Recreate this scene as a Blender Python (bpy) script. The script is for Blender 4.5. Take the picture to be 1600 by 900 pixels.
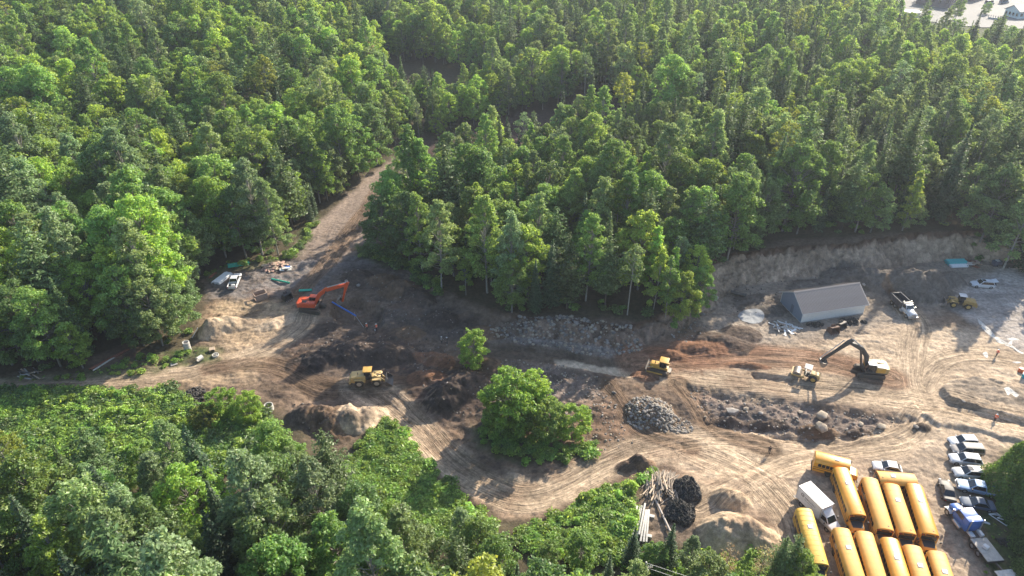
import bpy, bmesh, math, random
import numpy as np
from mathutils import Vector, Matrix, Euler, Quaternion

# ------------------------------------------------------------------ camera, sky, sun, exposure
scene = bpy.context.scene
for o in list(bpy.data.objects):
    bpy.data.objects.remove(o)
COL = scene.collection
CAM_H, PITCH, FPX = 84.0, math.radians(33.0), 1066.0
cam_d = bpy.data.cameras.new('camera')
cam_d.sensor_width = 36.0
cam_d.lens = 36.0 * FPX / 1600.0
cam_d.clip_start, cam_d.clip_end = 0.5, 9000.0
cam = bpy.data.objects.new('camera', cam_d)
COL.objects.link(cam)
cam.location = (0, 0, CAM_H)
cam.rotation_euler = (math.radians(90) - PITCH, 0, 0)
scene.camera = cam

SUN_AZ = math.atan2(0.66, 0.75)       # clockwise from +Y: behind the scene, to the right
SUN_EL = math.radians(29.0)
SUN_DIR = Vector((math.sin(SUN_AZ) * math.cos(SUN_EL), math.cos(SUN_AZ) * math.cos(SUN_EL), math.sin(SUN_EL)))
world = bpy.data.worlds.new('World')
scene.world = world
world.use_nodes = True
wn = world.node_tree
wn.nodes.clear()
sky = wn.nodes.new('ShaderNodeTexSky')
sky.sky_type = 'NISHITA'
sky.sun_disc = False
sky.sun_elevation = SUN_EL
sky.sun_rotation = SUN_AZ
sky.air_density, sky.dust_density, sky.ozone_density = 1.0, 1.2, 1.0
bg = wn.nodes.new('ShaderNodeBackground')
bg.inputs[1].default_value = 0.135
wo = wn.nodes.new('ShaderNodeOutputWorld')
wn.links.new(sky.outputs[0], bg.inputs[0])
wn.links.new(bg.outputs[0], wo.inputs[0])
sun_d = bpy.data.lights.new('sun', 'SUN')
sun_d.energy = 5.0
sun_d.angle = math.radians(0.55)
sun_d.color = (1.0, 0.90, 0.74)
sun = bpy.data.objects.new('sun', sun_d)
COL.objects.link(sun)
sun.location = SUN_DIR * 300
sun.rotation_euler = SUN_DIR.to_track_quat('Z', 'Y').to_euler()

scene.view_settings.view_transform = 'Standard'
scene.view_settings.look = 'None'
scene.view_settings.gamma = 1.0
scene.view_settings.exposure = 1.12
scene.view_settings.use_curve_mapping = False
scene.render.engine = 'CYCLES'
scene.cycles.use_denoising = True
scene.cycles.max_bounces = 6
scene.cycles.diffuse_bounces = 3
scene.cycles.glossy_bounces = 2
scene.cycles.transmission_bounces = 4
scene.cycles.transparent_max_bounces = 6
scene.cycles.volume_bounces = 0
scene.cycles.caustics_reflective = False
scene.cycles.caustics_refractive = False
scene.cycles.use_adaptive_sampling = True
scene.cycles.adaptive_threshold = 0.02

R = math.radians
rng = np.random.default_rng(7)
random.seed(7)

# ------------------------------------------------------------------ photograph pixel <-> place
_c, _s = math.cos(PITCH), math.sin(PITCH)


def at(px, py, h=0.0):
    """the place at height h that the photograph shows at pixel (px, py) of 1600 x 900"""
    u, v = (px - 800) / FPX, (450 - py) / FPX
    d = (u, _c + v * _s, -_s + v * _c)
    t = (h - CAM_H) / d[2]
    return (d[0] * t, d[1] * t)


def to_px(x, y, z):
    zz = z - CAM_H
    dep = y * _c - zz * _s
    return 800 + FPX * x / dep, 450 - FPX * (y * _s + zz * _c) / dep, FPX / dep


def poly_at(pts):
    return np.array([at(*p) for p in pts])


# ------------------------------------------------------------------ numeric helpers
def _hash(ix, iy, seed):
    h = (ix.astype(np.int64) * 374761393 + iy.astype(np.int64) * 668265263 + seed * 974634777) & 0xFFFFFFFF
    h = ((h ^ (h >> 13)) * 1274126177) & 0xFFFFFFFF
    h = h ^ (h >> 16)
    return (h & 0xFFFF) / 65535.0


def vnoise(x, y, seed=0):
    ix, iy = np.floor(x), np.floor(y)
    fx, fy = x - ix, y - iy
    fx, fy = fx * fx * (3 - 2 * fx), fy * fy * (3 - 2 * fy)
    a, b = _hash(ix, iy, seed), _hash(ix + 1, iy, seed)
    c, d = _hash(ix, iy + 1, seed), _hash(ix + 1, iy + 1, seed)
    return (a + (b - a) * fx) * (1 - fy) + (c + (d - c) * fx) * fy


def fbm(x, y, octaves=4, seed=0):
    s, a, t = 0.0, 1.0, 0.0
    for k in range(octaves):
        s = s + a * (vnoise(x, y, seed + k * 17) - 0.5)
        t += a
        x, y, a = x * 2.03 + 11.7, y * 2.03 + 5.3, a * 0.55
    return 2 * s / t


def sstep(a, b, x):
    t = np.clip((x - a) / (b - a), 0, 1)
    return t * t * (3 - 2 * t)


def poly_sdf(X, Y, P):
    """signed distance to polygon P, negative inside; exact only near P's bounding box"""
    out = np.full(X.shape, 1e3)
    lo, hi = P.min(0) - 25, P.max(0) + 25
    m = (X > lo[0]) & (X < hi[0]) & (Y > lo[1]) & (Y < hi[1])
    x, y = X[m], Y[m]
    d = np.full(x.shape, 1e9)
    ins = np.zeros(x.shape, bool)
    n = len(P)
    for i in range(n):
        a, b = P[i], P[(i + 1) % n]
        e = b - a
        t = np.clip(((x - a[0]) * e[0] + (y - a[1]) * e[1]) / max(e @ e, 1e-9), 0, 1)
        d = np.minimum(d, (x - a[0] - t * e[0]) ** 2 + (y - a[1] - t * e[1]) ** 2)
        cr = ((a[1] > y) != (b[1] > y)) & (x < (b[0] - a[0]) * (y - a[1]) / (b[1] - a[1] + 1e-12) + a[0])
        ins ^= cr
    d = np.sqrt(d)
    out[m] = np.where(ins, -d, d)
    return out


def path_sd(X, Y, P, reach=1e9):
    """nearest point of polyline P: (length along, signed distance, index fraction); + = left of travel"""
    best = np.full(X.shape, 1e18)
    S = np.zeros(X.shape)
    D = np.full(X.shape, 1e3)
    I = np.zeros(X.shape)
    acc = 0.0
    for i in range(len(P) - 1):
        a, b = P[i], P[i + 1]
        e = b - a
        L = math.hypot(*e)
        if L < 1e-6:
            continue
        tx, ty = X - a[0], Y - a[1]
        t = np.clip((tx * e[0] + ty * e[1]) / (L * L), 0, 1)
        dx, dy = tx - t * e[0], ty - t * e[1]
        dd = dx * dx + dy * dy
        m = dd < best
        best = np.where(m, dd, best)
        sg = np.sign(e[0] * dy - e[1] * dx)
        D = np.where(m, np.sqrt(dd) * np.where(sg == 0, 1, sg), D)
        S = np.where(m, acc + t * L, S)
        I = np.where(m, i + t, I)
        acc += L
    return S, D, I


def smooth_path(P, n=6):
    """Catmull-Rom through the points"""
    P = [np.array(p, float) for p in P]
    P = [2 * P[0] - P[1]] + P + [2 * P[-1] - P[-2]]
    out = []
    for i in range(1, len(P) - 2):
        p0, p1, p2, p3 = P[i - 1:i + 3]
        for k in range(n):
            t = k / n
            out.append(0.5 * ((2 * p1) + (-p0 + p2) * t + (2 * p0 - 5 * p1 + 4 * p2 - p3) * t * t + (-p0 + 3 * p1 - 3 * p2 + p3) * t ** 3))
    out.append(P[-2])
    return np.array(out)


# ------------------------------------------------------------------ materials
MATS = {}


def nodes_of(name):
    m = bpy.data.materials.new(name)
    m.use_nodes = True
    nt = m.node_tree
    nt.nodes.clear()
    return m, nt, nt.nodes.new, nt.links.new


def mat(name, col, rough=0.6, metal=0.0, var=0.12, scale=3.0, bump=0.0, dirt=0.0, dirtcol=(0.20, 0.15, 0.10), coat=0.0, spec=0.5):
    """a Principled surface with a little noise in colour, dust and relief"""
    if name in MATS:
        return MATS[name]
    m, nt, N, L = nodes_of(name)
    out, b = N('ShaderNodeOutputMaterial'), N('ShaderNodeBsdfPrincipled')
    L(b.outputs[0], out.inputs[0])
    tc = N('ShaderNodeTexCoord')
    n1 = N('ShaderNodeTexNoise')
    n1.inputs['Scale'].default_value = scale
    n1.inputs['Detail'].default_value = 5
    L(tc.outputs['Object'], n1.inputs['Vector'])
    ramp = N('ShaderNodeMapRange')
    ramp.inputs[1].default_value, ramp.inputs[2].default_value = 0.3, 0.7
    ramp.inputs[3].default_value, ramp.inputs[4].default_value = 1 - var, 1 + var
    L(n1.outputs[0], ramp.inputs[0])
    mul = N('ShaderNodeMix')
    mul.data_type, mul.blend_type = 'RGBA', 'MULTIPLY'
    mul.inputs[0].default_value = 1
    mul.inputs[6].default_value = (*col, 1)
    L(ramp.outputs[0], mul.inputs[7])
    src = mul.outputs[2]
    if dirt > 0:
        n2 = N('ShaderNodeTexNoise')
        n2.inputs['Scale'].default_value = scale * 0.6
        n2.inputs['Detail'].default_value = 8
        n2.inputs['Roughness'].default_value = 0.7
        L(tc.outputs['Object'], n2.inputs['Vector'])
        r2 = N('ShaderNodeMapRange')
        r2.inputs[1].default_value, r2.inputs[2].default_value = 0.45, 0.75
        r2.inputs[3].default_value, r2.inputs[4].default_value = dirt * 0.25, dirt
        L(n2.outputs[0], r2.inputs[0])
        mx = N('ShaderNodeMix')
        mx.data_type = 'RGBA'
        L(r2.outputs[0], mx.inputs[0])
        L(src, mx.inputs[6])
        mx.inputs[7].default_value = (*dirtcol, 1)
        src = mx.outputs[2]
    L(src, b.inputs['Base Color'])
    b.inputs['Roughness'].default_value = rough
    b.inputs['Metallic'].default_value = metal
    b.inputs['Specular IOR Level'].default_value = spec
    b.inputs['Coat Weight'].default_value = coat
    if bump > 0:
        bp = N('ShaderNodeBump')
        bp.inputs['Strength'].default_value = bump
        bp.inputs['Distance'].default_value = 0.05
        L(n1.outputs[0], bp.inputs['Height'])
        L(bp.outputs[0], b.inputs['Normal'])
    MATS[name] = m
    return m


# ------------------------------------------------------------------ objects and their tags
def tag(o, label=None, cat=None, group=None, kind=None):
    for k, v in (('label', label), ('category', cat), ('group', group), ('kind', kind)):
        if v:
            o[k] = v
    return o


def link(name, data, parent=None, loc=(0, 0, 0), rz=0.0):
    o = bpy.data.objects.new(name, data)
    COL.objects.link(o)
    if parent is not None:
        o.parent = parent
    o.location = loc
    o.rotation_euler = (0, 0, rz)
    return o


def thing(name, label, cat, loc=(0, 0, 0), rz=0.0, group=None):
    o = link(name, None, None, loc, rz)
    o.empty_display_size = 0.3
    return tag(o, label, cat, group)


def copy_tree(o, parent=None):
    c = o.copy()
    COL.objects.link(c)
    if parent is not None:
        c.parent = parent
    for ch in list(o.children):
        copy_tree(ch, c)
    return c


def quick_mesh(name, V, F, mats=(), mi=None, smooth=False):
    """V (n,3) array, F (m,k) array of faces that all have k corners"""
    V, F = np.asarray(V, np.float32), np.asarray(F, np.int32)
    me = bpy.data.meshes.new(name)
    me.vertices.add(len(V))
    me.vertices.foreach_set('co', V.ravel())
    k = F.shape[1]
    me.loops.add(F.size)
    me.loops.foreach_set('vertex_index', F.ravel())
    me.polygons.add(len(F))
    me.polygons.foreach_set('loop_start', np.arange(len(F), dtype=np.int32) * k)
    for m in mats:
        me.materials.append(m)
    if mi is not None:
        me.polygons.foreach_set('material_index', np.asarray(mi, np.int32))
    me.polygons.foreach_set('use_smooth', np.full(len(F), smooth))
    me.update(calc_edges=True)
    return me
# ------------------------------------------------------------------ the lie of the land
BANK = [(500, 395, 0, 2), (560, 412, .3, 2), (640, 448, .8, 3), (735, 500, 1.2, 4), (800, 526, 1.7, 4.5), (880, 536, 2.1, 5), (975, 550, 2.0, 5),
        (1040, 530, 1.9, 4.5), (1085, 505, 2.4, 4.5), (1120, 478, 3.4, 5.5), (1150, 450, 4.4, 7), (1250, 436, 4.6, 6.5), (1350, 430, 4.8, 6),
        (1440, 412, 4.8, 6), (1530, 405, 4.4, 5.5), (1575, 420, 3.2, 5), (1680, 430, 2.5, 6), (1900, 440, 2, 6)]
BANK_P = np.array([at(p[0], p[1]) for p in BANK])
BANK_H = np.array([p[2] for p in BANK])
BANK_W = np.array([p[3] for p in BANK])
# heaps: pixel of the foot's middle, half length, half width, turn (deg), height, flat top share, colour class
TAN, SAND, BROWN, DARK, RED, GREY, ROCK, PALE, BLACK = range(9)
SOIL = np.array([(.54, .42, .285), (.53, .41, .27), (.20, .135, .085), (.105, .080, .063), (.27, .145, .085), (.165, .145, .12), (.33, .285, .23), (.56, .46, .32), (.058, .047, .040)])
HEAPS = [
    (347, 512, 4.6, 3.4, 30, 2.8, .1, SAND), (332, 520, 3.0, 3.0, 0, 2.3, .1, SAND), (368, 508, 5.0, 2.6, 10, 1.1, .1, SAND),
    (560, 553, 8.0, 4.2, 0, 2.6, .1, DARK), (500, 560, 6.5, 5.0, 20, 1.2, .2, BLACK), (620, 552, 5.0, 3.4, -20, 1.8, .1, DARK), (600, 560, 4, 3, 0, 2.0, .1, DARK),
    (560, 436, 4.2, 3.6, 0, 2.0, .2, DARK), (625, 455, 5.2, 4.0, 0, 2.9, .1, BROWN), (655, 470, 4.4, 3.6, 0, 2.1, .1, DARK), (690, 500, 4.5, 3.5, 0, 1.6, .1, DARK), (600, 440, 4, 3, 0, 1.8, .2, BROWN),
    (700, 618, 5.0, 4.0, 10, 3.0, .1, BLACK), (730, 598, 5.5, 3.2, -20, 2.4, .1, DARK), (668, 592, 4.0, 2.6, 0, 1.4, .1, RED),
    (680, 563, 4.5, 2.2, -15, 1.7, .1, RED), (760, 570, 3.4, 2.2, 0, 1.3, .1, BROWN),
    (486, 648, 4.2, 3.6, 20, 3.0, .1, DARK), (525, 655, 4.8, 4.4, 60, 3.6, .15, BROWN), (560, 650, 3.8, 3.4, 40, 2.8, .1, TAN), (585, 640, 3.0, 2.5, 0, 1.2, .1, TAN),
    (1015, 640, 4.4, 3.4, -10, 1.9, .1, BROWN), (1035, 648, 3.6, 2.6, 20, 1.1, .1, BROWN), (983, 720, 2.6, 1.4, 15, 1.2, .1, DARK), (1008, 718, 2.0, 1.4, 0, 1.1, .1, BROWN), (996, 714, 1.6, 1.2, 0, 1.3, .1, DARK),
    (1145, 838, 5.4, 4.4, 0, 3.5, .1, SAND), (1180, 845, 3.6, 3.4, 0, 2.5, .1, SAND), (1118, 842, 3.0, 3.0, 0, 2.0, .1, SAND), (1140, 783, 3.4, 2.3, -10, 2.2, .25, SAND),
    (1378, 445, 6.5, 5, 10, 4.0, .1, GREY), (1400, 452, 4.5, 4.0, 0, 2.6, .1, BROWN), (1430, 457, 6.2, 5.4, -25, 5.4, .05, GREY), (1456, 454, 5.2, 4.8, -35, 4.4, .05, GREY),
    (1481, 440, 4.0, 3.2, 0, 3.0, .05, GREY), (1330, 440, 8, 5, 5, 3.6, .1, GREY), (1280, 447, 8, 3, 5, 1.5, .1, GREY), (1188, 478, 6, 5, 0, .8, .3, GREY),
    (1130, 535, 7, 3.5, -20, 1.3, .1, DARK), (1160, 522, 4, 3, -10, 1.2, .1, DARK), (1090, 545, 6, 2.4, -10, 1.3, .1, RED), (1040, 555, 5, 2.2, -20, 1.4, .1, RED), (1170, 572, 5, 1.2, -8, .9, .1, RED),
    (1008, 585, 2.8, 2.4, 0, 1.3, .1, RED), (455, 466, 2.2, 1.6, 0, .7, .2, BROWN), (1440, 668, 1.6, 1.2, 0, .9, .1, DARK),
    (640, 520, 4, 2.5, -15, .9, .2, BROWN), (760, 520, 5, 2.5, -12, .9, .2, BROWN), (430, 505, 5, 2.2, 30, .5, .2, TAN),
    (1140, 650, 3, 1.3, 0, 1.2, .1, DARK), (1280, 668, 3.4, 1.6, -10, 1.4, .1, BROWN), (1200, 655, 4, 1.2, -6, 1.0, .1, DARK), (1340, 672, 3, 1.0, 5, .7, .1, DARK),
]
# cuts: polygon (pixels), depth (+ up), width of the edge, roughness
LEVELS = [
    ([(470, 610), (600, 612), (690, 640), (760, 660), (900, 640), (960, 640), (1060, 632), (1200, 652), (1330, 690), (1300, 715), (1100, 745), (1000, 750), (860, 812), (740, 812), (600, 770), (500, 710)], -1.3, 6, 0),
    ([(1072, 603), (1200, 621), (1300, 638), (1425, 655), (1340, 684), (1262, 684), (1180, 668), (1105, 655)], -.95, 2.6, .42),
    ([(1468, 610), (1485, 598), (1530, 590), (1600, 612), (1700, 630), (1700, 690), (1600, 660), (1545, 647), (1485, 628)], .95, .7, .22),
    ([(1440, 648), (1470, 640), (1545, 658), (1700, 695), (1700, 722), (1600, 694), (1520, 672), (1462, 664)], .5, .6, .05),
    ([(520, 470), (556, 466), (598, 484), (592, 508), (545, 506), (522, 492)], -2.6, 2.2, .3),
    ([(745, 535), (870, 547), (1000, 574), (1030, 592), (960, 585), (860, 566), (745, 552)], -.8, .8, .03),
    ([(1175, 583), (1240, 590), (1238, 598), (1180, 592)], -.7, .6, .1),
    ([(780, 566), (880, 575), (950, 598), (960, 625), (880, 640), (800, 600)], -.5, 2, .2),
]
LEVELS = [(poly_at(p), *r) for p, *r in LEVELS]
_heap = [(at(px, py), a, b, R(t), h, f, c) for (px, py, a, b, t, h, f, c) in HEAPS]


def coarse(X, Y):
    """hill and bank: what carries the forest"""
    S, D, I = path_sd(X, Y, BANK_P)
    hb, wb = np.interp(I, range(len(BANK)), BANK_H), np.interp(I, range(len(BANK)), BANK_W)
    k = sstep(0, 1, D / wb + 0.16 * fbm(S / 3.0, D / 2.0, 4, 5) + .10 * fbm(S / 9.0, D * 0, 2, 6))
    h = hb * k + np.where(D > 0, .02 * np.clip(D - wb, 0, 200), 0) * sstep(-60, 20, X)
    left = sstep(30, -130, X)
    h = h + left * .075 * np.clip(Y - 165, 0, 900) + .010 * np.clip(Y - 200, 0, 500)
    h = h - .03 * np.clip(78 - Y, 0, 40) * sstep(40, -20, X)
    return h, D, wb, hb, S


def heap_shape(X, Y, hp):
    (cx, cy), a, b, t, h, f, c = hp
    dx, dy = X - cx, Y - cy
    u = (dx * math.cos(t) + dy * math.sin(t)) / a
    v = (-dx * math.sin(t) + dy * math.cos(t)) / b
    wob = 1 + .22 * fbm(X / 2.6 + cx, Y / 2.6, 3, 9)
    r = np.sqrt(u * u + v * v) / wob
    k = np.clip((1 - r) / (1 - f), 0, 1)
    k = k - .12 * k * k * sstep(.6, 1, k)
    gul = np.abs(fbm(np.arctan2(v, u) * 3.2 + cx, r * 1.4 + cy, 3, 23))
    return h * k * (1 + .20 * fbm(X / 1.3, Y / 1.3 + cy, 4, 21) - .34 * gul * (1 - k)) + .34 * sstep(0, .3, k) * (np.abs(fbm(X / 1.0 + cy, Y / 1.0, 3, 24)) + .45 * fbm(X / .5, Y / .5 + cx, 2, 25)) * min(1, h / 2), k


ROADS = [  # pixel lines of wheel tracks, half width in metres, depth of ruts, colour
    ([(-60, 606), (100, 600), (220, 592), (330, 575), (420, 545), (470, 512), (480, 490)], 3.4, .05, TAN),
    ([(330, 575), (420, 570), (500, 602), (570, 602), (640, 597), (720, 575)], 3.2, .07, BROWN),
    ([(1800, 715), (1600, 668), (1500, 640), (1420, 622), (1330, 612), (1200, 600), (1080, 588), (1000, 574)], 5.0, .07, TAN),
    ([(1800, 690), (1550, 655), (1450, 640), (1410, 678), (1330, 695), (1240, 688), (1130, 678), (1020, 690), (950, 715), (880, 752), (820, 768), (760, 750), (700, 712), (650, 660), (600, 618), (560, 600)], 4.2, .09, TAN),
    ([(1450, 640), (1425, 600), (1425, 550), (1432, 510), (1415, 480)], 3.6, .04, TAN),
    ([(1450, 636), (1440, 600), (1470, 565), (1530, 555), (1620, 570)], 3.4, .04, TAN),
    ([(1080, 690), (1150, 720), (1200, 760), (1240, 810), (1260, 880)], 4.4, .08, TAN),
    ([(1400, 690), (1250, 712), (1150, 760), (1090, 790)], 4.0, .07, TAN),
    ([(470, 455), (520, 400), (585, 310), (618, 275)], 3.2, .07, BROWN),
    ([(990, 560), (1080, 560), (1180, 556), (1290, 565), (1390, 590)], 4.6, .12, RED),
    ([(1060, 600), (1120, 660), (1200, 690)], 3.0, .14, BROWN),
    ([(950, 600), (1000, 660), (1080, 690)], 2.6, .10, BROWN),
]
ROADS = [(smooth_path(poly_at(p)), w, d, c) for p, w, d, c in ROADS]

PAINT = [  # ground colours from below up: polygon, colour, blur of the edge in metres
    ([(-80, 588), (60, 584), (150, 578), (130, 562), (200, 538), (240, 556), (300, 540), (318, 500), (330, 455), (318, 430), (350, 416), (420, 402), (455, 398), (520, 340), (590, 280), (640, 240), (760, 198), (830, 178),
      (1010, 190), (1040, 205), (900, 208), (760, 228), (650, 275), (610, 330), (585, 392), (640, 420), (700, 465), (760, 492), (850, 496, 2), (960, 498, 2), (1060, 510, 2), (1095, 480, 4), (1122, 440, 4), (1133, 404, 4.7),
      (1210, 378, 4.7), (1350, 369, 4.7), (1480, 360, 4.7), (1537, 374, 5.5), (1580, 402, 4.5), (1640, 410, 3), (1850, 430, 2), (1900, 720), (1640, 730), (1580, 1010), (1225, 1010), (1200, 860), (1090, 852), (1000, 835), (995, 745), (955, 742), (860, 802), (780, 795),
      (735, 778), (690, 725), (600, 640), (540, 692), (500, 692), (450, 645), (420, 628), (300, 608), (200, 607), (-80, 616)], (.20, .145, .10), 1.2),
    ([(330, 575), (318, 500), (338, 470), (420, 468), (520, 495), (450, 512), (430, 550), (400, 592), (280, 606), (190, 600), (120, 604), (120, 592)], (.40, .30, .19), 2),
    ([(330, 445), (440, 408), (570, 398), (625, 425), (540, 430), (500, 460), (400, 466), (330, 468)], (.20, .18, .165), 2),
    ([(440, 402), (500, 345), (580, 276), (628, 246), (660, 262), (620, 300), (585, 392), (540, 402)], (.27, .215, .17), 1.5),
    ([(640, 240), (780, 190), (830, 172), (1010, 185), (1040, 205), (900, 240), (760, 262), (660, 268)], (.085, .058, .046), 2),  # clearing behind the stand: its tree shade is put into the colour
    ([(515, 430), (560, 418), (640, 424), (700, 478), (760, 520), (740, 545), (600, 515), (560, 520), (600, 465), (520, 440)], (.15, .12, .095), 3),
    ([(430, 550), (450, 512), (520, 500), (580, 520), (690, 545), (705, 560), (640, 590), (560, 582), (460, 586)], (.10, .078, .062), 3),
    ([(590, 590), (640, 575), (770, 580), (770, 640), (690, 660), (640, 630)], (.105, .075, .058), 3),
    ([(760, 500, 2), (880, 492, 3), (985, 515, 2), (1000, 548), (940, 556), (850, 542), (770, 532)], (.29, .255, .22), 2),
    ([(775, 560), (880, 572), (950, 592), (950, 615), (870, 625), (820, 600)], (.19, .155, .13), 3),
    ([(745, 535), (870, 547), (1000, 574), (1030, 592), (960, 585), (860, 566), (745, 552)], (.155, .12, .085), .8),
    ([(866, 557), (1000, 576), (1020, 593), (960, 587), (872, 571)], (.62, .51, .36), .5),
    ([(985, 545), (1080, 528), (1180, 545), (1300, 562), (1300, 592), (1120, 594), (1000, 588)], (.27, .165, .11), 3),
    ([(1130, 440), (1560, 402), (1650, 405), (1480, 480), (1420, 512), (1280, 532), (1180, 548), (1100, 532), (1090, 500)], (.31, .26, .20), 3),
    ([(1280, 535), (1400, 505), (1500, 512), (1600, 525), (1850, 560), (1900, 720), (1640, 712), (1450, 702), (1440, 722), (1230, 742), (1180, 800), (1090, 762), (1050, 712), (960, 720), (880, 768), (800, 782), (735, 742), (860, 735), (960, 686), (1100, 668), (1250, 690),
      (1400, 682), (1440, 642), (1200, 605), (1080, 592), (1130, 560), (1200, 548)], (.52, .41, .285), 2.5),
    ([(1490, 455), (1600, 405), (1850, 420), (1850, 580), (1620, 560), (1560, 530), (1505, 492), (1480, 475)], (.43, .385, .33), 1.5),
    ([(1225, 745), (1440, 695), (1480, 680), (1560, 690), (1560, 760), (1505, 765), (1545, 930), (1500, 1010), (1230, 1010)], (.44, .35, .25), 2),
    ([(600, 618), (690, 690), (740, 765), (790, 782), (770, 730), (700, 680), (650, 622)], (.25, .165, .105), 2),
    ([(890, 640), (960, 622), (1010, 660), (1000, 690), (940, 700)], (.24, .16, .105), 3),
    ([(1075, 606), (1200, 624), (1300, 640), (1420, 656), (1340, 682), (1262, 682), (1180, 666), (1110, 652)], (.22, .175, .14), 1),
    ([(1470, 612), (1520, 592), (1600, 612), (1700, 630), (1700, 690), (1600, 660), (1545, 647), (1485, 628)], (.30, .245, .18), 1),
    ([(1000, 830), (1000, 740), (1040, 722), (1090, 765), (1090, 850)], (.22, .17, .12), 2),
]
PAINT = [(poly_at(p), c, w) for p, c, w in PAINT]
GREEN = [([(-80, 588), (60, 584), (150, 578), (215, 560), (300, 540), (345, 548), (330, 566), (220, 588), (120, 592), (-80, 600)], .7), ([(250, 552), (300, 540), (340, 548), (335, 562), (280, 575)], .9),
         ([(318, 430), (350, 416), (430, 402), (460, 396), (440, 405), (400, 420), (360, 424), (330, 440)], .8), ([(1520, 790), (1560, 755), (1560, 700), (1640, 690), (1640, 1010), (1560, 1010), (1545, 900)], .85),
         ([(560, 385), (600, 392), (640, 420), (620, 424), (560, 404)], .9), ([(735, 660), (830, 690), (930, 690), (900, 705), (820, 715), (745, 690)], .8),
         ([(480, 345), (500, 335), (470, 398), (452, 402)], .8)]
GREEN.append(([(1372, 10), (1390, 104), (1450, 132), (1640, 146), (1900, 150), (1900, -80), (1290, -80)], .9))
GREEN = [(poly_at(p), k) for p, k in GREEN]


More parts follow.
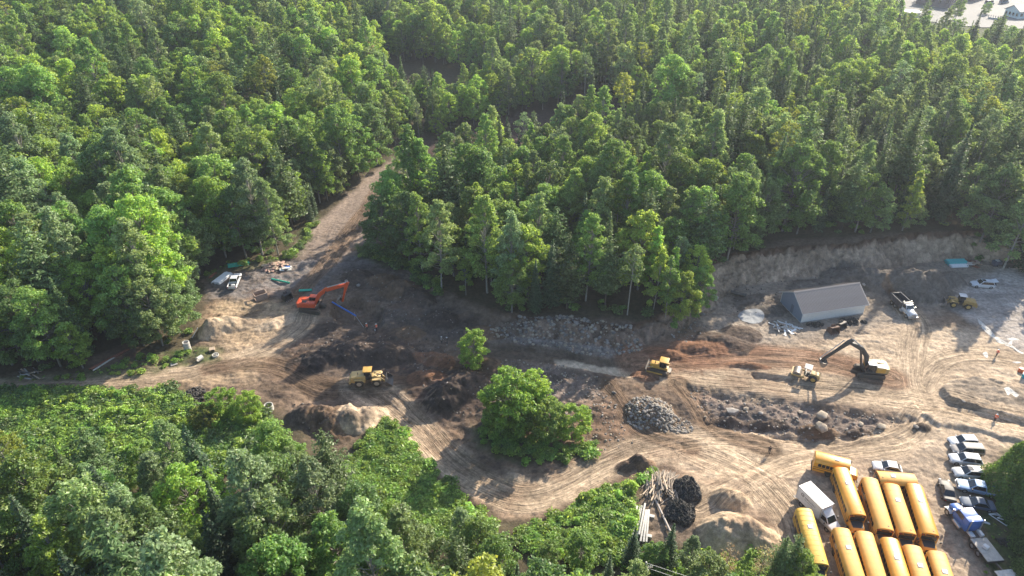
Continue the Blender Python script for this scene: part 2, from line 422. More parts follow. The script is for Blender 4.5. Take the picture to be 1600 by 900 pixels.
def build_terrain():
    def axis(lo, hi, step, far_lo, far_hi, g):
        a = list(np.arange(lo, hi + step * .5, step))
        s, v = step, a[-1]
        while v < far_hi:
            s *= g
            v += s
            a.append(v)
        s, v = step, a[0]
        while v > far_lo:
            s *= g
            v -= s
            a.insert(0, v)
        return np.array(a)
    xs = axis(-72, 118, .24, -3200, 3200, 1.11)
    ys = axis(52, 158, .24, -1500, 5200, 1.09)
    X, Y = np.meshgrid(xs, ys)
    h, D, wb, hb, S = coarse(X, Y)
    fine = sstep(-85, -70, X) * sstep(130, 115, X) * sstep(40, 52, Y) * sstep(172, 156, Y)
    # --- colour
    cr = np.empty(X.shape + (3,))
    litter = .5 + .5 * fbm(X / 3.1, Y / 3.1, 4, 2)
    cr[:] = np.array((.060, .052, .032))
    cr += litter[..., None] * np.array((.030, .022, .012))
    edge = 1.6 * fbm(X / 4.0, Y / 4.0, 4, 31)
    work = None
    for P, c, w in PAINT:
        sd = poly_sdf(X, Y, P) + edge * min(1, w)
        k = sstep(w, -w, sd)
        if work is None:
            work = k
        cr += (np.array(c) - cr) * k[..., None]
    # --- bank face
    brownish = sstep(3.2, 2.0, hb)[..., None]
    rockface = sstep(-.03, .10, D / wb) * sstep(1.18, .95, D / wb) * sstep(.8, 2.2, hb)
    strat = fbm(S / 1.2, h / .7 + S / 9, 4, 77)
    crack = fbm(S / .9, D / .8, 4, 78)
    face = np.array((.40, .305, .21)) * (1 + .38 * strat[..., None] + .40 * crack[..., None])
    face = face * (1 - brownish) + brownish * np.array((.26, .19, .135)) * (1 + .5 * strat[..., None] + .4 * crack[..., None])
    topsoil = sstep(.72, .92, D / wb + .10 * fbm(S / 2, Y / 2, 3, 3))[..., None]
    face = face * (1 - topsoil) + np.array((.12, .07, .042)) * topsoil
    cr += (face - cr) * (rockface * sstep(.2, .6, hb / 3))[..., None]
    h = h + rockface * (1.5 * np.abs(fbm(S / 2.2, D / 2.0, 4, 41)) + .9 * fbm(S / .9, D / .9, 4, 44) - .5 * np.abs(fbm(S / 1.1, D / 6.0, 3, 45))) * fine
    # --- levels
    for P, dz, w, rgh in LEVELS:
        sd = poly_sdf(X, Y, P) + .5 * min(w, 1.5) * fbm(X / 2, Y / 2, 3, 51)
        k = sstep(w * .5, -w * .5, sd)
        h = h + dz * k
        if rgh:
            h = h + k * rgh * 1.6 * fbm(X / 1.5, Y / .9, 4, 61) * fine
    # --- roads: streaks that follow the way the wheels went
    streak = np.zeros(X.shape)
    along, across, best_on = np.zeros(X.shape), np.zeros(X.shape), np.zeros(X.shape)
    for P, w, d, c in ROADS:
        lo, hi = P.min(0) - w - 2, P.max(0) + w + 2
        m = (X > lo[0]) & (X < hi[0]) & (Y > lo[1]) & (Y < hi[1])
        s, dd, _ = path_sd(X[m], Y[m], P)
        on = sstep(1.0, .55, np.abs(dd) / (w * (1 + .25 * fbm(s / 7, s * 0 + w, 2, 8))))
        rut = fbm(s / 9.0, dd / .42, 3, 90) + .6 * fbm(s / 26.0, dd / 1.1, 2, 92)
        h[m] += d * 1.5 * rut * on * fine[m]
        prints = np.zeros(s.shape)
        for j in range(7):            # pairs of wheel marks wandering along the road
            off = w * .75 * fbm(s / 22.0 + 13.7 * j, s * 0 + j * 3.3 + w, 2, 120 + j)
            for gauge in (-.95, .95):
                ln = np.exp(-((dd - off * 1.6 - gauge) / .20) ** 2) * sstep(-.15, .25, fbm(s / 11.0, s * 0 + 5.1 * j, 2, 140 + j))
                prints += ln * (1 if j % 3 else -1)
        h[m] -= .055 * prints * on * fine[m]
        col = SOIL[c] * (1 + .50 * rut[:, None] - .17 * np.clip(prints, -1.2, 1.6)[:, None])
        k = (on * (.72 + .2 * fbm(s / 6, dd / 2, 2, 95)))[:, None]
        cr[m] += (col - cr[m]) * np.clip(k, 0, .92)
        streak[m] = np.maximum(streak[m], on)
        bo, al, ac = best_on[m], along[m], across[m]
        win = on > bo
        al[win], ac[win], bo[win] = s[win], dd[win] + w * 31, on[win]
        best_on[m], along[m], across[m] = bo, al, ac
    # --- heaps
    for hp in _heap:
        (cx, cy), a, b = hp[0], hp[1], hp[2]
        rr = max(a, b) * 1.5
        m = (np.abs(X - cx) < rr) & (np.abs(Y - cy) < rr)
        dz, k = heap_shape(X[m], Y[m], hp)
        h[m] = np.maximum(h[m], h[m] * .5 + dz) if False else h[m] + np.maximum(dz - .35 * np.maximum(h[m] - 0, 0) * (dz > 0), 0)
        kk = sstep(.0, .10, k + .05 * fbm(X[m] / .8, Y[m] / .8, 3, 15))[:, None]
        c = SOIL[hp[6]] * (1 + .22 * fbm(X[m] / 1.1, Y[m] / 1.1, 3, 16)[:, None])
        cr[m] += (c - cr[m]) * kk * .95
    # --- clods, scrapes and patches of other soil
    loose = work * (1 - .8 * streak) * fine
    h = h + loose * (.24 * fbm(X / 1.7, Y / 1.7, 4, 71) + .17 * np.abs(fbm(X / .9, Y / .9, 3, 73)) + .12 * fbm(X / 2.6, Y / .7, 3, 74) + .05 * fbm(X / .5, Y / .5, 2, 75))
    h = h + (1 - work) * .35 * fbm(X / 6, Y / 6, 3, 79)
    patch = fbm(X / 5.5, Y / 3.0, 5, 101)[..., None] * work[..., None]
    cr *= 1 + .42 * patch + .22 * (fbm(X / 1.4, Y / .9, 4, 103) * fine * work)[..., None]
    reds = sstep(.18, .5, fbm(X / 7.0 + 40, Y / 3.5, 4, 107)) * work * sstep(70, 40, X)
    cr += (np.array((.26, .16, .10)) - cr) * (.35 * reds)[..., None]
    # churned ground: mixed soils; relief highlights and darks are put into the colour
    churn = work * (1 - .9 * streak) * fine * sstep(45, 15, X) * sstep(150, 140, Y)
    bed = poly_at([(745, 533), (870, 546), (1000, 572), (1032, 592), (960, 588), (860, 570), (745, 554)])
    churn = churn * sstep(-.5, 1.0, poly_sdf(X, Y, bed))
    rid = 1 - np.abs(fbm(X / 3.4, Y / 2.0, 5, 201))
    pale = sstep(.90, .99, rid) * sstep(-.1, .3, fbm(X / 8, Y / 8, 3, 203))
    cr += (np.array((.34, .255, .18)) - cr) * (.55 * pale * churn)[..., None]
    dark_soil = sstep(.12, .40, fbm(X / 4.2 + 7, Y / 2.4, 5, 205))
    cr += (np.array((.078, .060, .049)) - cr) * (.55 * dark_soil * churn)[..., None]
    h = h + churn * (.42 * fbm(X / 2.6, Y / 1.8, 5, 207) + .30 * (rid - .75) * (rid > .75))
    grn = np.zeros(X.shape)
    for P, k in GREEN:
        sd = poly_sdf(X, Y, P) + edge
        grn = np.maximum(grn, k * sstep(1, -1, sd) * np.clip(.75 + .7 * fbm(X / 1.5, Y / 1.5, 4, 55), 0, 1))
    cr += (np.array((.060, .105, .026)) * (1 + .3 * fbm(X / .9, Y / .9, 3, 56))[..., None] - cr) * grn[..., None]
    cr = np.clip(cr * (1 - .22 * work[..., None]) * np.array((1, .975, 1.0)), .012, .75)
    ny, nx = X.shape
    V = np.stack([X, Y, h], -1).reshape(-1, 3)
    i = np.arange(nx * ny).reshape(ny, nx)
    F = np.stack([i[:-1, :-1], i[:-1, 1:], i[1:, 1:], i[1:, :-1]], -1).reshape(-1, 4)
    m, nt, N, L = nodes_of('earth')
    out, b = N('ShaderNodeOutputMaterial'), N('ShaderNodeBsdfPrincipled')
    L(b.outputs[0], out.inputs[0])
    at_ = N('ShaderNodeAttribute')
    at_.attribute_name = 'soil'
    tc = N('ShaderNodeTexCoord')
    n1, n2 = N('ShaderNodeTexNoise'), N('ShaderNodeTexNoise')
    n1.inputs['Scale'].default_value, n1.inputs['Detail'].default_value, n1.inputs['Roughness'].default_value = 1.3, 9, .68
    n2.inputs['Scale'].default_value, n2.inputs['Detail'].default_value = 7.0, 4
    for n in (n1, n2):
        L(tc.outputs['Object'], n.inputs['Vector'])
    mr = N('ShaderNodeMapRange')
    mr.inputs[1].default_value, mr.inputs[2].default_value, mr.inputs[3].default_value, mr.inputs[4].default_value = .28, .72, .55, 1.45
    L(n1.outputs[0], mr.inputs[0])
    mr2 = N('ShaderNodeMapRange')
    mr2.inputs[1].default_value, mr2.inputs[2].default_value, mr2.inputs[3].default_value, mr2.inputs[4].default_value = .3, .72, .85, 1.18
    L(n2.outputs[0], mr2.inputs[0])
    mm = N('ShaderNodeMath')
    mm.operation = 'MULTIPLY'
    L(mr.outputs[0], mm.inputs[0])
    L(mr2.outputs[0], mm.inputs[1])
    mx = N('ShaderNodeMix')
    mx.data_type, mx.blend_type = 'RGBA', 'MULTIPLY'
    mx.inputs[0].default_value = 1
    L(at_.outputs['Color'], mx.inputs[6])
    # fine wheel and blade marks that run along the haul roads
    tr = N('ShaderNodeAttribute')
    tr.attribute_name = 'track'
    sx = N('ShaderNodeSeparateXYZ')
    L(tr.outputs['Vector'], sx.inputs[0])
    cb = N('ShaderNodeCombineXYZ')
    for i_, k_ in ((0, .22), (1, 3.4)):
        q = N('ShaderNodeMath')
        q.operation = 'MULTIPLY'
        q.inputs[1].default_value = k_
        L(sx.outputs[i_], q.inputs[0])
        L(q.outputs[0], cb.inputs[i_])
    n3 = N('ShaderNodeTexNoise')
    n3.inputs['Scale'].default_value, n3.inputs['Detail'].default_value, n3.inputs['Roughness'].default_value = 1.0, 6, .7
    L(cb.outputs[0], n3.inputs['Vector'])
    mr3 = N('ShaderNodeMapRange')
    mr3.inputs[1].default_value, mr3.inputs[2].default_value, mr3.inputs[3].default_value, mr3.inputs[4].default_value = .34, .66, .58, 1.34
    L(n3.outputs[0], mr3.inputs[0])
    lerp = N('ShaderNodeMix')
    lerp.data_type = 'FLOAT'
    L(sx.outputs[2], lerp.inputs[0])
    lerp.inputs[2].default_value = 1.0
    L(mr3.outputs[0], lerp.inputs[3])
    mm3 = N('ShaderNodeMath')
    mm3.operation = 'MULTIPLY'
    L(mm.outputs[0], mm3.inputs[0])
    L(lerp.outputs[0], mm3.inputs[1])
    L(mm3.outputs[0], mx.inputs[7])
    L(mx.outputs[2], b.inputs['Base Color'])
    b.inputs['Roughness'].default_value = .95
    b.inputs['Specular IOR Level'].default_value = .15
    bp = N('ShaderNodeBump')
    bp.inputs['Strength'].default_value, bp.inputs['Distance'].default_value = .9, .22
    hh = N('ShaderNodeMath')
    hh.operation = 'ADD'
    L(n1.outputs[0], hh.inputs[0])
    L(lerp.outputs[0], hh.inputs[1])
    L(hh.outputs[0], bp.inputs['Height'])
    L(bp.outputs[0], b.inputs['Normal'])
    me = quick_mesh('ground', V, F, [m], smooth=True)
    ca = me.color_attributes.new('soil', 'FLOAT_COLOR', 'POINT')
    ca.data.foreach_set('color', np.concatenate([cr.reshape(-1, 3), np.ones((nx * ny, 1))], 1).astype(np.float32).ravel())
    tv = me.attributes.new('track', 'FLOAT_VECTOR', 'POINT')
    tv.data.foreach_set('vector', np.stack([along, across, np.clip(best_on, 0, 1)], -1).astype(np.float32).ravel())
    o = link('ground', me)
    tag(o, 'bare earth work site, haul roads and forest floor', None, None, 'structure')
    return xs, ys, h


TX, TY, TH = build_terrain()


def ground(x, y):
    """height of the built ground under (x, y), numbers or arrays"""
    x, y = np.asarray(x, float), np.asarray(y, float)
    i = np.clip(np.searchsorted(TX, x) - 1, 0, len(TX) - 2)
    j = np.clip(np.searchsorted(TY, y) - 1, 0, len(TY) - 2)
    fx, fy = (x - TX[i]) / (TX[i + 1] - TX[i]), (y - TY[j]) / (TY[j + 1] - TY[j])
    return (TH[j, i] * (1 - fx) + TH[j, i + 1] * fx) * (1 - fy) + (TH[j + 1, i] * (1 - fx) + TH[j + 1, i + 1] * fx) * fy


def on_ground(px, py, lift=0.0):
    """where the sight line through a pixel meets the built ground (plus lift)"""
    h = lift
    for _ in range(12):
        x, y = at(px, py, h)
        h = .5 * h + .5 * (float(ground(x, y)) + lift)
    return Vector((x, y, float(ground(x, y))))
# ------------------------------------------------------------------ trees
def leaf_mat(name, col, trans, var=.25):
    """thin leaves: part of the light is reflected, part shines through"""
    m, nt, N, L = nodes_of(name)
    out = N('ShaderNodeOutputMaterial')
    d, t, mix = N('ShaderNodeBsdfDiffuse'), N('ShaderNodeBsdfTranslucent'), N('ShaderNodeMixShader')
    g, mix2 = N('ShaderNodeBsdfGlossy'), N('ShaderNodeMixShader')
    oi, geo = N('ShaderNodeObjectInfo'), N('ShaderNodeNewGeometry')
    # every tree a tint of its own, every leaf a little of its own
    mr = N('ShaderNodeMapRange')
    mr.inputs[3].default_value, mr.inputs[4].default_value = 1 - var, 1 + var
    L(oi.outputs['Random'], mr.inputs[0])
    mr2 = N('ShaderNodeMapRange')
    mr2.inputs[3].default_value, mr2.inputs[4].default_value = .55, 1.5
    L(geo.outputs['Random Per Island'], mr2.inputs[0])
    mm = N('ShaderNodeMath')
    mm.operation = 'MULTIPLY'
    L(mr.outputs[0], mm.inputs[0])
    L(mr2.outputs[0], mm.inputs[1])
    hue = N('ShaderNodeHueSaturation')
    hr = N('ShaderNodeMapRange')
    hr.inputs[3].default_value, hr.inputs[4].default_value = .487, .518
    frac = N('ShaderNodeMath')
    frac.operation = 'FRACT'
    m7 = N('ShaderNodeMath')
    m7.operation = 'MULTIPLY'
    m7.inputs[1].default_value = 7.31
    L(oi.outputs['Random'], m7.inputs[0])
    L(m7.outputs[0], frac.inputs[0])
    L(frac.outputs[0], hr.inputs[0])
    L(hr.outputs[0], hue.inputs['Hue'])
    L(mm.outputs[0], hue.inputs['Value'])
    hue.inputs['Color'].default_value = (*col, 1)
    hue2 = N('ShaderNodeHueSaturation')
    hue2.inputs['Color'].default_value = (*trans, 1)
    L(hr.outputs[0], hue2.inputs['Hue'])
    L(mm.outputs[0], hue2.inputs['Value'])
    L(hue.outputs[0], d.inputs[0])
    L(hue2.outputs[0], t.inputs[0])
    mix.inputs[0].default_value = .5
    L(d.outputs[0], mix.inputs[1])
    L(t.outputs[0], mix.inputs[2])
    g.inputs['Roughness'].default_value = .45
    g.inputs['Color'].default_value = (.55, .55, .5, 1)
    mix2.inputs[0].default_value = .045
    L(mix.outputs[0], mix2.inputs[1])
    L(g.outputs[0], mix2.inputs[2])
    L(mix2.outputs[0], out.inputs[0])
    return m


LEAF = {
    'bright': leaf_mat('leaf_bright_green', (0.241, 0.368, 0.079), (0.539, 0.667, 0.085)),
    'mid': leaf_mat('leaf_green', (0.179, 0.293, 0.083), (0.384, 0.516, 0.086)),
    'dark': leaf_mat('leaf_dark_green', (0.134, 0.216, 0.077), (0.259, 0.356, 0.077)),
    'olive': leaf_mat('leaf_olive', (0.227, 0.309, 0.125), (0.392, 0.484, 0.131)),
    'grey': leaf_mat('leaf_grey_green', (0.231, 0.321, 0.163), (0.352, 0.452, 0.165)),
    'gold': leaf_mat('leaf_yellow_green', (0.233, 0.295, 0.061), (0.448, 0.491, 0.059)),
    'spruce': leaf_mat('needle_dark', (0.085, 0.139, 0.073), (0.094, 0.145, 0.054)),
    'pine': leaf_mat('needle_green', (0.132, 0.201, 0.078), (0.171, 0.233, 0.065)),
    'cedar': leaf_mat('needle_cedar', (0.094, 0.179, 0.043), (0.144, 0.237, 0.036)),
    'weed': leaf_mat('weed_leaf', (0.231, 0.365, 0.080), (0.413, 0.536, 0.072)),
    'dead': leaf_mat('dead_leaf', (0.433, 0.332, 0.184), (0.489, 0.324, 0.147)),
}
BARK = mat('bark_brown', (.11, .085, .065), .9, var=.3, scale=5, bump=.3)
BARK_PALE = mat('bark_pale', (.30, .28, .245), .85, var=.3, scale=4, bump=.2)
BARK_GREY = mat('bark_grey', (.22, .20, .175), .9, var=.3, scale=4, bump=.2)


def cards(C, Nrm, size, rg, aspect=.62):
    """one small bent leaf spray (two triangles) per centre"""
    n = len(C)
    Nrm = Nrm / np.maximum(np.linalg.norm(Nrm, axis=1, keepdims=True), 1e-6)
    r = rg.normal(size=(n, 3))
    T = np.cross(Nrm, r)
    T /= np.maximum(np.linalg.norm(T, axis=1, keepdims=True), 1e-6)
    B = np.cross(Nrm, T)
    s = (size * rg.uniform(.65, 1.35, n))[:, None]
    bend = Nrm * s * rg.uniform(-.25, .35, n)[:, None]
    V = np.stack([C - T * s, C + B * s * aspect + bend, C + T * s, C - B * s * aspect + bend], 1)
    return V.reshape(-1, 3), np.arange(4 * n).reshape(n, 4)


def tube(P, rad, sides=6):
    """tapered tube along points; returns V, quads"""
    P = np.asarray(P, float)
    V, F = [], []
    for i, p in enumerate(P):
        d = P[min(i + 1, len(P) - 1)] - P[max(i - 1, 0)]
        d = d / max(np.linalg.norm(d), 1e-9)
        a = np.cross(d, (0, 0, 1.0) if abs(d[2]) < .9 else (1.0, 0, 0))
        a /= np.linalg.norm(a)
        b = np.cross(d, a)
        for k in range(sides):
            t = 2 * math.pi * k / sides
            V.append(p + rad[i] * (a * math.cos(t) + b * math.sin(t)))
        if i:
            for k in range(sides):
                F.append(((i - 1) * sides + k, (i - 1) * sides + (k + 1) % sides, i * sides + (k + 1) % sides, i * sides + k))
    return np.array(V), np.array(F, int)


def merge(parts):
    V, F, n = [], [], 0
    for v, f in parts:
        V.append(v)
        F.append(f + n)
        n += len(v)
    return np.concatenate(V), np.concatenate(F)


def broadleaf(seed, H, cb, W, nl, lr, per, ls, trunk_r=.16, open_=0.0, lean=.3, top=1.0):
    """H height, cb share of bare trunk, W crown width, nl lobes of radius lr, per leaves each of size ls"""
    rg = np.random.default_rng(seed)
    z0 = H * cb
    ch = H - z0
    tx, ty = rg.normal(0, lean, 2)
    sk = [(0, 0, -.4), (tx * .2, ty * .2, z0 * .6), (tx * .6, ty * .6, z0 + ch * .25), (tx, ty, z0 + ch * .8)]
    wood = [tube(sk, [trunk_r * 1.25, trunk_r, trunk_r * .75, trunk_r * .2], 6)]
    C, N = [], []
    for k in range(nl):
        t = (k + .5) / nl
        f = t ** .9
        zc = z0 + lr * .5 + f * (ch - lr * 1.1)
        rel = (zc - z0) / ch
        env = W / 2 * (math.sin(math.pi * min(1, max(.10, rel * .80 + .16)) ** (1.0 / top)) ** .75)
        rad = max(0, env - lr * .55) * math.sqrt(rg.uniform(.12, 1))
        a = k * 2.39996 + rg.normal(0, .35)
        c = np.array((tx * rel + rad * math.cos(a), ty * rel + rad * math.sin(a), zc + rg.normal(0, .3)))
        r = lr * rg.uniform(.65, 1.2) * (1.0 - .25 * rel)
        if rg.uniform() < open_:
            r *= .55
        n = int(per * (r / lr) ** 2)
        d = rg.normal(size=(n, 3))
        d /= np.linalg.norm(d, axis=1, keepdims=True)
        flip = (d[:, 2] < -.25) & (rg.uniform(size=n) < .75)
        d[flip, 2] *= -1
        # leaf sprays gather on twigs: a second, finer clustering
        nt_ = 9 + int(6 * r)
        tw = rg.normal(size=(nt_, 3))
        tw /= np.linalg.norm(tw, axis=1, keepdims=True)
        tw[:, 2] = np.abs(tw[:, 2]) * rg.choice((1, 1, 1, -.6), nt_)
        near = tw[rg.integers(0, nt_, n)] * rg.uniform(.8, 1.22, (n, 1))
        mixk = rg.uniform(.35, .95, (n, 1))
        p = d * (1 - mixk) + near * mixk
        p *= r * np.array((1, 1, .82))
        C.append(c + p)
        N.append(d * .55 + np.array((0, 0, .55)) + rg.normal(0, .45, (n, 3)))
        b0 = np.array(sk[2]) * (1 - rel) + np.array(sk[3]) * rel
        b0[2] = min(zc - r * .3, z0 + ch * .7 * rel + .4)
        wood.append(tube([b0, (b0 + c) / 2 + (0, 0, .15), c], [trunk_r * .32, trunk_r * .2, .02], 4))
    lv, lf = cards(np.concatenate(C), np.concatenate(N), ls, rg)
    wv, wf = merge(wood)
    return wv, wf, lv, lf


def conifer(seed, H, cb, W, whorls, ls, droop=.25, ragged=.2, power=1.0, trunk_r=.14, plume=0.0):
    rg = np.random.default_rng(seed)
    wood = [tube([(0, 0, -.4), (0, 0, H * .5), (0, 0, H)], [trunk_r, trunk_r * .6, .02], 6)]
    C, N = [], []
    z0 = H * cb
    for i in range(whorls):
        f = i / (whorls - 1)
        z = z0 + (H - z0) * f ** .92
        L = W / 2 * ((1 - f) ** power * .97 + .03)
        L *= (.55 + .45 * min(1, f * 6 + .4))
        nb = max(4, int(9 * (1 - f) + 4))
        a0 = rg.uniform(0, 6.28)
        for k in range(nb):
            a = a0 + 2 * math.pi * k / nb + rg.normal(0, .18)
            l = L * rg.uniform(1 - ragged * 1.6, 1 + ragged)
            if plume and rg.uniform() < plume:
                l *= .45
            m = max(3, int(l / ls * 2.1))
            t = np.linspace(.12, 1, m)
            side = rg.normal(0, .13, m) * l * (1.05 - .3 * t)
            dz = -droop * l * t + .20 * l * t * t + rg.normal(0, .10, m)
            ca, sa = math.cos(a), math.sin(a)
            C.append(np.stack([ca * l * t - sa * side, sa * l * t + ca * side, z + dz], 1))
            nn = np.stack([ca * .35 + 0 * t, sa * .35 + 0 * t, .9 + 0 * t], 1) + rg.normal(0, .38, (m, 3))
            N.append(nn)
    C.append(np.array([(0, 0, H + .1), (0, 0, H - .25), (0.05, 0, H - .5), (0, .05, H - .75)]))
    N.append(np.array([(1.0, 0, .1), (0, 1.0, .1), (.7, .7, .2), (.7, -.7, .2)]))
    lv, lf = cards(np.concatenate(C), np.concatenate(N), ls, rg, .5)
    wv, wf = merge(wood)
    return wv, wf, lv, lf


SPEC = {}
G = {}
TS = 1.5
for s in range(3):
    G['maple', s] = (broadleaf(10 + s, (12.5, 11.8, 13.0)[s] * TS, (.13, .08, .18)[s], (8.2, 9.2, 7.6)[s] * TS, (72, 80, 66)[s], (1.5, 1.45, 1.55)[s], 330, .205, .22, .12, top=1.15), 12.5, 8.2)
    G['round', s] = (broadleaf(20 + s, 11.0 * TS, (.15, .10, .2)[s], (7.0, 7.6, 6.2)[s] * TS, 56, 1.45, 330, .205, .20, .12, top=(1.0, 1.3, .9)[s]), 11, 7)
    G['tall', s] = (broadleaf(30 + s, (15.0, 14.0, 15.5)[s] * TS, (.19, .14, .24)[s], (6.2, 6.8, 5.4)[s] * TS, 70, 1.25, 300, .20, .20, .15, top=(1.5, 1.7, 1.3)[s]), 15, 6.2)
    G['slim', s] = (broadleaf(40 + s, 11.5 * TS, (.20, .12, .25)[s], (4.0, 4.6, 3.6)[s] * TS, 44, 1.0, 270, .19, .12, .15, top=1.7), 11.5, 4)
    G['sparse', s] = (broadleaf(50 + s, 14.5 * TS, (.48, .40, .55)[s], 5.4 * TS, 36, 1.2, 230, .195, .15, .35, .9), 14.5, 5.4)
    G['shrub', s] = (broadleaf(55 + s, (7.0, 6.2, 7.6)[s] * TS, .02, (6.4, 7.4, 5.6)[s] * TS, 64, 1.2, 330, .18, .13, .2, .8, top=.85), 7, 6.4)
    G['spruce', s] = (conifer(60 + s, 12.5 * TS, .06, (4.2, 4.8, 3.6)[s] * TS, 46, .28, .30, .24), 12.5, 4.2)
    G['spire', s] = (conifer(70 + s, 10.5 * TS, .05, (2.5, 2.9, 2.2)[s] * TS, 40, .24, .35, .25, .8), 10.5, 2.5)
    G['pine', s] = (conifer(80 + s, 15.0 * TS, (.26, .18, .32)[s], (6.4, 7.0, 5.6)[s] * TS, 32, .33, -.02, .42, (.62, .75, .55)[s], .22, .25), 15, 6.4)
G['dead', 0] = (broadleaf(91, 11 * TS, .2, 4.5 * TS, 28, 1.4, 30, .2, .15, .2), 11, 4.5)
BROAD_LEAVES = {'maple': ('mid', 'bright', 'dark'), 'round': ('olive', 'mid', 'bright'), 'tall': ('olive', 'grey', 'mid'), 'slim': ('bright', 'mid', 'gold'), 'sparse': ('olive', 'grey', 'gold'), 'shrub': ('bright', 'mid', 'gold')}
TREE_BARK = {'maple': BARK_GREY, 'round': BARK_GREY, 'tall': BARK_PALE, 'slim': BARK_PALE, 'sparse': BARK_PALE, 'shrub': BARK_GREY, 'spruce': BARK, 'spire': BARK, 'pine': BARK, 'dead': BARK_GREY}


def thin_out(lv, lf, keep=.5, grow=1.33):
    """fewer, larger sprays for trees far off"""
    n = len(lf)
    q = lv.reshape(n, 4, 3)[:: int(1 / keep)]
    c = q.mean(1, keepdims=True)
    q = c + (q - c) * grow
    return q.reshape(-1, 3), np.arange(4 * len(q)).reshape(-1, 4)


for (k, s), (gen, hh, ww) in G.items():
    wv, wf, lv, lf = gen
    first = LEAF['mid']
    trunk, crown = quick_mesh('trunk_' + k, wv, wf, [TREE_BARK[k]], smooth=True), quick_mesh('crown_' + k, lv, lf, [first])
    fv, ff = thin_out(lv, lf)
    V, F = merge([(wv, wf), (fv, ff)])
    far = quick_mesh('far_' + k, V, F, [TREE_BARK[k], first], np.concatenate([np.zeros(len(wf)), np.ones(len(ff))]))
    for lf_ in BROAD_LEAVES.get(k, {'spruce': ('spruce', 'pine'), 'spire': ('spruce',), 'pine': ('pine',), 'dead': ('dead',)}.get(k)):
        SPEC[f'{k}_{s}_{lf_}'] = dict(trunk=trunk, crown=crown, far=far, leaf=lf_, h=hh * TS, w=ww * TS)


def dress(o, slot, m):
    o.material_slots[slot].link = 'OBJECT'
    o.material_slots[slot].material = m
    return o


KEYS = sorted(SPEC)
BROAD = [k for k in KEYS if k.split('_')[0] in BROAD_LEAVES]
CONIF = [k for k in KEYS if k.split('_')[0] in ('spruce', 'spire', 'pine')]


def pick(weights, rg):
    ks = list(weights)
    w = np.array([weights[k] for k in ks], float)
    base = ks[rg.choice(len(ks), p=w / w.sum())]
    kind, _, lf_ = base.partition(':')
    opts = [k for k in KEYS if k.startswith(kind + '_') and (not lf_ or k.endswith('_' + lf_))]
    return opts[rg.integers(len(opts))]


# where no trunk stands: polygons in photograph pixels (third number: height of the ground there)
CLEAR = [
    [(-400, 604), (-40, 592), (40, 588), (110, 582), (150, 570), (200, 533), (238, 540), (262, 566), (296, 542), (312, 505), (325, 458), (318, 424), (350, 408), (420, 397), (450, 392), (490, 348), (550, 303), (598, 262), (632, 238),
     (700, 218), (760, 202), (835, 186), (930, 192), (990, 205), (985, 232), (940, 246), (840, 250), (780, 250), (712, 270), (664, 304), (632, 328), (616, 362), (602, 400), (640, 420), (700, 465), (745, 490), (850, 496, 2), (960, 496, 2), (1060, 508, 2), (1094, 480, 4), (1120, 440, 5), (1132, 408, 4.7),
     (1210, 379, 4.7), (1350, 370, 4.7), (1480, 361, 4.7), (1535, 375, 5.5), (1575, 403, 4.5), (1640, 402, 4), (1800, 410, 3), (2100, 420, 2), (2200, 760), (1800, 860), (1720, 1000), (1640, 1200), (1300, 1200), (1245, 1010), (1225, 935), (1130, 925), (1060, 915), (1000, 905), (950, 892),
     (890, 872), (820, 862), (770, 862), (705, 850), (650, 838), (605, 812), (560, 795), (520, 760), (475, 728), (400, 708), (330, 732), (220, 756), (100, 770), (0, 780), (-400, 800)],
    [(600, 118), (700, 122), (790, 146), (800, 164), (740, 170), (620, 172), (600, 150)],
    [(1388, 74), (1450, 94), (1640, 104), (1900, 112), (1900, -80), (1290, -80), (1372, 10), (1380, 40)],
]
CLEAR += [[(930, 830), (1090, 840), (1095, 912), (1000, 925), (925, 900)], [(255, 690), (420, 690), (430, 752), (255, 775)]]
CLEAR = [poly_at(p) for p in CLEAR]
TREES = []      # (x, y, z, key, scale, rot, zone)


def zone_of(px, py):
    if py > 690 or (py > 610 and px < 420):
        return 'bottom'
    if px < 600 and py > 300 and px < 470:
        return 'left'
    if 560 < px < 1130 and py > 225:
        return 'middle'
    if px >= 1040 and py > 225:
        return 'right'
    return 'back'


MIX = {
    'bottom': {'maple:mid': 3, 'maple:dark': 2.4, 'round:mid': 2, 'round:olive': 1.8, 'tall:olive': 1.2, 'tall:grey': 1.0, 'slim': .8, 'spruce': 1.6, 'pine': .7, 'sparse': .5, 'maple:bright': 1.2},
    'left': {'maple:mid': 2.5, 'maple:bright': 2.6, 'round:bright': 1.2, 'round:olive': 1.4, 'tall:grey': 2, 'tall:olive': 1.2, 'spruce': .8, 'maple:dark': 1, 'pine': .5},
    'middle': {'tall:olive': 1.6, 'tall:mid': 1.6, 'slim': 1.8, 'maple:mid': 1.6, 'maple:dark': 1.2, 'round:bright': 1.0, 'spruce': 1.6, 'spire': 1.9, 'pine': .8, 'sparse': .8},
    'right': {'tall:olive': 1.2, 'round:olive': 1.2, 'round:mid': 1, 'spruce': 2.8, 'spire': 2.8, 'pine': 2.2, 'sparse': 1.1, 'maple:mid': .8, 'slim:gold': .6},
    'back': {'maple:mid': 2.2, 'maple:bright': 1.8, 'round:olive': 1.5, 'round:bright': 1.3, 'tall:olive': 1.3, 'tall:mid': 1.1, 'slim': 1.2, 'spruce': 1.8, 'spire': 2.6, 'pine': 1.0, 'sparse': .5, 'dead': .25},
}


def free(x, y, pad=0.0):
    x, y = np.atleast_1d(np.array(x, float)), np.atleast_1d(np.array(y, float))
    ok = np.ones(x.shape, bool)
    for P in CLEAR:
        ok &= poly_sdf(x, y, P) > pad
    return ok


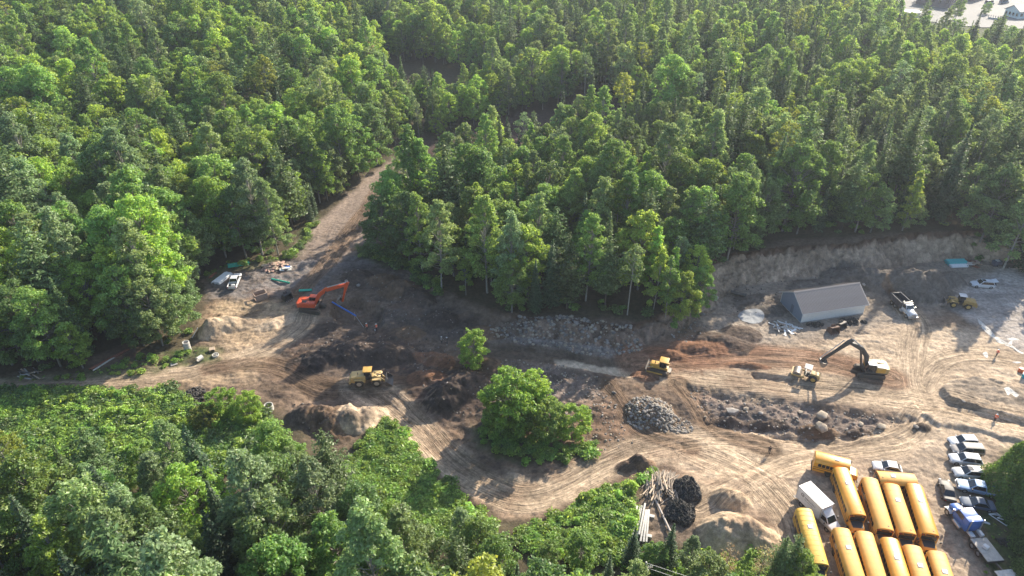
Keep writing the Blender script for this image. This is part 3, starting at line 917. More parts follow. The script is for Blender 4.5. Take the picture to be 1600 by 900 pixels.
SET_TREES = [  # trees one can point at in the photograph: pixel of the foot, kind, scale
    (739, 574, 'shrub_2_bright', .80), (812, 664, 'shrub_0_bright', 1.25), (780, 660, 'shrub_1_mid', .80), (893, 680, 'shrub_1_bright', .72), (848, 680, 'shrub_0_mid', .85), (835, 655, 'shrub_2_bright', .95),
    (745, 405, 'slim_1_bright', 1.18), (735, 412, 'tall_0_mid', .9), (800, 470, 'tall_1_grey', 1.0), (690, 452, 'tall_0_olive', 1.0), (640, 412, 'maple_0_dark', 1.0), (660, 425, 'tall_1_mid', .95),
    (800, 488, 'round_0_mid', .78), (915, 470, 'tall_0_mid', .95), (980, 492, 'sparse_0_olive', .78), (1040, 495, 'slim_0_mid', .85), (1062, 500, 'round_1_bright', .72), (1020, 488, 'slim_1_bright', .9), (1085, 485, 'maple_1_mid', .62), (945, 480, 'pine_0_pine', .75),
    (860, 478, 'spruce_0_spruce', .85), (885, 482, 'pine_1_pine', .8), (1082, 458, 'round_0_bright', .70), (605, 405, 'maple_1_dark', .95), (620, 395, 'tall_1_mid', .9),
    (410, 398, 'tall_0_grey', 1.15), (435, 398, 'tall_1_olive', .95), (385, 402, 'maple_0_dark', 1.0), (300, 455, 'tall_1_grey', .62), (255, 540, 'round_0_olive', .92), (280, 520, 'round_1_olive', .85), (225, 540, 'maple_1_dark', .8),
    (205, 505, 'maple_0_bright', 1.0), (165, 520, 'maple_1_bright', .95), (130, 555, 'spruce_0_pine', .95), (95, 572, 'maple_0_mid', .95), (60, 565, 'maple_1_dark', 1.0), (130, 575, 'round_0_bright', .65), (20, 570, 'maple_0_mid', 1.0), (210, 415, 'tall_0_grey', 1.0), (140, 430, 'tall_1_grey', 1.0),
    (352, 650, 'shrub_1_bright', .62), (385, 660, 'shrub_0_bright', .62), (325, 665, 'shrub_1_gold', .5),
    (985, 882, 'spruce_1_spruce', .42), (1040, 888, 'spruce_0_spruce', .50), (1075, 895, 'tall_0_grey', .36), (1208, 910, 'pine_0_pine', .42), (1240, 915, 'round_1_bright', .44), (1100, 898, 'slim_0_bright', .36), (1130, 905, 'dead_0_dead', .45), (1160, 908, 'slim_1_mid', .38), (1182, 912, 'dead_0_dead', .5), (1228, 905, 'pine_1_pine', .42), (1020, 898, 'round_0_mid', .42),
    (1262, 935, 'shrub_0_bright', .55), 
    (30, 930, 'sparse_1_olive', 1.0), (130, 945, 'round_1_bright', .9), (140, 960, 'slim_0_gold', 1.1), (60, 800, 'sparse_0_gold', .8), (335, 800, 'spruce_1_spruce', .95), (515, 870, 'tall_1_grey', .95), (640, 930, 'tall_0_olive', .8),
]


def plant():
    rg = np.random.default_rng(11)
    pts = []
    for px, py, key, sc in SET_TREES:
        p = on_ground(px, py)
        pts.append((p.x, p.y, key, sc))
    base = np.array([(p[0], p[1]) for p in pts])
    out = [(x, y, k, s, 'set') for x, y, k, s in pts]
    # jittered rows, closer at the edge
    step = 4.8
    ys = np.arange(28, 640, step)
    for y0 in ys:
        half = 95 + .80 * y0
        far = y0 > 250
        st = step * (1.12 if far else 1.0)
        xs = np.arange(-half, half + 40, st)
        x = xs + rg.uniform(-.45, .45, len(xs)) * st
        y = y0 + rg.uniform(-.45, .45, len(xs)) * st
        keep = free(x, y, .6) & (rg.uniform(size=len(x)) < .95)
        for xx, yy in zip(x[keep], y[keep]):
            if np.min((base[:, 0] - xx) ** 2 + (base[:, 1] - yy) ** 2) < 11:
                continue
            px, py, sc = to_px(xx, yy, 0)
            if py > 1150 or px < -420 or px > 2250:
                continue
            z = zone_of(px, py)
            big = fbm(np.array([xx / 40.0]), np.array([yy / 40.0]), 3, 300)[0]
            mixw = dict(MIX[z])
            if px < 640 and z == 'back':
                for k in mixw:
                    mixw[k] *= {'maple': 2.0, 'round': 1.8, 'spire': .6, 'tall': .7}.get(k.split(':')[0], 1)
            if big > .12:       # stands of one kind
                for k in mixw:
                    if k.split(':')[0] in ('spruce', 'spire', 'pine'):
                        mixw[k] *= 2.6
            elif big < -.15:
                for k in mixw:
                    if k.split(':')[0] in ('maple', 'round'):
                        mixw[k] *= 2.2
            key = pick(mixw, rg)
            s = rg.uniform(.58, 1.05) + .35 * rg.uniform() ** 3
            if z in ('left', 'back') and px < 600 and not key.startswith(('spire', 'spruce')):
                s *= 1.12
            if z == 'back':
                s *= .92
            if z == 'bottom':
                s *= 1.02 if px < 640 else .88
                if free(xx, yy, 5.0)[0] == False:
                    s *= .62
                elif free(xx, yy, 9.0)[0] == False:
                    s *= .8
            if (600 < px < 1080 and 240 < py < 340) or (580 < px < 840 and 175 < py < 250):
                s *= .82
            if px > 1370 and py < 165:
                s *= .78
            if key.startswith('spire'):
                s *= rg.uniform(.7, 1.1)
            out.append((xx, yy, key, s, z))
    return out


_planted = plant()
_gz = ground([p[0] for p in _planted], [p[1] for p in _planted])
_rg = np.random.default_rng(5)
for (x, y, key, s, z), g in zip(_planted, _gz):
    TREES.append((x, y, float(g), key, s, _rg.uniform(0, 6.283), z))

# ---- which trees show largest
_ONES = 'first second third fourth fifth sixth seventh eighth ninth tenth eleventh twelfth thirteenth fourteenth fifteenth sixteenth seventeenth eighteenth nineteenth'.split()
_TENS = [('twenty', 'twentieth'), ('thirty', 'thirtieth'), ('forty', 'fortieth'), ('fifty', 'fiftieth'), ('sixty', 'sixtieth'), ('seventy', 'seventieth')]
NUM = _ONES + [w if d == 0 else f'{t}-{_ONES[d - 1]}' for t, w in _TENS for d in range(10)]
SHAPE = {'maple': 'broad', 'round': 'rounded', 'tall': 'tall', 'slim': 'slim', 'sparse': 'high-crowned', 'shrub': 'low bushy', 'spruce': 'conical', 'spire': 'spire-shaped', 'pine': 'plumed', 'dead': 'nearly leafless'}
TONE = {'bright': 'bright green', 'mid': 'mid-green', 'dark': 'dark green', 'olive': 'olive green', 'grey': 'grey-green', 'gold': 'yellow-green', 'spruce': 'dark', 'pine': 'green', 'dead': 'grey-brown'}
WOOD_AREAS = [('the bottom wood', lambda x, y: y > 690), ('woods by the left track', lambda x, y: x < 330 and y > 430), ('woods left of rising track', lambda x, y: x < 600 and y > 235),
              ('the stand above the rubble', lambda x, y: x < 1130 and y > 235), ('the wood above the shed', lambda x, y: y > 235), ('the far forest', lambda x, y: True)]


def choose():
    vis = []
    for i, (x, y, z, key, s, r, zn) in enumerate(TREES):
        H, W = SPEC[key]['h'] * s, SPEC[key]['w'] * s
        px, py, sc = to_px(x, y, z + H * .75)
        if -10 < px < 1610 and -5 < py < 915:
            edge = 1.0 if zn != 'set' else 9.0
            vis.append((sc * math.sqrt(H * W) * edge, i, px, py))
    vis.sort(reverse=True)
    br, co = [], []
    for v in vis:
        k = TREES[v[1]][3].split('_')[0]
        (co if k in ('spruce', 'spire', 'pine') else br).append(v)
    return br[:300], co[:220]


BR, CO = choose()
CHOSEN = {}
for lst in (BR, CO):
    for _, i, px, py in lst:
        CHOSEN[i] = (px, py)


def build_trees():
    named = {}
    for i, (px, py) in CHOSEN.items():
        x, y, z, key, s, r, zn = TREES[i]
        kind, _, lf_ = key.split('_')
        fx, fy, _ = to_px(x, y, z)
        for ai, (an, fn) in enumerate(WOOD_AREAS):
            if fn(fx, fy):
                break
        con = kind in ('spruce', 'spire', 'pine')
        size = 'big' if s > 1.0 else ('small' if s < .72 else 'medium')
        named.setdefault((con, kind, lf_, size, ai), []).append((px, i))
    for (con, kind, lf_, size, ai), lst in named.items():
        lst.sort()
        noun = {'spruce': 'spruce', 'spire': 'spruce', 'pine': 'pine', 'dead': 'dying tree', 'tall': 'poplar', 'slim': 'aspen', 'sparse': 'birch'}.get(kind, 'leafy tree')
        for k, (px, i) in enumerate(lst):
            x, y, z, key, s, r, zn = TREES[i]
            d = f"{size} {SHAPE[kind]} {TONE[lf_]} {noun}"
            if len(lst) == 1:
                lab = f"{d}, only one in {WOOD_AREAS[ai][0]}"
            else:
                lab = f"{NUM[k]} {d} from left in {WOOD_AREAS[ai][0]}"
            nm = {'spruce': 'spruce_tree', 'spire': 'spruce_tree', 'pine': 'pine_tree'}.get(kind, 'broadleaf_tree')
            t = thing(nm, lab, 'tree', (x, y, z), r, 'conifers of the forest' if con else 'leafy trees of the forest')
            t.scale = (s, s, s)
            link('trunk', SPEC[key]['trunk'], t)
            dress(link('crown', SPEC[key]['crown'], t), 0, LEAF[SPEC[key]['leaf']])


build_trees()


# ---- all the other trees: one mass
def scatter_object(name, pts, lib, label, cat=None, face=None):
    """pts: list of (x, y, z, index, scale, rot); lib: list of (V, F, material index list, materials)"""
    coll = bpy.data.collections.new(name + '_shapes')
    for k, me in enumerate(lib):
        o = bpy.data.objects.new(f'{k:03d}_{name}_shape', me[0] if isinstance(me, tuple) else me)
        coll.objects.link(o)
        if isinstance(me, tuple):
            dress(o, me[1], me[2])
    A = np.array(pts, float)
    me = bpy.data.meshes.new(name)
    me.vertices.add(len(A))
    me.vertices.foreach_set('co', A[:, :3].astype(np.float32).ravel())
    for nm, typ, col in (('which', 'INT', 3), ('size', 'FLOAT', 4), ('turn', 'FLOAT', 5)):
        a = me.attributes.new(nm, typ, 'POINT')
        a.data.foreach_set('value', A[:, col].astype(np.int32 if typ == 'INT' else np.float32))
    o = link(name, me)
    tag(o, label, cat, None, 'stuff')
    ng = bpy.data.node_groups.new(name + '_nodes', 'GeometryNodeTree')
    ng.interface.new_socket('Geometry', in_out='INPUT', socket_type='NodeSocketGeometry')
    ng.interface.new_socket('Geometry', in_out='OUTPUT', socket_type='NodeSocketGeometry')
    N, L = ng.nodes.new, ng.links.new
    gi, go = N('NodeGroupInput'), N('NodeGroupOutput')
    ci = N('GeometryNodeCollectionInfo')
    ci.inputs['Collection'].default_value = coll
    ci.inputs['Separate Children'].default_value = True
    ci.inputs['Reset Children'].default_value = True
    ip = N('GeometryNodeInstanceOnPoints')
    ip.inputs['Pick Instance'].default_value = True

    def attr(nm, typ):
        n = N('GeometryNodeInputNamedAttribute')
        n.data_type = typ
        n.inputs['Name'].default_value = nm
        return n.outputs['Attribute']
    cx = N('ShaderNodeCombineXYZ')
    L(attr('turn', 'FLOAT'), cx.inputs['Z'])
    L(gi.outputs[0], ip.inputs['Points'])
    L(ci.outputs[0], ip.inputs['Instance'])
    L(attr('which', 'INT'), ip.inputs['Instance Index'])
    L(cx.outputs[0], ip.inputs['Rotation'])
    L(attr('size', 'FLOAT'), ip.inputs['Scale'])
    L(ip.outputs[0], go.inputs[0])
    md = o.modifiers.new('scatter', 'NODES')
    md.node_group = ng
    return o


_kid = {k: i for i, k in enumerate(KEYS)}
rest = [(x, y, z, _kid[key], s, r) for i, (x, y, z, key, s, r, zn) in enumerate(TREES) if i not in CHOSEN]
scatter_object('forest', rest, [(SPEC[k]['far'], 1, LEAF[SPEC[k]['leaf']]) for k in KEYS], 'mixed leafy and conifer forest massed over the far slopes')
print('trees', len(TREES), 'own', len(CHOSEN))

# ---- undergrowth: weeds, saplings and creepers in dense sheets
def bush_mesh(seed, r, h, n, ls, leaf):
    rg = np.random.default_rng(seed)
    nb = 7
    C, N = [], []
    for k in range(nb):
        a, q = rg.uniform(0, 6.28), rg.uniform(0, .65) * r
        c = np.array((q * math.cos(a), q * math.sin(a), h * rg.uniform(.35, .62)))
        rr = r * rg.uniform(.4, .62)
        d = rg.normal(size=(n // nb, 3))
        d /= np.linalg.norm(d, axis=1, keepdims=True)
        d[:, 2] = np.abs(d[:, 2]) * rg.choice((1, 1, -.5), len(d))
        C.append(c + d * rr * np.array((1, 1, h / r * .55)) * rg.uniform(.7, 1.1, (len(d), 1)))
        N.append(d * .4 + np.array((0, 0, .6)) + rg.normal(0, .4, (len(d), 3)))
    lv, lf = cards(np.concatenate(C), np.concatenate(N), ls, rg)
    return quick_mesh('bush_shape', lv, lf, [LEAF[leaf]])


BUSH = [bush_mesh(1, 1.1, 1.3, 260, .19, 'weed'), bush_mesh(2, 1.4, 1.1, 280, .20, 'weed'), bush_mesh(3, .9, 1.7, 240, .18, 'bright'), bush_mesh(4, 1.2, 1.2, 260, .19, 'mid'), bush_mesh(5, .8, 1.0, 160, .17, 'olive'),
        bush_mesh(6, .45, .5, 60, .14, 'weed'), bush_mesh(7, .35, .35, 44, .12, 'mid'), bush_mesh(8, 1.3, 1.3, 300, .20, 'dark')]
THICKETS = [  # polygon (pixels), spacing, kinds, scale
    ([(-100, 618), (40, 612), (200, 612), (280, 612), (300, 640), (340, 640), (420, 650), (440, 720), (300, 740), (100, 760), (-100, 770)], 1.0, (0, 1, 2, 3, 7), 1.15),
    ([(545, 705), (575, 670), (600, 645), (640, 680), (690, 735), (735, 785), (770, 800), (770, 860), (640, 840), (560, 790), (510, 745)], .95, (0, 1, 1, 3), 1.05),
    ([(845, 815), (900, 780), (960, 755), (1000, 745), (1030, 722), (1045, 735), (1000, 760), (1000, 800), (985, 835), (975, 880), (850, 870), (790, 850)], .95, (0, 1, 1, 3, 2), 1.0),
    ([(735, 665), (770, 650), (870, 690), (930, 680), (925, 700), (860, 715), (780, 705)], 1.0, (0, 1, 3), .9),
    ([(255, 556), (300, 543), (312, 548), (300, 560), (265, 572), (245, 570)], 1.1, (0, 5, 6), .7),
    ([(322, 432), (350, 414), (420, 402), (440, 400), (440, 406), (400, 413), (355, 420)], 1.1, (0, 5, 5, 3), .8),
    ([(-100, 596), (60, 590), (160, 574), (235, 548), (262, 574), (200, 586), (100, 596)], 1.3, (5, 6, 5, 0), .75),
    ([(1530, 800), (1560, 760), (1600, 720), (1640, 720), (1640, 960), (1555, 960)], 1.5, (6, 6, 5), .7),
    ([(570, 388), (600, 392), (640, 420), (700, 462), (690, 470), (630, 428), (570, 402)], 1.2, (3, 7, 0), 1.0),
    ([(440, 402), (456, 392), (488, 350), (498, 352), (470, 390), (452, 404)], 1.2, (3, 7, 0), 1.0),
    ([(1000, 850), (1090, 862), (1230, 890), (1230, 960), (1000, 930)], 1.3, (0, 3, 2), 1.1),
]


def thickets():
    rg = np.random.default_rng(23)
    pts = []
    for poly, st, kinds, sc in THICKETS:
        P = poly_at(poly)
        lo, hi = P.min(0), P.max(0)
        gx, gy = np.meshgrid(np.arange(lo[0], hi[0], st), np.arange(lo[1], hi[1], st))
        x = gx.ravel() + rg.uniform(-.5, .5, gx.size) * st
        y = gy.ravel() + rg.uniform(-.5, .5, gx.size) * st
        m = poly_sdf(x, y, P) < .5 * rg.normal(size=x.shape) - .2
        x, y = x[m], y[m]
        z = ground(x, y)
        big = 1 + .45 * fbm(x / 4, y / 4, 3, 401)
        for a, b, c, g in zip(x, y, z, big):
            pts.append((a, b, c - .1, kinds[rg.integers(len(kinds))], sc * g * rg.uniform(.7, 1.25), rg.uniform(0, 6.28)))
    # brush under the outer trees
    for i, (x, y, z, key, s, r, zn) in enumerate(TREES):
        if i in CHOSEN and rg.uniform() < .75:
            for _ in range(2):
                a, q = rg.uniform(0, 6.28), rg.uniform(.8, 3)
                xx, yy = x + q * math.cos(a), y + q * math.sin(a)
                if free(xx, yy, .3)[0]:
                    pts.append((xx, yy, float(ground(xx, yy)) - .1, (3, 7, 0)[rg.integers(3)], rg.uniform(.7, 1.4), rg.uniform(0, 6.28)))
    return pts


scatter_object('undergrowth', thickets(), BUSH, 'dense green weeds, saplings and creepers along the dirt edges')
# ------------------------------------------------------------------ mesh building for vehicles and yard things
class MB:
    def __init__(self):
        self.v, self.f = [], []

    def add(self, V, F):
        n = len(self.v)
        self.v += [tuple(p) for p in V]
        self.f += [tuple(i + n for i in f) for f in F]
        return self

    def hexa(self, b, t):
        """bottom and top quads, counter-clockwise from above"""
        return self.add(list(b) + list(t), [(3, 2, 1, 0), (4, 5, 6, 7), (0, 1, 5, 4), (1, 2, 6, 5), (2, 3, 7, 6), (3, 0, 4, 7)])

    def box(self, x0, x1, y0, y1, z0, z1):
        q = [(x0, y0), (x1, y0), (x1, y1), (x0, y1)]
        return self.hexa([(*p, z0) for p in q], [(*p, z1) for p in q])

    def prism(self, prof, y0, y1):
        """profile of (x, z), pushed out from y0 to y1"""
        n = len(prof)
        ar = sum(prof[i][0] * prof[(i + 1) % n][1] - prof[(i + 1) % n][0] * prof[i][1] for i in range(n))
        if ar < 0:
            prof = prof[::-1]
        V = [(x, y0, z) for x, z in prof] + [(x, y1, z) for x, z in prof]
        F = [tuple(range(n)), tuple(range(2 * n - 1, n - 1, -1))] + [(i, n + i, n + (i + 1) % n, (i + 1) % n) for i in range(n)]
        return self.add(V, F)

    def prism_x(self, prof, x0, x1, prof1=None):
        """profile of (y, z), pushed out from x0 to x1"""
        p1 = prof1 or prof
        n = len(prof)
        V = [(x0, y, z) for y, z in prof] + [(x1, y, z) for y, z in p1]
        F = [tuple(range(n)), tuple(range(2 * n - 1, n - 1, -1))] + [(i, n + i, n + (i + 1) % n, (i + 1) % n) for i in range(n)]
        return self.add(V, F)

    def loft(self, secs):
        """list of rings with the same number of points"""
        n = len(secs[0])
        V = [p for s in secs for p in s]
        F = [tuple(range(n))[::-1], tuple(range((len(secs) - 1) * n, len(secs) * n))]
        for k in range(len(secs) - 1):
            F += [(k * n + i, k * n + (i + 1) % n, (k + 1) * n + (i + 1) % n, (k + 1) * n + i) for i in range(n)]
        return self.add(V, F)

    def cyl(self, a, b, r, seg=16, r2=None):
        a, b = np.array(a, float), np.array(b, float)
        r2 = r if r2 is None else r2
        d = (b - a) / np.linalg.norm(b - a)
        u = np.cross(d, (0, 0, 1.0) if abs(d[2]) < .9 else (1.0, 0, 0))
        u /= np.linalg.norm(u)
        w = np.cross(d, u)
        ring = lambda c, q: [tuple(c + q * (u * math.cos(2 * math.pi * k / seg) + w * math.sin(2 * math.pi * k / seg))) for k in range(seg)]
        return self.loft([ring(a, r), ring(b, r2)])

    def pipe(self, P, r, seg=8):
        P = [np.array(p, float) for p in P]
        V, F = tube(P, [r] * len(P), seg)
        n = len(P)
        F = [tuple(f) for f in F] + [tuple(range(seg))[::-1], tuple(range((n - 1) * seg, n * seg))]
        return self.add(V, F)

    def hollow(self, a, b, r, ri, seg=20):
        """open pipe or ring"""
        a, b = np.array(a, float), np.array(b, float)
        d = (b - a) / np.linalg.norm(b - a)
        u = np.cross(d, (0, 0, 1.0) if abs(d[2]) < .9 else (1.0, 0, 0))
        u /= np.linalg.norm(u)
        w = np.cross(d, u)
        V = []
        for c, q in ((a, r), (b, r), (b, ri), (a, ri)):
            V += [tuple(c + q * (u * math.cos(2 * math.pi * k / seg) + w * math.sin(2 * math.pi * k / seg))) for k in range(seg)]
        F = []
        for s in range(4):
            F += [(s * seg + i, s * seg + (i + 1) % seg, ((s + 1) % 4) * seg + (i + 1) % seg, ((s + 1) % 4) * seg + i) for i in range(seg)]
        return self.add(V, F)

    def mesh(self, name, m, bevel=0.0, smooth=35):
        bm = bmesh.new()
        vs = [bm.verts.new(p) for p in self.v]
        for f in self.f:
            try:
                bm.faces.new([vs[i] for i in f])
            except ValueError:
                pass
        bmesh.ops.recalc_face_normals(bm, faces=bm.faces)
        if bevel > 0:
            es = [e for e in bm.edges if len(e.link_faces) == 2 and e.calc_face_angle(0) > R(38)]
            bmesh.ops.bevel(bm, geom=es, offset=bevel, segments=2, affect='EDGES', profile=.6, clamp_overlap=True)
        me = bpy.data.meshes.new(name)
        bm.to_mesh(me)
        bm.free()
        me.materials.append(m)
        if smooth:
            me.polygons.foreach_set('use_smooth', np.ones(len(me.polygons), bool))
            me.set_sharp_from_angle(angle=R(smooth))
        return me

    def build(self, name, m, parent=None, bevel=0.0, smooth=35, loc=(0, 0, 0), rz=0.0):
        return link(name, self.mesh(name, m, bevel, smooth), parent, loc, rz)


def tilt(o, px_len=1.0):
    """lay a thing on the slope it stands on: sample the ground fore, aft, left, right"""
    c, s = math.cos(o.rotation_euler.z), math.sin(o.rotation_euler.z)
    x, y = o.location.x, o.location.y
    hl, hw = px_len, px_len * .45
    gf, gb = float(ground(x + c * hl, y + s * hl)), float(ground(x - c * hl, y - s * hl))
    gl, gr = float(ground(x - s * hw, y + c * hw)), float(ground(x + s * hw, y - c * hw))
    o.rotation_euler = Euler((math.atan2(gl - gr, 2 * hw) * .8, -math.atan2(gf - gb, 2 * hl), o.rotation_euler.z), 'XYZ')
    o.location.z = (gf + gb + gl + gr + 2 * float(ground(x, y))) / 6
    return o


def put(px, py, lift=0.0):
    p = on_ground(px, py, lift)
    return (p.x, p.y, p.z)


DUST = (.30, .23, .155)
M_TYRE = mat('tyre_rubber', (.030, .029, .028), .85, dirt=.45, dirtcol=(.14, .11, .08), scale=4)
M_RIM = mat('rim_grey', (.35, .35, .35), .45, .5, dirt=.3, dirtcol=DUST)
M_RIM_Y = mat('rim_yellow', (.55, .36, .08), .5, dirt=.5, dirtcol=DUST)
M_GLASS = mat('car_glass', (.018, .022, .027), .08, var=.2, spec=.8)
M_BLACK = mat('black_paint', (.022, .022, .024), .45, dirt=.25, dirtcol=(.12, .10, .08))
M_STEEL = mat('dark_steel', (.10, .095, .09), .55, .4, dirt=.5, dirtcol=(.16, .12, .085))
M_WORN = mat('worn_steel', (.30, .27, .24), .5, .5, dirt=.5, dirtcol=(.20, .15, .10))
M_CHROME = mat('bright_metal', (.50, .50, .50), .35, .85)
M_WHITE = mat('white_paint', (.56, .57, .58), .4, coat=.15, var=.04, dirt=.08, dirtcol=DUST)
M_YBUS = mat('bus_yellow', (.68, .30, .018), .42, coat=.3, var=.08, scale=.8, dirt=.38, dirtcol=(.50, .30, .11))
M_YBUS2 = mat('bus_yellow_faded', (.68, .34, .055), .6, var=.10, scale=.8, dirt=.45, dirtcol=(.54, .36, .17))
M_YBUS3 = mat('bus_yellow_pale', (.66, .40, .05), .55, var=.06, scale=.8, dirt=.15, dirtcol=(.66, .50, .22))
M_CAT = mat('machine_yellow', (.58, .33, .055), .45, dirt=.4, dirtcol=(.40, .29, .16))
M_CAT2 = mat('machine_yellow_dusty', (.52, .35, .12), .6, dirt=.55, dirtcol=(.46, .36, .23))
M_ORANGE = mat('machine_orange', (.66, .085, .022), .42, coat=.2, dirt=.18, dirtcol=(.30, .16, .10))
M_LIGHT_R = mat('red_lens', (.45, .02, .015), .25)
M_LIGHT_W = mat('clear_lens', (.65, .66, .66), .2)
M_AMBER = mat('amber_lens', (.75, .28, .02), .25)
M_TRACK = mat('track_steel', (.085, .075, .066), .7, .3, dirt=.65, dirtcol=(.17, .125, .085))


_wheel_cache = {}


def wheel(parent, x, y, r, w, rim=M_RIM, lug=False):
    """tyre with its rim as a sub-part; axle along y"""
    key = (round(r, 3), round(w, 3), rim.name, lug)
    if key not in _wheel_cache:
        t = MB()
        prof = [(-w / 2, r * .58), (-w / 2, r * .92), (-w * .36, r), (w * .36, r), (w / 2, r * .92), (w / 2, r * .58)]
        seg = 20
        secs = []
        for k in range(seg):
            a = 2 * math.pi * k / seg
            rr = (1.03 if (lug and k % 2) else 1.0)
            secs.append([(q * rr * math.cos(a), yy, q * rr * math.sin(a)) for yy, q in prof])
        V = [p for s in secs for p in s]
        n = len(prof)
        F = [(k * n + i, k * n + (i + 1) % n, ((k + 1) % seg) * n + (i + 1) % n, ((k + 1) % seg) * n + i) for k in range(seg) for i in range(n)]
        t.add(V, F)
        m = MB().cyl((0, -w * .40, 0), (0, w * .40, 0), r * .60, 16).cyl((0, -w * .47, 0), (0, w * .47, 0), r * .20, 10)
        _wheel_cache[key] = (t.mesh('wheel', M_TYRE), m.mesh('rim', rim))
    tm, rm = _wheel_cache[key]
    o = link('wheel', tm, parent, (x, y, r))
    link('rim', rm, o)
    return o


def pane(mb, quad, inset=.08, out=.012):
    """a thin glass slab lying on a quad face, drawn in from its edges"""
    q = [np.array(p, float) for p in quad]
    c = sum(q) / 4
    n = np.cross(q[1] - q[0], q[3] - q[0])
    n /= np.linalg.norm(n)
    w = [p + (c - p) * inset * 2 for p in q]
    mb.add([p + n * .001 - n * .02 for p in w] + [p + n * out for p in w], [(3, 2, 1, 0), (4, 5, 6, 7), (0, 1, 5, 4), (1, 2, 6, 5), (2, 3, 7, 6), (3, 0, 4, 7)])
    return mb


def cabin(parent, bot, top, body, names=('side_window', 'windshield', 'side_window', 'rear_window'), inset=.07, roof_t=.05, glass=M_GLASS, cabname='cab'):
    """a cab: frustum with a pane on each side. bot/top: quads counter-clockwise from rear-right: (rear-right, front-right, front-left, rear-left)"""
    MB().hexa(bot, top).build(cabname, body, parent, bevel=.05)
    for i in range(4):
        j = (i + 1) % 4
        if names[i] is None:
            continue
        pane(MB(), [bot[i], bot[j], top[j], top[i]], inset).build(names[i], glass, parent, smooth=0)


def rect(x0, x1, hw, z, hw1=None):
    """quad rear-right, front-right, front-left, rear-left"""
    hw1 = hw if hw1 is None else hw1
    return [(x0, -hw, z), (x1, -hw1, z), (x1, hw1, z), (x0, hw, z)]


def paint(name, col, rough=.3, dirt=.12):
    return mat(name, tuple(v * .85 for v in col), max(rough, .5), .0, .05, 2.0, dirt=dirt, dirtcol=DUST, coat=.0, spec=.22)


def body_loft(stations):
    """stations: (x, half width, z low, z belt, z top)"""
    secs = []
    for x, w, zl, zb, zt in stations:
        secs.append([(x, -w * .86, zl), (x, w * .86, zl), (x, w, zl + (zb - zl) * .35), (x, w, zb), (x, w * .90, zt), (x, w * .45, zt + .035), (x, -w * .45, zt + .035), (x, -w * .90, zt), (x, -w, zb), (x, -w, zl + (zb - zl) * .35)])
    return MB().loft(secs)


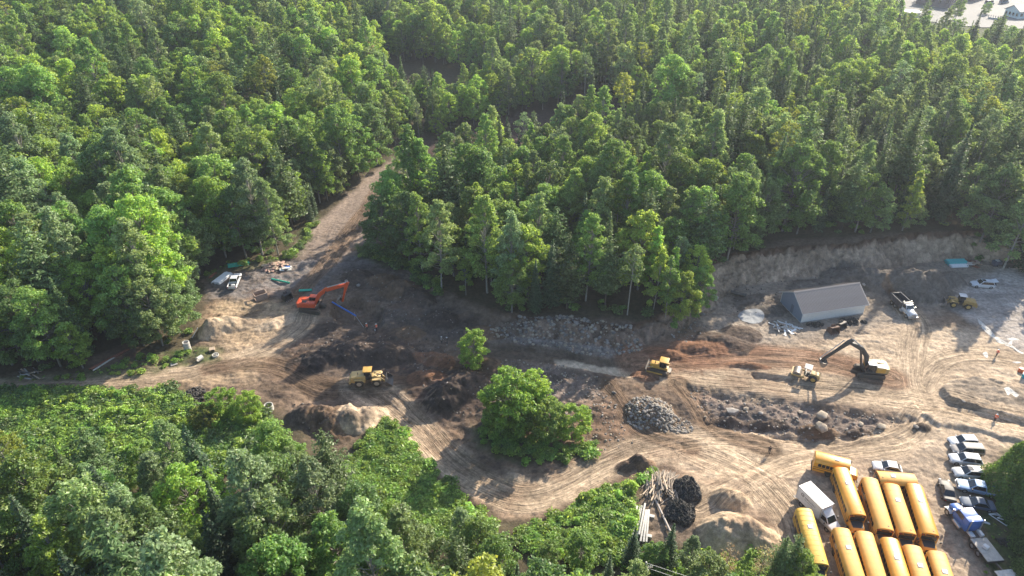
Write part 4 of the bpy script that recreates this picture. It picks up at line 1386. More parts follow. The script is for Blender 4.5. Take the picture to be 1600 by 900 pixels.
def car(name, label, cat, loc, rz, col, style='suv', L=4.7, W=1.88, H=1.72, group=None, hatch_open=False, sunroof=False, roofcol=None):
    t = thing(name, label, cat, loc, rz, group)
    p = paint(col[0], col[1], col[2] if len(col) > 2 else .3)
    hl, hw = L / 2, W / 2
    low = style in ('sedan',)
    belt = .80 if low else (.98 if style != 'hatch' else .90)
    hood = .76 if low else (.95 if style != 'hatch' else .88)
    deck = .86 if low else belt
    wr = .33 if low else .37
    st = [(-hl, hw * .82, .38, belt * .82, belt * .92), (-hl + .16, hw * .95, .27, belt * .92, deck + .02), (-hl + .9, hw, .24, belt, belt + .02), (.2, hw, .22, belt, belt + .02),
          (hl - 1.45, hw, .23, belt * .97, hood + .06), (hl - .5, hw * .96, .26, hood * .88, hood - .03), (hl - .1, hw * .84, .30, hood * .76, hood * .82), (hl, hw * .70, .36, hood * .66, hood * .70)]
    body_loft(st).build('body', p, t)
    x_ws0, x_ws1 = hl - 1.32, hl - 2.05
    if style == 'sedan':
        x_r0, x_r1 = -hl + .80, -hl + 1.55
    elif style == 'hatch':
        x_r0, x_r1 = -hl + .18, -hl + .85
    elif style == 'van':
        x_r0, x_r1 = -hl + .10, -hl + .30
        x_ws0, x_ws1 = hl - .95, hl - 1.75
    else:
        x_r0, x_r1 = -hl + .12, -hl + .55
    rw = hw * (.70 if low else .76)
    bot, top = rect(x_r0, x_ws0, hw * .93, belt + .01, hw * .88), rect(x_r1, x_ws1, rw, H - .03, rw * .95)
    cabin(t, bot, top, p, inset=.055)
    rp = p if roofcol is None else roofcol
    MB().loft([[(x_r1 + .02, -rw * .98, H - .03), (x_r1 + .02, rw * .98, H - .03), (x_r1 + .02, rw * .5, H + .005), (x_r1 + .02, -rw * .5, H + .005)],
               [((x_r1 + x_ws1) / 2, -rw, H - .02), ((x_r1 + x_ws1) / 2, rw, H - .02), ((x_r1 + x_ws1) / 2, rw * .5, H + .04), ((x_r1 + x_ws1) / 2, -rw * .5, H + .04)],
               [(x_ws1 - .02, -rw * .93, H - .03), (x_ws1 - .02, rw * .93, H - .03), (x_ws1 - .02, rw * .5, H + .005), (x_ws1 - .02, -rw * .5, H + .005)]]).build('roof', rp, t)
    if sunroof:
        MB().box(-.35, .35, -.38, .38, H + .03, H + .05).build('sunroof', M_GLASS, t)
    for s in (-1, 1):
        wheel(t, hl - .88, s * (hw - .10), wr, .22)
        wheel(t, -hl + .88, s * (hw - .10), wr, .22)
        MB().box(hl - .28, hl - .06, s * hw * .64 - .16, s * hw * .64 + .16, hood * .70, hood * .84).build('headlight', M_LIGHT_W, t, .02)
        MB().box(-hl - .012, -hl + .12, s * hw * .70 - .10, s * hw * .70 + .10, belt * .70, belt * .92).build('taillight', M_LIGHT_R, t, .02)
        MB().box(x_ws0 - .30, x_ws0 - .12, s * (hw + .09) - .09, s * (hw + .09) + .09, belt, belt + .16).build('mirror', p, t, .03)
    MB().box(hl - .10, hl + .015, -hw * .42, hw * .42, .42, hood * .72).build('grille', M_BLACK, t, .02)
    if style in ('suv', 'van'):
        for s in (-1, 1):
            MB().pipe([(x_r1 + .2, s * rw * .86, H + .05), (x_ws1 - .15, s * rw * .86, H + .05)], .022, 6).build('roof_rail', M_BLACK, t)
    if hatch_open:
        g = MB().hexa([(x_r1 - .85, -hw * .8, H + .22), (x_r1 + .05, -hw * .8, H - .02), (x_r1 + .05, hw * .8, H - .02), (x_r1 - .85, hw * .8, H + .22)], [(x_r1 - .85, -hw * .8, H + .29), (x_r1 + .05, -hw * .8, H + .05), (x_r1 + .05, hw * .8, H + .05), (x_r1 - .85, hw * .8, H + .29)]).build('raised_tailgate', p, t, .03)
        MB().box(-hl - .02, -hl + .03, -hw * .75, hw * .75, .55, belt + .35).build('open_boot', M_BLACK, t)
    return t


def pickup(name, label, loc, rz, col, L=5.8, W=1.98, group=None, cargo=None):
    t = thing(name, label, 'pickup truck', loc, rz, group)
    p = paint(*col)
    hl, hw = L / 2, W / 2
    xb = -hl + 1.95      # front of the bed
    body_loft([(xb, hw, .40, 1.02, 1.08), (xb + .4, hw, .36, 1.05, 1.10), (hl - 1.75, hw, .36, 1.05, 1.10), (hl - .6, hw * .97, .40, 1.02, 1.06), (hl - .1, hw * .88, .46, .95, 1.00), (hl, hw * .82, .55, .80, .84)]).build('body', p, t)
    bot, top = rect(xb + .02, hl - 1.45, hw * .93, 1.08, hw * .9), rect(xb + .22, hl - 2.25, hw * .76, 1.83, hw * .73)
    cabin(t, bot, top, p, inset=.06)
    for s in (-1, 1):
        MB().prism([(-hl, .50), (xb, .50), (xb, 1.12), (-hl, 1.08)], s * hw - .07 * (s > 0), s * hw + .07 * (s < 0)).build('bed_side', p, t, .02)
        wheel(t, hl - .98, s * (hw - .12), .40, .27)
        wheel(t, -hl + 1.1, s * (hw - .12), .40, .27)
        MB().box(hl - .16, hl + .01, s * .70 - .17, s * .70 + .17, .78, .98).build('headlight', M_LIGHT_W, t, .02)
        MB().box(-hl - .015, -hl + .06, s * .88 - .08, s * .88 + .08, .65, 1.02).build('taillight', M_LIGHT_R, t, .01)
        MB().box(hl - 1.85, hl - 1.68, s * (hw + .12) - .12, s * (hw + .12) + .12, 1.10, 1.32).build('mirror', M_BLACK, t, .03)
    MB().box(-hl, xb, -hw + .08, hw - .08, .55, .66).build('bed_floor', M_BLACK, t)
    MB().box(-hl - .01, -hl + .06, -hw + .09, hw - .09, .52, 1.06).build('tailgate', p, t, .02)
    MB().box(-hl - .16, -hl - .02, -hw * .9, hw * .9, .42, .58).build('bumper', M_CHROME, t, .03)
    MB().box(hl - .02, hl + .10, -hw * .85, hw * .85, .45, .66).build('bumper', M_CHROME, t, .03)
    MB().box(hl - .06, hl + .02, -.52, .52, .70, .97).build('grille', M_BLACK, t, .02)
    return t


# ------------------------------------------------------------------ school bus
def school_bus(label, loc, rz, body_m, L=9.4, n_win=10, group='parked school buses', hatch=True, hood_m=None, seams=False):
    """origin on the ground under the middle of the roof; +x is the front"""
    t = thing('school_bus', label, 'school bus', loc, rz, group)
    hl, W = L / 2, 1.22
    prof = [(-W, .62), (-W, 2.42), (-W * .965, 2.66), (-W * .86, 2.86), (-W * .66, 3.0), (-W * .34, 3.08), (0, 3.10), (W * .34, 3.08), (W * .66, 3.0), (W * .86, 2.86), (W * .965, 2.66), (W, 2.42), (W, .62)]
    rear = [(y * .97, z - .04 * (z > 2.6)) for y, z in prof]
    MB().prism_x(rear, -hl, -hl + .25, prof).prism_x(prof, -hl + .25, hl).build('body', body_m, t, .02, 40)
    hx = hl + 1.45
    MB().loft([[(hl, -1.10, .60), (hl, 1.10, .60), (hl, 1.10, 1.30), (hl, .92, 1.62), (hl, -.92, 1.62), (hl, -1.10, 1.30)], [(hx - .3, -1.02, .60), (hx - .3, 1.02, .60), (hx - .3, 1.02, 1.20), (hx - .3, .82, 1.46), (hx - .3, -.82, 1.46), (hx - .3, -1.02, 1.20)],
               [(hx, -.92, .62), (hx, .92, .62), (hx, .92, 1.05), (hx, .75, 1.28), (hx, -.75, 1.28), (hx, -.92, 1.05)]]).build('hood', body_m, t, .03)
    MB().hexa([(hl + .05, -.84, 1.615), (hx - .3, -.74, 1.458), (hx - .3, .74, 1.458), (hl + .05, .84, 1.615)], [(hl + .05, -.84, 1.645), (hx - .3, -.74, 1.488), (hx - .3, .74, 1.488), (hl + .05, .84, 1.645)]).build('hood_panel', hood_m or M_BLACK, t)
    MB().box(hl - .01, hl + .06, -1.02, 1.02, 1.70, 2.46).build('windshield', M_GLASS, t, .02)
    MB().box(hl - .01, hl + .04, -1.12, 1.12, 2.52, 2.80).build('light_panel', M_BLACK, t, .02)
    for s in (-1, 1):
        for d in (.62, .92):
            MB().cyl((hl + .03, s * d, 2.66), (hl + .07, s * d, 2.66), .085, 10).build('warning_light', M_LIGHT_R if d > .8 else M_AMBER, t)
            MB().cyl((-hl - .03, s * d, 2.60), (-hl + .02, s * d, 2.60), .085, 10).build('warning_light', M_LIGHT_R if d > .8 else M_AMBER, t)
        pit = (L - 1.6) / n_win
        wm = MB().box(-pit * .42, pit * .42, -.012, .012, 1.72, 2.36).mesh('window', M_GLASS)
        for k in range(n_win):
            link('window', wm, t, (-hl + .55 + pit * (k + .5), s * (W + .004), 0))
        for z in (1.05, 1.48):
            MB().box(-hl + .02, hl - .02, s * (W + .012) - .012, s * (W + .012) + .012, z, z + .09).build('rub_rail', M_BLACK, t)
        wheel(t, hx - .75, s * 1.02, .48, .26, mat('rim_black', (.05, .05, .05), .5, dirt=.3))
        wheel(t, -hl + 2.4, s * .98, .48, .48, mat('rim_black', (.05, .05, .05), .5, dirt=.3))
        MB().box(-hl + 1.8, -hl + 3.0, s * (W + .006) - .006, s * (W + .006) + .006, .60, 1.02).build('wheel_arch', M_BLACK, t)
        MB().box(hx - .14, hx + .01, s * .78 - .12, s * .78 + .12, .86, 1.06).build('headlight', M_LIGHT_W, t, .02)
        MB().pipe([(hl - .1, s * 1.2, 2.4), (hl + .45, s * 1.45, 2.2), (hl + .45, s * 1.45, 1.8)], .025, 6).box(hl + .40, hl + .48, s * 1.45 - .12, s * 1.45 + .12, 1.78, 2.12).build('mirror', M_BLACK, t)
    MB().box(hx - .02, hx + .12, -1.15, 1.15, .42, .66).build('bumper', M_BLACK, t, .03)
    MB().box(-hl - .14, -hl, -1.2, 1.2, .42, .64).build('bumper', M_BLACK, t, .03)
    MB().box(hx - .06, hx + .025, -.50, .50, .72, 1.20).build('grille', M_BLACK, t, .02)
    MB().box(-hl - .012, -hl + .01, -.42, .42, 1.70, 2.36).build('rear_window', M_GLASS, t)
    if hatch:
        for x in ((L * .12,) if L < 7 else (-L * .14,)):
            h = MB().box(x - .33, x + .33, -.33, .33, 3.03, 3.16).build('roof_hatch', M_WHITE, t, .04)
            MB().box(x - .10, x + .12, -.14, .10, 3.155, 3.175).build('hatch_vent', mat('vent_grey', (.35, .36, .38), .5), h)
    MB().box(hl - .55, hl - .42, .32, .48, 3.02, 3.13).build('marker_lamp', M_BLACK, t, .02)
    for k in range(int(L / .95)):          # riveted roof seams
        xs_ = -hl + .5 + k * .95
        MB().prism_x([(y, z + .007) for y, z in prof[2:11]] + [(y, z - .015) for y, z in prof[2:11]][::-1], xs_ - .018, xs_ + .018).build('roof_seam', body_m, t)
    for s in (-1, 1):
        MB().box(-hl + .05, hl - .05, s * 1.235 - .02, s * 1.235 + .02, 2.44, 2.49).build('drip_rail', M_YBUS3, t)
    if seams:
        for k in range(11):
            x = -hl + .6 + (L - 1.0) * k / 10
            MB().prism_x([(y * 1.0, z + .02) for y, z in prof[2:11]] + [(y, z - .015) for y, z in prof[2:11]][::-1], x - .025, x + .025).build('roof_rib', M_YBUS3, t)
    return t


# ------------------------------------------------------------------ earth movers
def track_unit(parent, y, L, w, h, mname='track', z0=0.0):
    """endless track: rounded loop with shoes, rollers inside"""
    r = h / 2
    n = 10
    loop = [(L / 2 - r + r * math.sin(a), z0 + r - r * math.cos(a)) for a in np.linspace(0, math.pi, n)] + [(-L / 2 + r - r * math.sin(a), z0 + r + r * math.cos(a)) for a in np.linspace(0, math.pi, n)]
    o = MB().prism(loop, y - w / 2, y + w / 2).build(mname, M_TRACK, parent, .02, 30)
    sh = MB()
    k = int((L - h) / .28)
    for i in range(k + 1):
        x = -L / 2 + r + (L - h) * i / k
        sh.box(x - .05, x + .05, y - w / 2 - .01, y + w / 2 + .01, z0 + h - .005, z0 + h + .035)
    for i in range(5):
        a = math.pi * (i + .5) / 5
        for sgn in (1, -1):
            cx, cz = sgn * (L / 2 - r + r * math.sin(a)), z0 + r - r * math.cos(a)
            sh.box(cx - .04, cx + .04, y - w / 2 - .01, y + w / 2 + .01, cz - .04, cz + .04)
    sh.build('track_shoes', M_TRACK, o)
    ro = MB()
    for i in range(6):
        x = -L / 2 + h * .8 + (L - 1.6 * h) * i / 5
        ro.cyl((x, y - w / 2 - .02, z0 + .26), (x, y + w / 2 + .02, z0 + .26), .15, 10)
    for sgn in (1, -1):
        ro.cyl((sgn * (L / 2 - r), y - w / 2 - .025, z0 + r), (sgn * (L / 2 - r), y + w / 2 + .025, z0 + r), r * .72, 14)
    ro.build('rollers', M_STEEL, o)
    return o


def limb(P, wid, depths):
    """box-section arm through points P (x, z), with a depth at each point"""
    up, dn = [], []
    for i, (x, z) in enumerate(P):
        a, b = P[max(i - 1, 0)], P[min(i + 1, len(P) - 1)]
        d = np.array((b[0] - a[0], b[1] - a[1]), float)
        d /= np.linalg.norm(d)
        nrm = np.array((-d[1], d[0]))
        up.append(tuple(np.array((x, z)) + nrm * depths[i] / 2))
        dn.append(tuple(np.array((x, z)) - nrm * depths[i] / 2))
    return MB().prism(up + dn[::-1], -wid / 2, wid / 2)


def excavator(label, loc, rz, paint_m, boom_m, stick_m, boom, stick, bucket_ang, turn=0.0, cw_m=None, top_m=None, glass=M_GLASS, LT=4.9):
    """boom / stick: points (x, z) in the machine's own upright plane; turn: tracks against the upper body"""
    t = thing('excavator', label, 'excavator', loc, rz)
    un = link('undercarriage', MB().box(-1.2, 1.2, -1.0, 1.0, .45, .95).cyl((0, 0, .9), (0, 0, 1.16), 1.0, 20).mesh('undercarriage', M_STEEL), t, (0, 0, 0), turn)
    for s in (-1, 1):
        o = track_unit(t, s * 1.30, LT, .62, .98)
        o.rotation_euler.z = turn
    MB().prism([(-2.45, 1.16), (1.35, 1.16), (1.35, 1.50), (-2.45, 1.50)], -1.42, 1.42).build('platform', M_STEEL, t, .03)
    MB().prism_x([(-1.42, 1.42), (-1.42, 2.42), (-1.28, 2.55), (-.28, 2.55), (-.28, 1.42)], -2.2, 1.05).build('engine_cover', paint_m, t, .05)
    MB().prism_x([(.05, 1.42), (.05, 2.50), (1.30, 2.50), (1.42, 2.40), (1.42, 1.42)], -2.2, -.55).build('engine_cover', paint_m, t, .05)
    MB().box(-2.1, -.65, .15, 1.2, 2.50, 2.56).build('engine_hatch', top_m or paint_m, t, .02)
    MB().loft([[(-2.2, -1.42, 1.30), (-2.2, 1.42, 1.30), (-2.2, 1.42, 2.45), (-2.2, -1.42, 2.45)], [(-2.75, -1.30, 1.25), (-2.75, 1.30, 1.25), (-2.75, 1.30, 2.40), (-2.75, -1.30, 2.40)], [(-3.0, -.95, 1.30), (-3.0, .95, 1.30), (-3.0, .95, 2.30), (-3.0, -.95, 2.30)]]).build('counterweight', cw_m or paint_m, t, .06)
    MB().box(-2.0, -.7, -.24, .02, 2.2, 2.46).build('engine_grille', M_BLACK, t, .02)
    MB().box(-1.75, -.75, -1.1, -.4, 2.545, 2.60).build('engine_hatch', M_BLACK if top_m is None else top_m, t, .02)
    cabin(t, rect(-.50, 1.30, .60, 1.45), [(-.45, -.56, 3.02), (1.0, -.56, 3.02), (1.0, .56, 3.02), (-.45, .56, 3.02)], M_BLACK, inset=.05)
    for o in [c for c in t.children if c.name.split('.')[0] in ('cab', 'side_window', 'windshield', 'rear_window')]:
        o.location.y = .78
    MB().box(-.48, 1.02, .20, 1.36, 3.03, 3.10).build('cab_roof', top_m or paint_m, t, .04)
    MB().cyl((-1.6, -.75, 2.55), (-1.6, -.75, 3.05), .07, 8).build('exhaust', M_STEEL, t)
    rail = MB()
    for x in (-.3, .3, .9):
        rail.pipe([(x, -1.36, 2.5), (x, -1.36, 3.15)], .022, 6)
    rail.pipe([(-.3, -1.36, 3.15), (.9, -1.36, 3.15)], .022, 6).build('handrail', M_STEEL, t)
    bo = limb(boom, .62, [.55] + [.85] * (len(boom) - 2) + [.50]).build('boom', boom_m, t, .04)
    bo.location.y = -.05
    st = limb(stick, .46, [.55, .80] + [.42] * (len(stick) - 2)).build('stick', stick_m, t, .03)
    st.location.y = -.05
    tx, tz = stick[-1]
    ca, sa = math.cos(bucket_ang), math.sin(bucket_ang)
    prof = [(0, .12), (.35, .30), (.95, .15), (1.15, -.35), (.85, -.85), (.15, -1.05), (-.05, -1.0), (.60, -.70), (.80, -.30), (.55, .0), (.10, -.15)]
    pr = [(tx + x * ca - z * sa, tz + x * sa + z * ca) for x, z in prof]
    bk = MB().prism(pr, -.72, .72)
    pl = [(tx + x * ca - z * sa, tz + x * sa + z * ca) for x, z in prof[:6] + [(.2, -.5)]]
    bk.prism(pl, -.74, -.68).prism(pl, .68, .74)
    b2 = bk.build('bucket', M_WORN, t)
    b2.location.y = -.05
    cyl = MB()
    b0, b1, b2_ = boom[0], boom[len(boom) // 2], boom[-1]
    for s in (-1, 1):
        cyl.cyl((b0[0] + .9, s * .42 - .05, b0[1] - .45), (b1[0] + .1, s * .42 - .05, b1[1] - .15), .10, 10)
    cyl.build('boom_cylinder', M_STEEL, t)
    MB().cyl((b1[0] + .3, -.05, b1[1] + .55), (stick[0][0], -.05, stick[0][1] + .1), .10, 10).build('stick_cylinder', M_CHROME, t)
    sx, sz = stick[1]
    MB().cyl((sx + (tx - sx) * .15 + .35, -.05, sz + .30), (tx + .35, -.05, tz + .55), .09, 10).build('bucket_cylinder', M_CHROME, t)
    return t


def wheel_loader(label, loc, rz, p, roof_m, dusty=False, bucket_z=.35):
    t = thing('wheel_loader', label, 'wheel loader', loc, rz)
    MB().prism([(-3.4, .95), (-3.4, 1.75), (-3.2, 2.15), (-1.2, 2.35), (-.55, 2.35), (-.55, .80), (-2.4, .75)], -.92, .92).build('engine_cover', p, t, .08)
    MB().box(-3.62, -3.30, -1.15, 1.15, .80, 1.45).build('counterweight', p, t, .06)
    MB().box(-2.6, -1.6, -.93, -.90, 1.25, 1.75).box(-2.6, -1.6, .90, .93, 1.25, 1.75).build('engine_grille', M_BLACK, t)
    MB().box(-1.5, .95, -.62, .62, .70, 1.15).build('frame', M_STEEL, t, .04)
    MB().prism([(.2, .75), (2.1, .75), (2.1, 1.5), (1.2, 1.95), (.6, 1.95), (.2, 1.4)], -.55, .55).build('front_frame', p, t, .05)
    cabin(t, [(-.85, -.78, 1.45), (.62, -.70, 1.45), (.62, .70, 1.45), (-.85, .78, 1.45)], [(-.75, -.68, 3.15), (.45, -.68, 3.15), (.45, .68, 3.15), (-.75, .68, 3.15)], M_BLACK, inset=.05)
    MB().box(-.95, .68, -.82, .82, 3.16, 3.28).build('cab_roof', roof_m, t, .05)
    for s in (-1, 1):
        for x in (-1.75, 1.45):
            wheel(t, x, s * 1.05, .78, .58, M_RIM_Y if not dusty else mat('rim_dusty', (.42, .36, .28), .6, dirt=.5), True)
            MB().prism([(x - .95, 1.35), (x - .75, 1.72), (x + .65, 1.72), (x + .9, 1.45), (x + .82, 1.40), (x + .6, 1.64), (x - .7, 1.64), (x - .88, 1.30)], s * 1.05 - .32, s * 1.05 + .32).build('mudguard', p, t)
        MB().prism([(.9, 1.95), (1.15, 2.15), (2.3, 1.55), (3.15, bucket_z + .25), (3.05, bucket_z - .05), (2.1, 1.15)], s * .48 - .07, s * .48 + .07).build('lift_arm', p, t, .02)
        MB().cyl((.9, s * .30, 1.2), (2.2, s * .38, 1.25), .08, 8).build('lift_cylinder', M_CHROME, t)
        MB().box(.25, .40, s * .95 - .10, s * .95 + .10, 2.2, 2.5).build('mirror', M_BLACK, t, .02)
    z = bucket_z
    prof = [(3.05, z + .85), (3.0, z + .10), (3.25, z - .22), (4.35, z - .25), (4.35, z - .18), (3.35, z - .10), (3.14, z + .15), (3.18, z + .85)]
    ends = [(3.05, z + .85), (3.0, z + .10), (3.25, z - .22), (4.35, z - .25), (3.95, z + .25), (3.30, z + .85)]
    MB().prism(prof, -1.38, 1.38).prism(ends, -1.42, -1.36).prism(ends, 1.36, 1.42).build('bucket', M_WORN if not dusty else M_STEEL, t)
    MB().cyl((1.0, 0, 1.85), (2.3, 0, 1.85), .09, 8).prism([(2.1, 1.2), (2.3, 2.1), (2.5, 2.1), (2.4, 1.2)], -.08, .08).build('tilt_linkage', M_STEEL, t)
    MB().pipe([(-1.9, -.35, 2.3), (-1.9, -.35, 2.85)], .06, 8).build('exhaust', M_STEEL, t)
    for s in (-1, 1):
        MB().box(-3.64, -3.60, s * .8 - .12, s * .8 + .12, 1.5, 1.62).build('taillight', M_LIGHT_R, t)
        MB().pipe([(-.6, s * .98, .65), (-.6, s * 1.0, 1.45)], .025, 6).pipe([(-.2, s * .98, .65), (-.2, s * 1.0, 1.45)], .025, 6).build('ladder', M_STEEL, t)
    return t


def bulldozer(label, loc, rz, p):
    t = thing('bulldozer', label, 'bulldozer', loc, rz)
    for s in (-1, 1):
        track_unit(t, s * .98, 3.3, .60, 1.02)
        MB().prism([(-.8, .35), (2.25, .30), (2.25, .55), (-.8, .60)], s * 1.38 - .08, s * 1.38 + .08).build('push_arm', p, t, .02)
    MB().prism([(-1.55, .75), (-1.55, 1.45), (-.2, 1.55), (1.75, 1.75), (1.75, .70)], -.62, .62).build('body', p, t, .05)
    MB().prism([(-.1, 1.50), (-.1, 1.98), (1.62, 1.86), (1.80, 1.6), (1.80, .8), (1.5, .8), (1.5, 1.4)], -.55, .55).build('hood', p, t, .05)
    MB().box(1.78, 1.83, -.48, .48, .9, 1.65).build('radiator_grille', M_BLACK, t, .02)
    cabin(t, [(-1.35, -.78, 1.45), (.05, -.66, 1.45), (.05, .66, 1.45), (-1.35, .78, 1.45)], [(-1.25, -.70, 2.82), (.0, -.66, 2.82), (.0, .66, 2.82), (-1.25, .70, 2.82)], M_BLACK, inset=.05)
    MB().box(-1.50, .18, -.88, .88, 2.83, 2.96).build('cab_roof', p, t, .06)
    MB().box(-1.58, -1.0, -.98, -.6, 1.3, 1.75).box(-1.58, -1.0, .6, .98, 1.3, 1.75).build('fuel_tank', p, t, .05)
    prof = [(2.25, .02), (2.42, .0), (2.30, .45), (2.32, .85), (2.48, 1.12), (2.38, 1.14), (2.20, .85), (2.18, .42)]
    MB().prism(prof, -1.65, 1.65).build('blade', M_WORN, t)
    MB().cyl((1.2, .62, 1.3), (2.2, .5, .8), .08, 8).cyl((1.2, -.62, 1.3), (2.2, -.5, .8), .08, 8).build('blade_cylinder', M_CHROME, t)
    MB().cyl((.9, .3, 1.9), (.9, .3, 2.5), .07, 8).build('exhaust', M_STEEL, t)
    MB().box(-2.2, -1.55, -.7, .7, .65, .85).prism([(-2.25, .9), (-2.1, .9), (-2.05, .25), (-2.2, .2)], -.6, -.5).prism([(-2.25, .9), (-2.1, .9), (-2.05, .25), (-2.2, .2)], .5, .6).build('ripper', M_WORN, t)
    return t


def roller(label, loc, rz, p):
    t = thing('road_roller', label, 'road roller', loc, rz)
    d = MB().cyl((1.55, -1.02, .74), (1.55, 1.02, .74), .74, 28).build('drum', M_WORN, t)
    for s in (-1, 1):
        MB().prism([(.3, .62), (2.45, .62), (2.45, .92), (.3, .98)], s * 1.12 - .06, s * 1.12 + .06).build('drum_frame', p, t, .02)
        wheel(t, -1.35, s * .82, .70, .52, M_RIM_Y, True)
        MB().pipe([(-.55, s * .62, 1.3), (-.5, s * .62, 2.6)], .04, 6).pipe([(.45, s * .62, 1.3), (.40, s * .62, 2.6)], .04, 6).build('canopy_post', M_BLACK, t)
    MB().box(2.38, 2.56, -1.18, 1.18, .58, .95).box(.22, .40, -1.18, 1.18, .58, 1.1).build('drum_crossbar', p, t, .03)
    MB().prism([(-2.4, .75), (-2.4, 1.35), (-2.1, 1.62), (-.75, 1.70), (-.75, .75)], -.58, .58).build('engine_cover', p, t, .07)
    MB().box(-.8, .35, -.72, .72, .80, 1.10).build('platform', M_STEEL, t, .03)
    MB().box(-.55, -.1, -.28, .28, 1.10, 1.45).box(-.62, -.50, -.28, .28, 1.45, 1.95).build('seat', M_BLACK, t, .05)
    MB().box(.15, .35, -.45, .45, 1.1, 1.75).build('console', M_BLACK, t, .03)
    MB().box(-.75, .60, -.82, .82, 2.60, 2.70).build('canopy', mat('canopy_pale', (.45, .43, .40), .6, dirt=.3), t, .04)
    return t


def dump_truck(label, loc, rz):
    t = thing('dump_truck', label, 'dump truck', loc, rz)
    p = M_WHITE
    MB().box(-4.0, 3.3, -.42, .42, .62, .92).build('chassis', M_BLACK, t)
    MB().loft([[(1.9, -.85, .75), (1.9, .85, .75), (1.9, .85, 1.75), (1.9, .55, 1.92), (1.9, -.55, 1.92), (1.9, -.85, 1.75)], [(3.2, -.80, .70), (3.2, .80, .70), (3.2, .80, 1.55), (3.2, .5, 1.70), (3.2, -.5, 1.70), (3.2, -.80, 1.55)], [(3.65, -.68, .72), (3.65, .68, .72), (3.65, .68, 1.35), (3.65, .45, 1.48), (3.65, -.45, 1.48), (3.65, -.68, 1.35)]]).build('hood', p, t, .05)
    MB().box(.45, 1.95, -1.05, 1.05, .80, 1.72).build('cab', p, t, .05)
    cabin(t, rect(.48, 1.92, 1.02, 1.72), rect(.55, 1.45, .88, 2.62), p, inset=.06, cabname='cab_top')
    MB().box(.50, 1.45, -.9, .9, 2.60, 2.72).build('cab_roof', p, t, .05)
    MB().box(3.60, 3.70, -.50, .50, .80, 1.35).build('grille', M_CHROME, t, .02)
    MB().box(3.55, 3.85, -1.2, 1.2, .48, .74).build('bumper', M_CHROME, t, .04)
    box = [(-1.25, 1.10), (1.25, 1.10), (1.25, 2.55), (1.13, 2.55), (1.05, 1.30), (-1.05, 1.30), (-1.13, 2.55), (-1.25, 2.55)]
    dk = mat('dump_body_dark', (.045, .045, .055), .5, dirt=.4, dirtcol=(.15, .13, .11))
    MB().prism_x(box, -4.3, .30).box(.18, .32, -1.25, 1.25, 1.1, 2.85).box(-4.38, -4.28, -1.22, 1.22, 1.12, 2.45).build('dump_body', dk, t, .02)
    MB().box(.30, .95, -1.2, 1.2, 2.74, 2.86).build('cab_guard', dk, t, .03)
    for s in (-1, 1):
        MB().box(-4.3, .3, s * 1.22 - .06, s * 1.22 + .06, 2.55, 2.64).build('body_rail', mat('rail_worn', (.12, .12, .125), .7), t)
        for k in range(5):
            MB().box(-3.9 + k * .95, -3.78 + k * .95, s * 1.28 - .03, s * 1.28 + .03, 1.15, 2.5).build('body_rib', dk, t)
        wheel(t, 2.75, s * 1.02, .52, .32)
        wheel(t, -1.6, s * .95, .52, .58)
        wheel(t, -2.95, s * .95, .52, .58)
        MB().prism([(2.1, .95), (2.3, 1.18), (3.2, 1.18), (3.45, .9), (3.40, .85), (3.15, 1.10), (2.35, 1.10), (2.17, .9)], s * 1.02 - .2, s * 1.02 + .2).build('mudguard', p, t)
        MB().pipe([(1.6, s * 1.0, 2.0), (1.75, s * 1.35, 2.0)], .02, 6).box(1.70, 1.80, s * 1.38 - .10, s * 1.38 + .10, 1.75, 2.2).build('mirror', M_CHROME, t)
        MB().cyl((1.2, s * 1.18, .75), (.2, s * 1.18, .75), .28, 14).build('fuel_tank', M_CHROME, t)
        MB().box(3.40, 3.62, s * .82 - .14, s * .82 + .14, .95, 1.2).build('headlight', M_LIGHT_W, t, .03)
        MB().cyl((.36, s * .95, 1.0), (.36, s * .95, 3.2), .07, 10).build('exhaust_stack', M_CHROME, t)
    return t


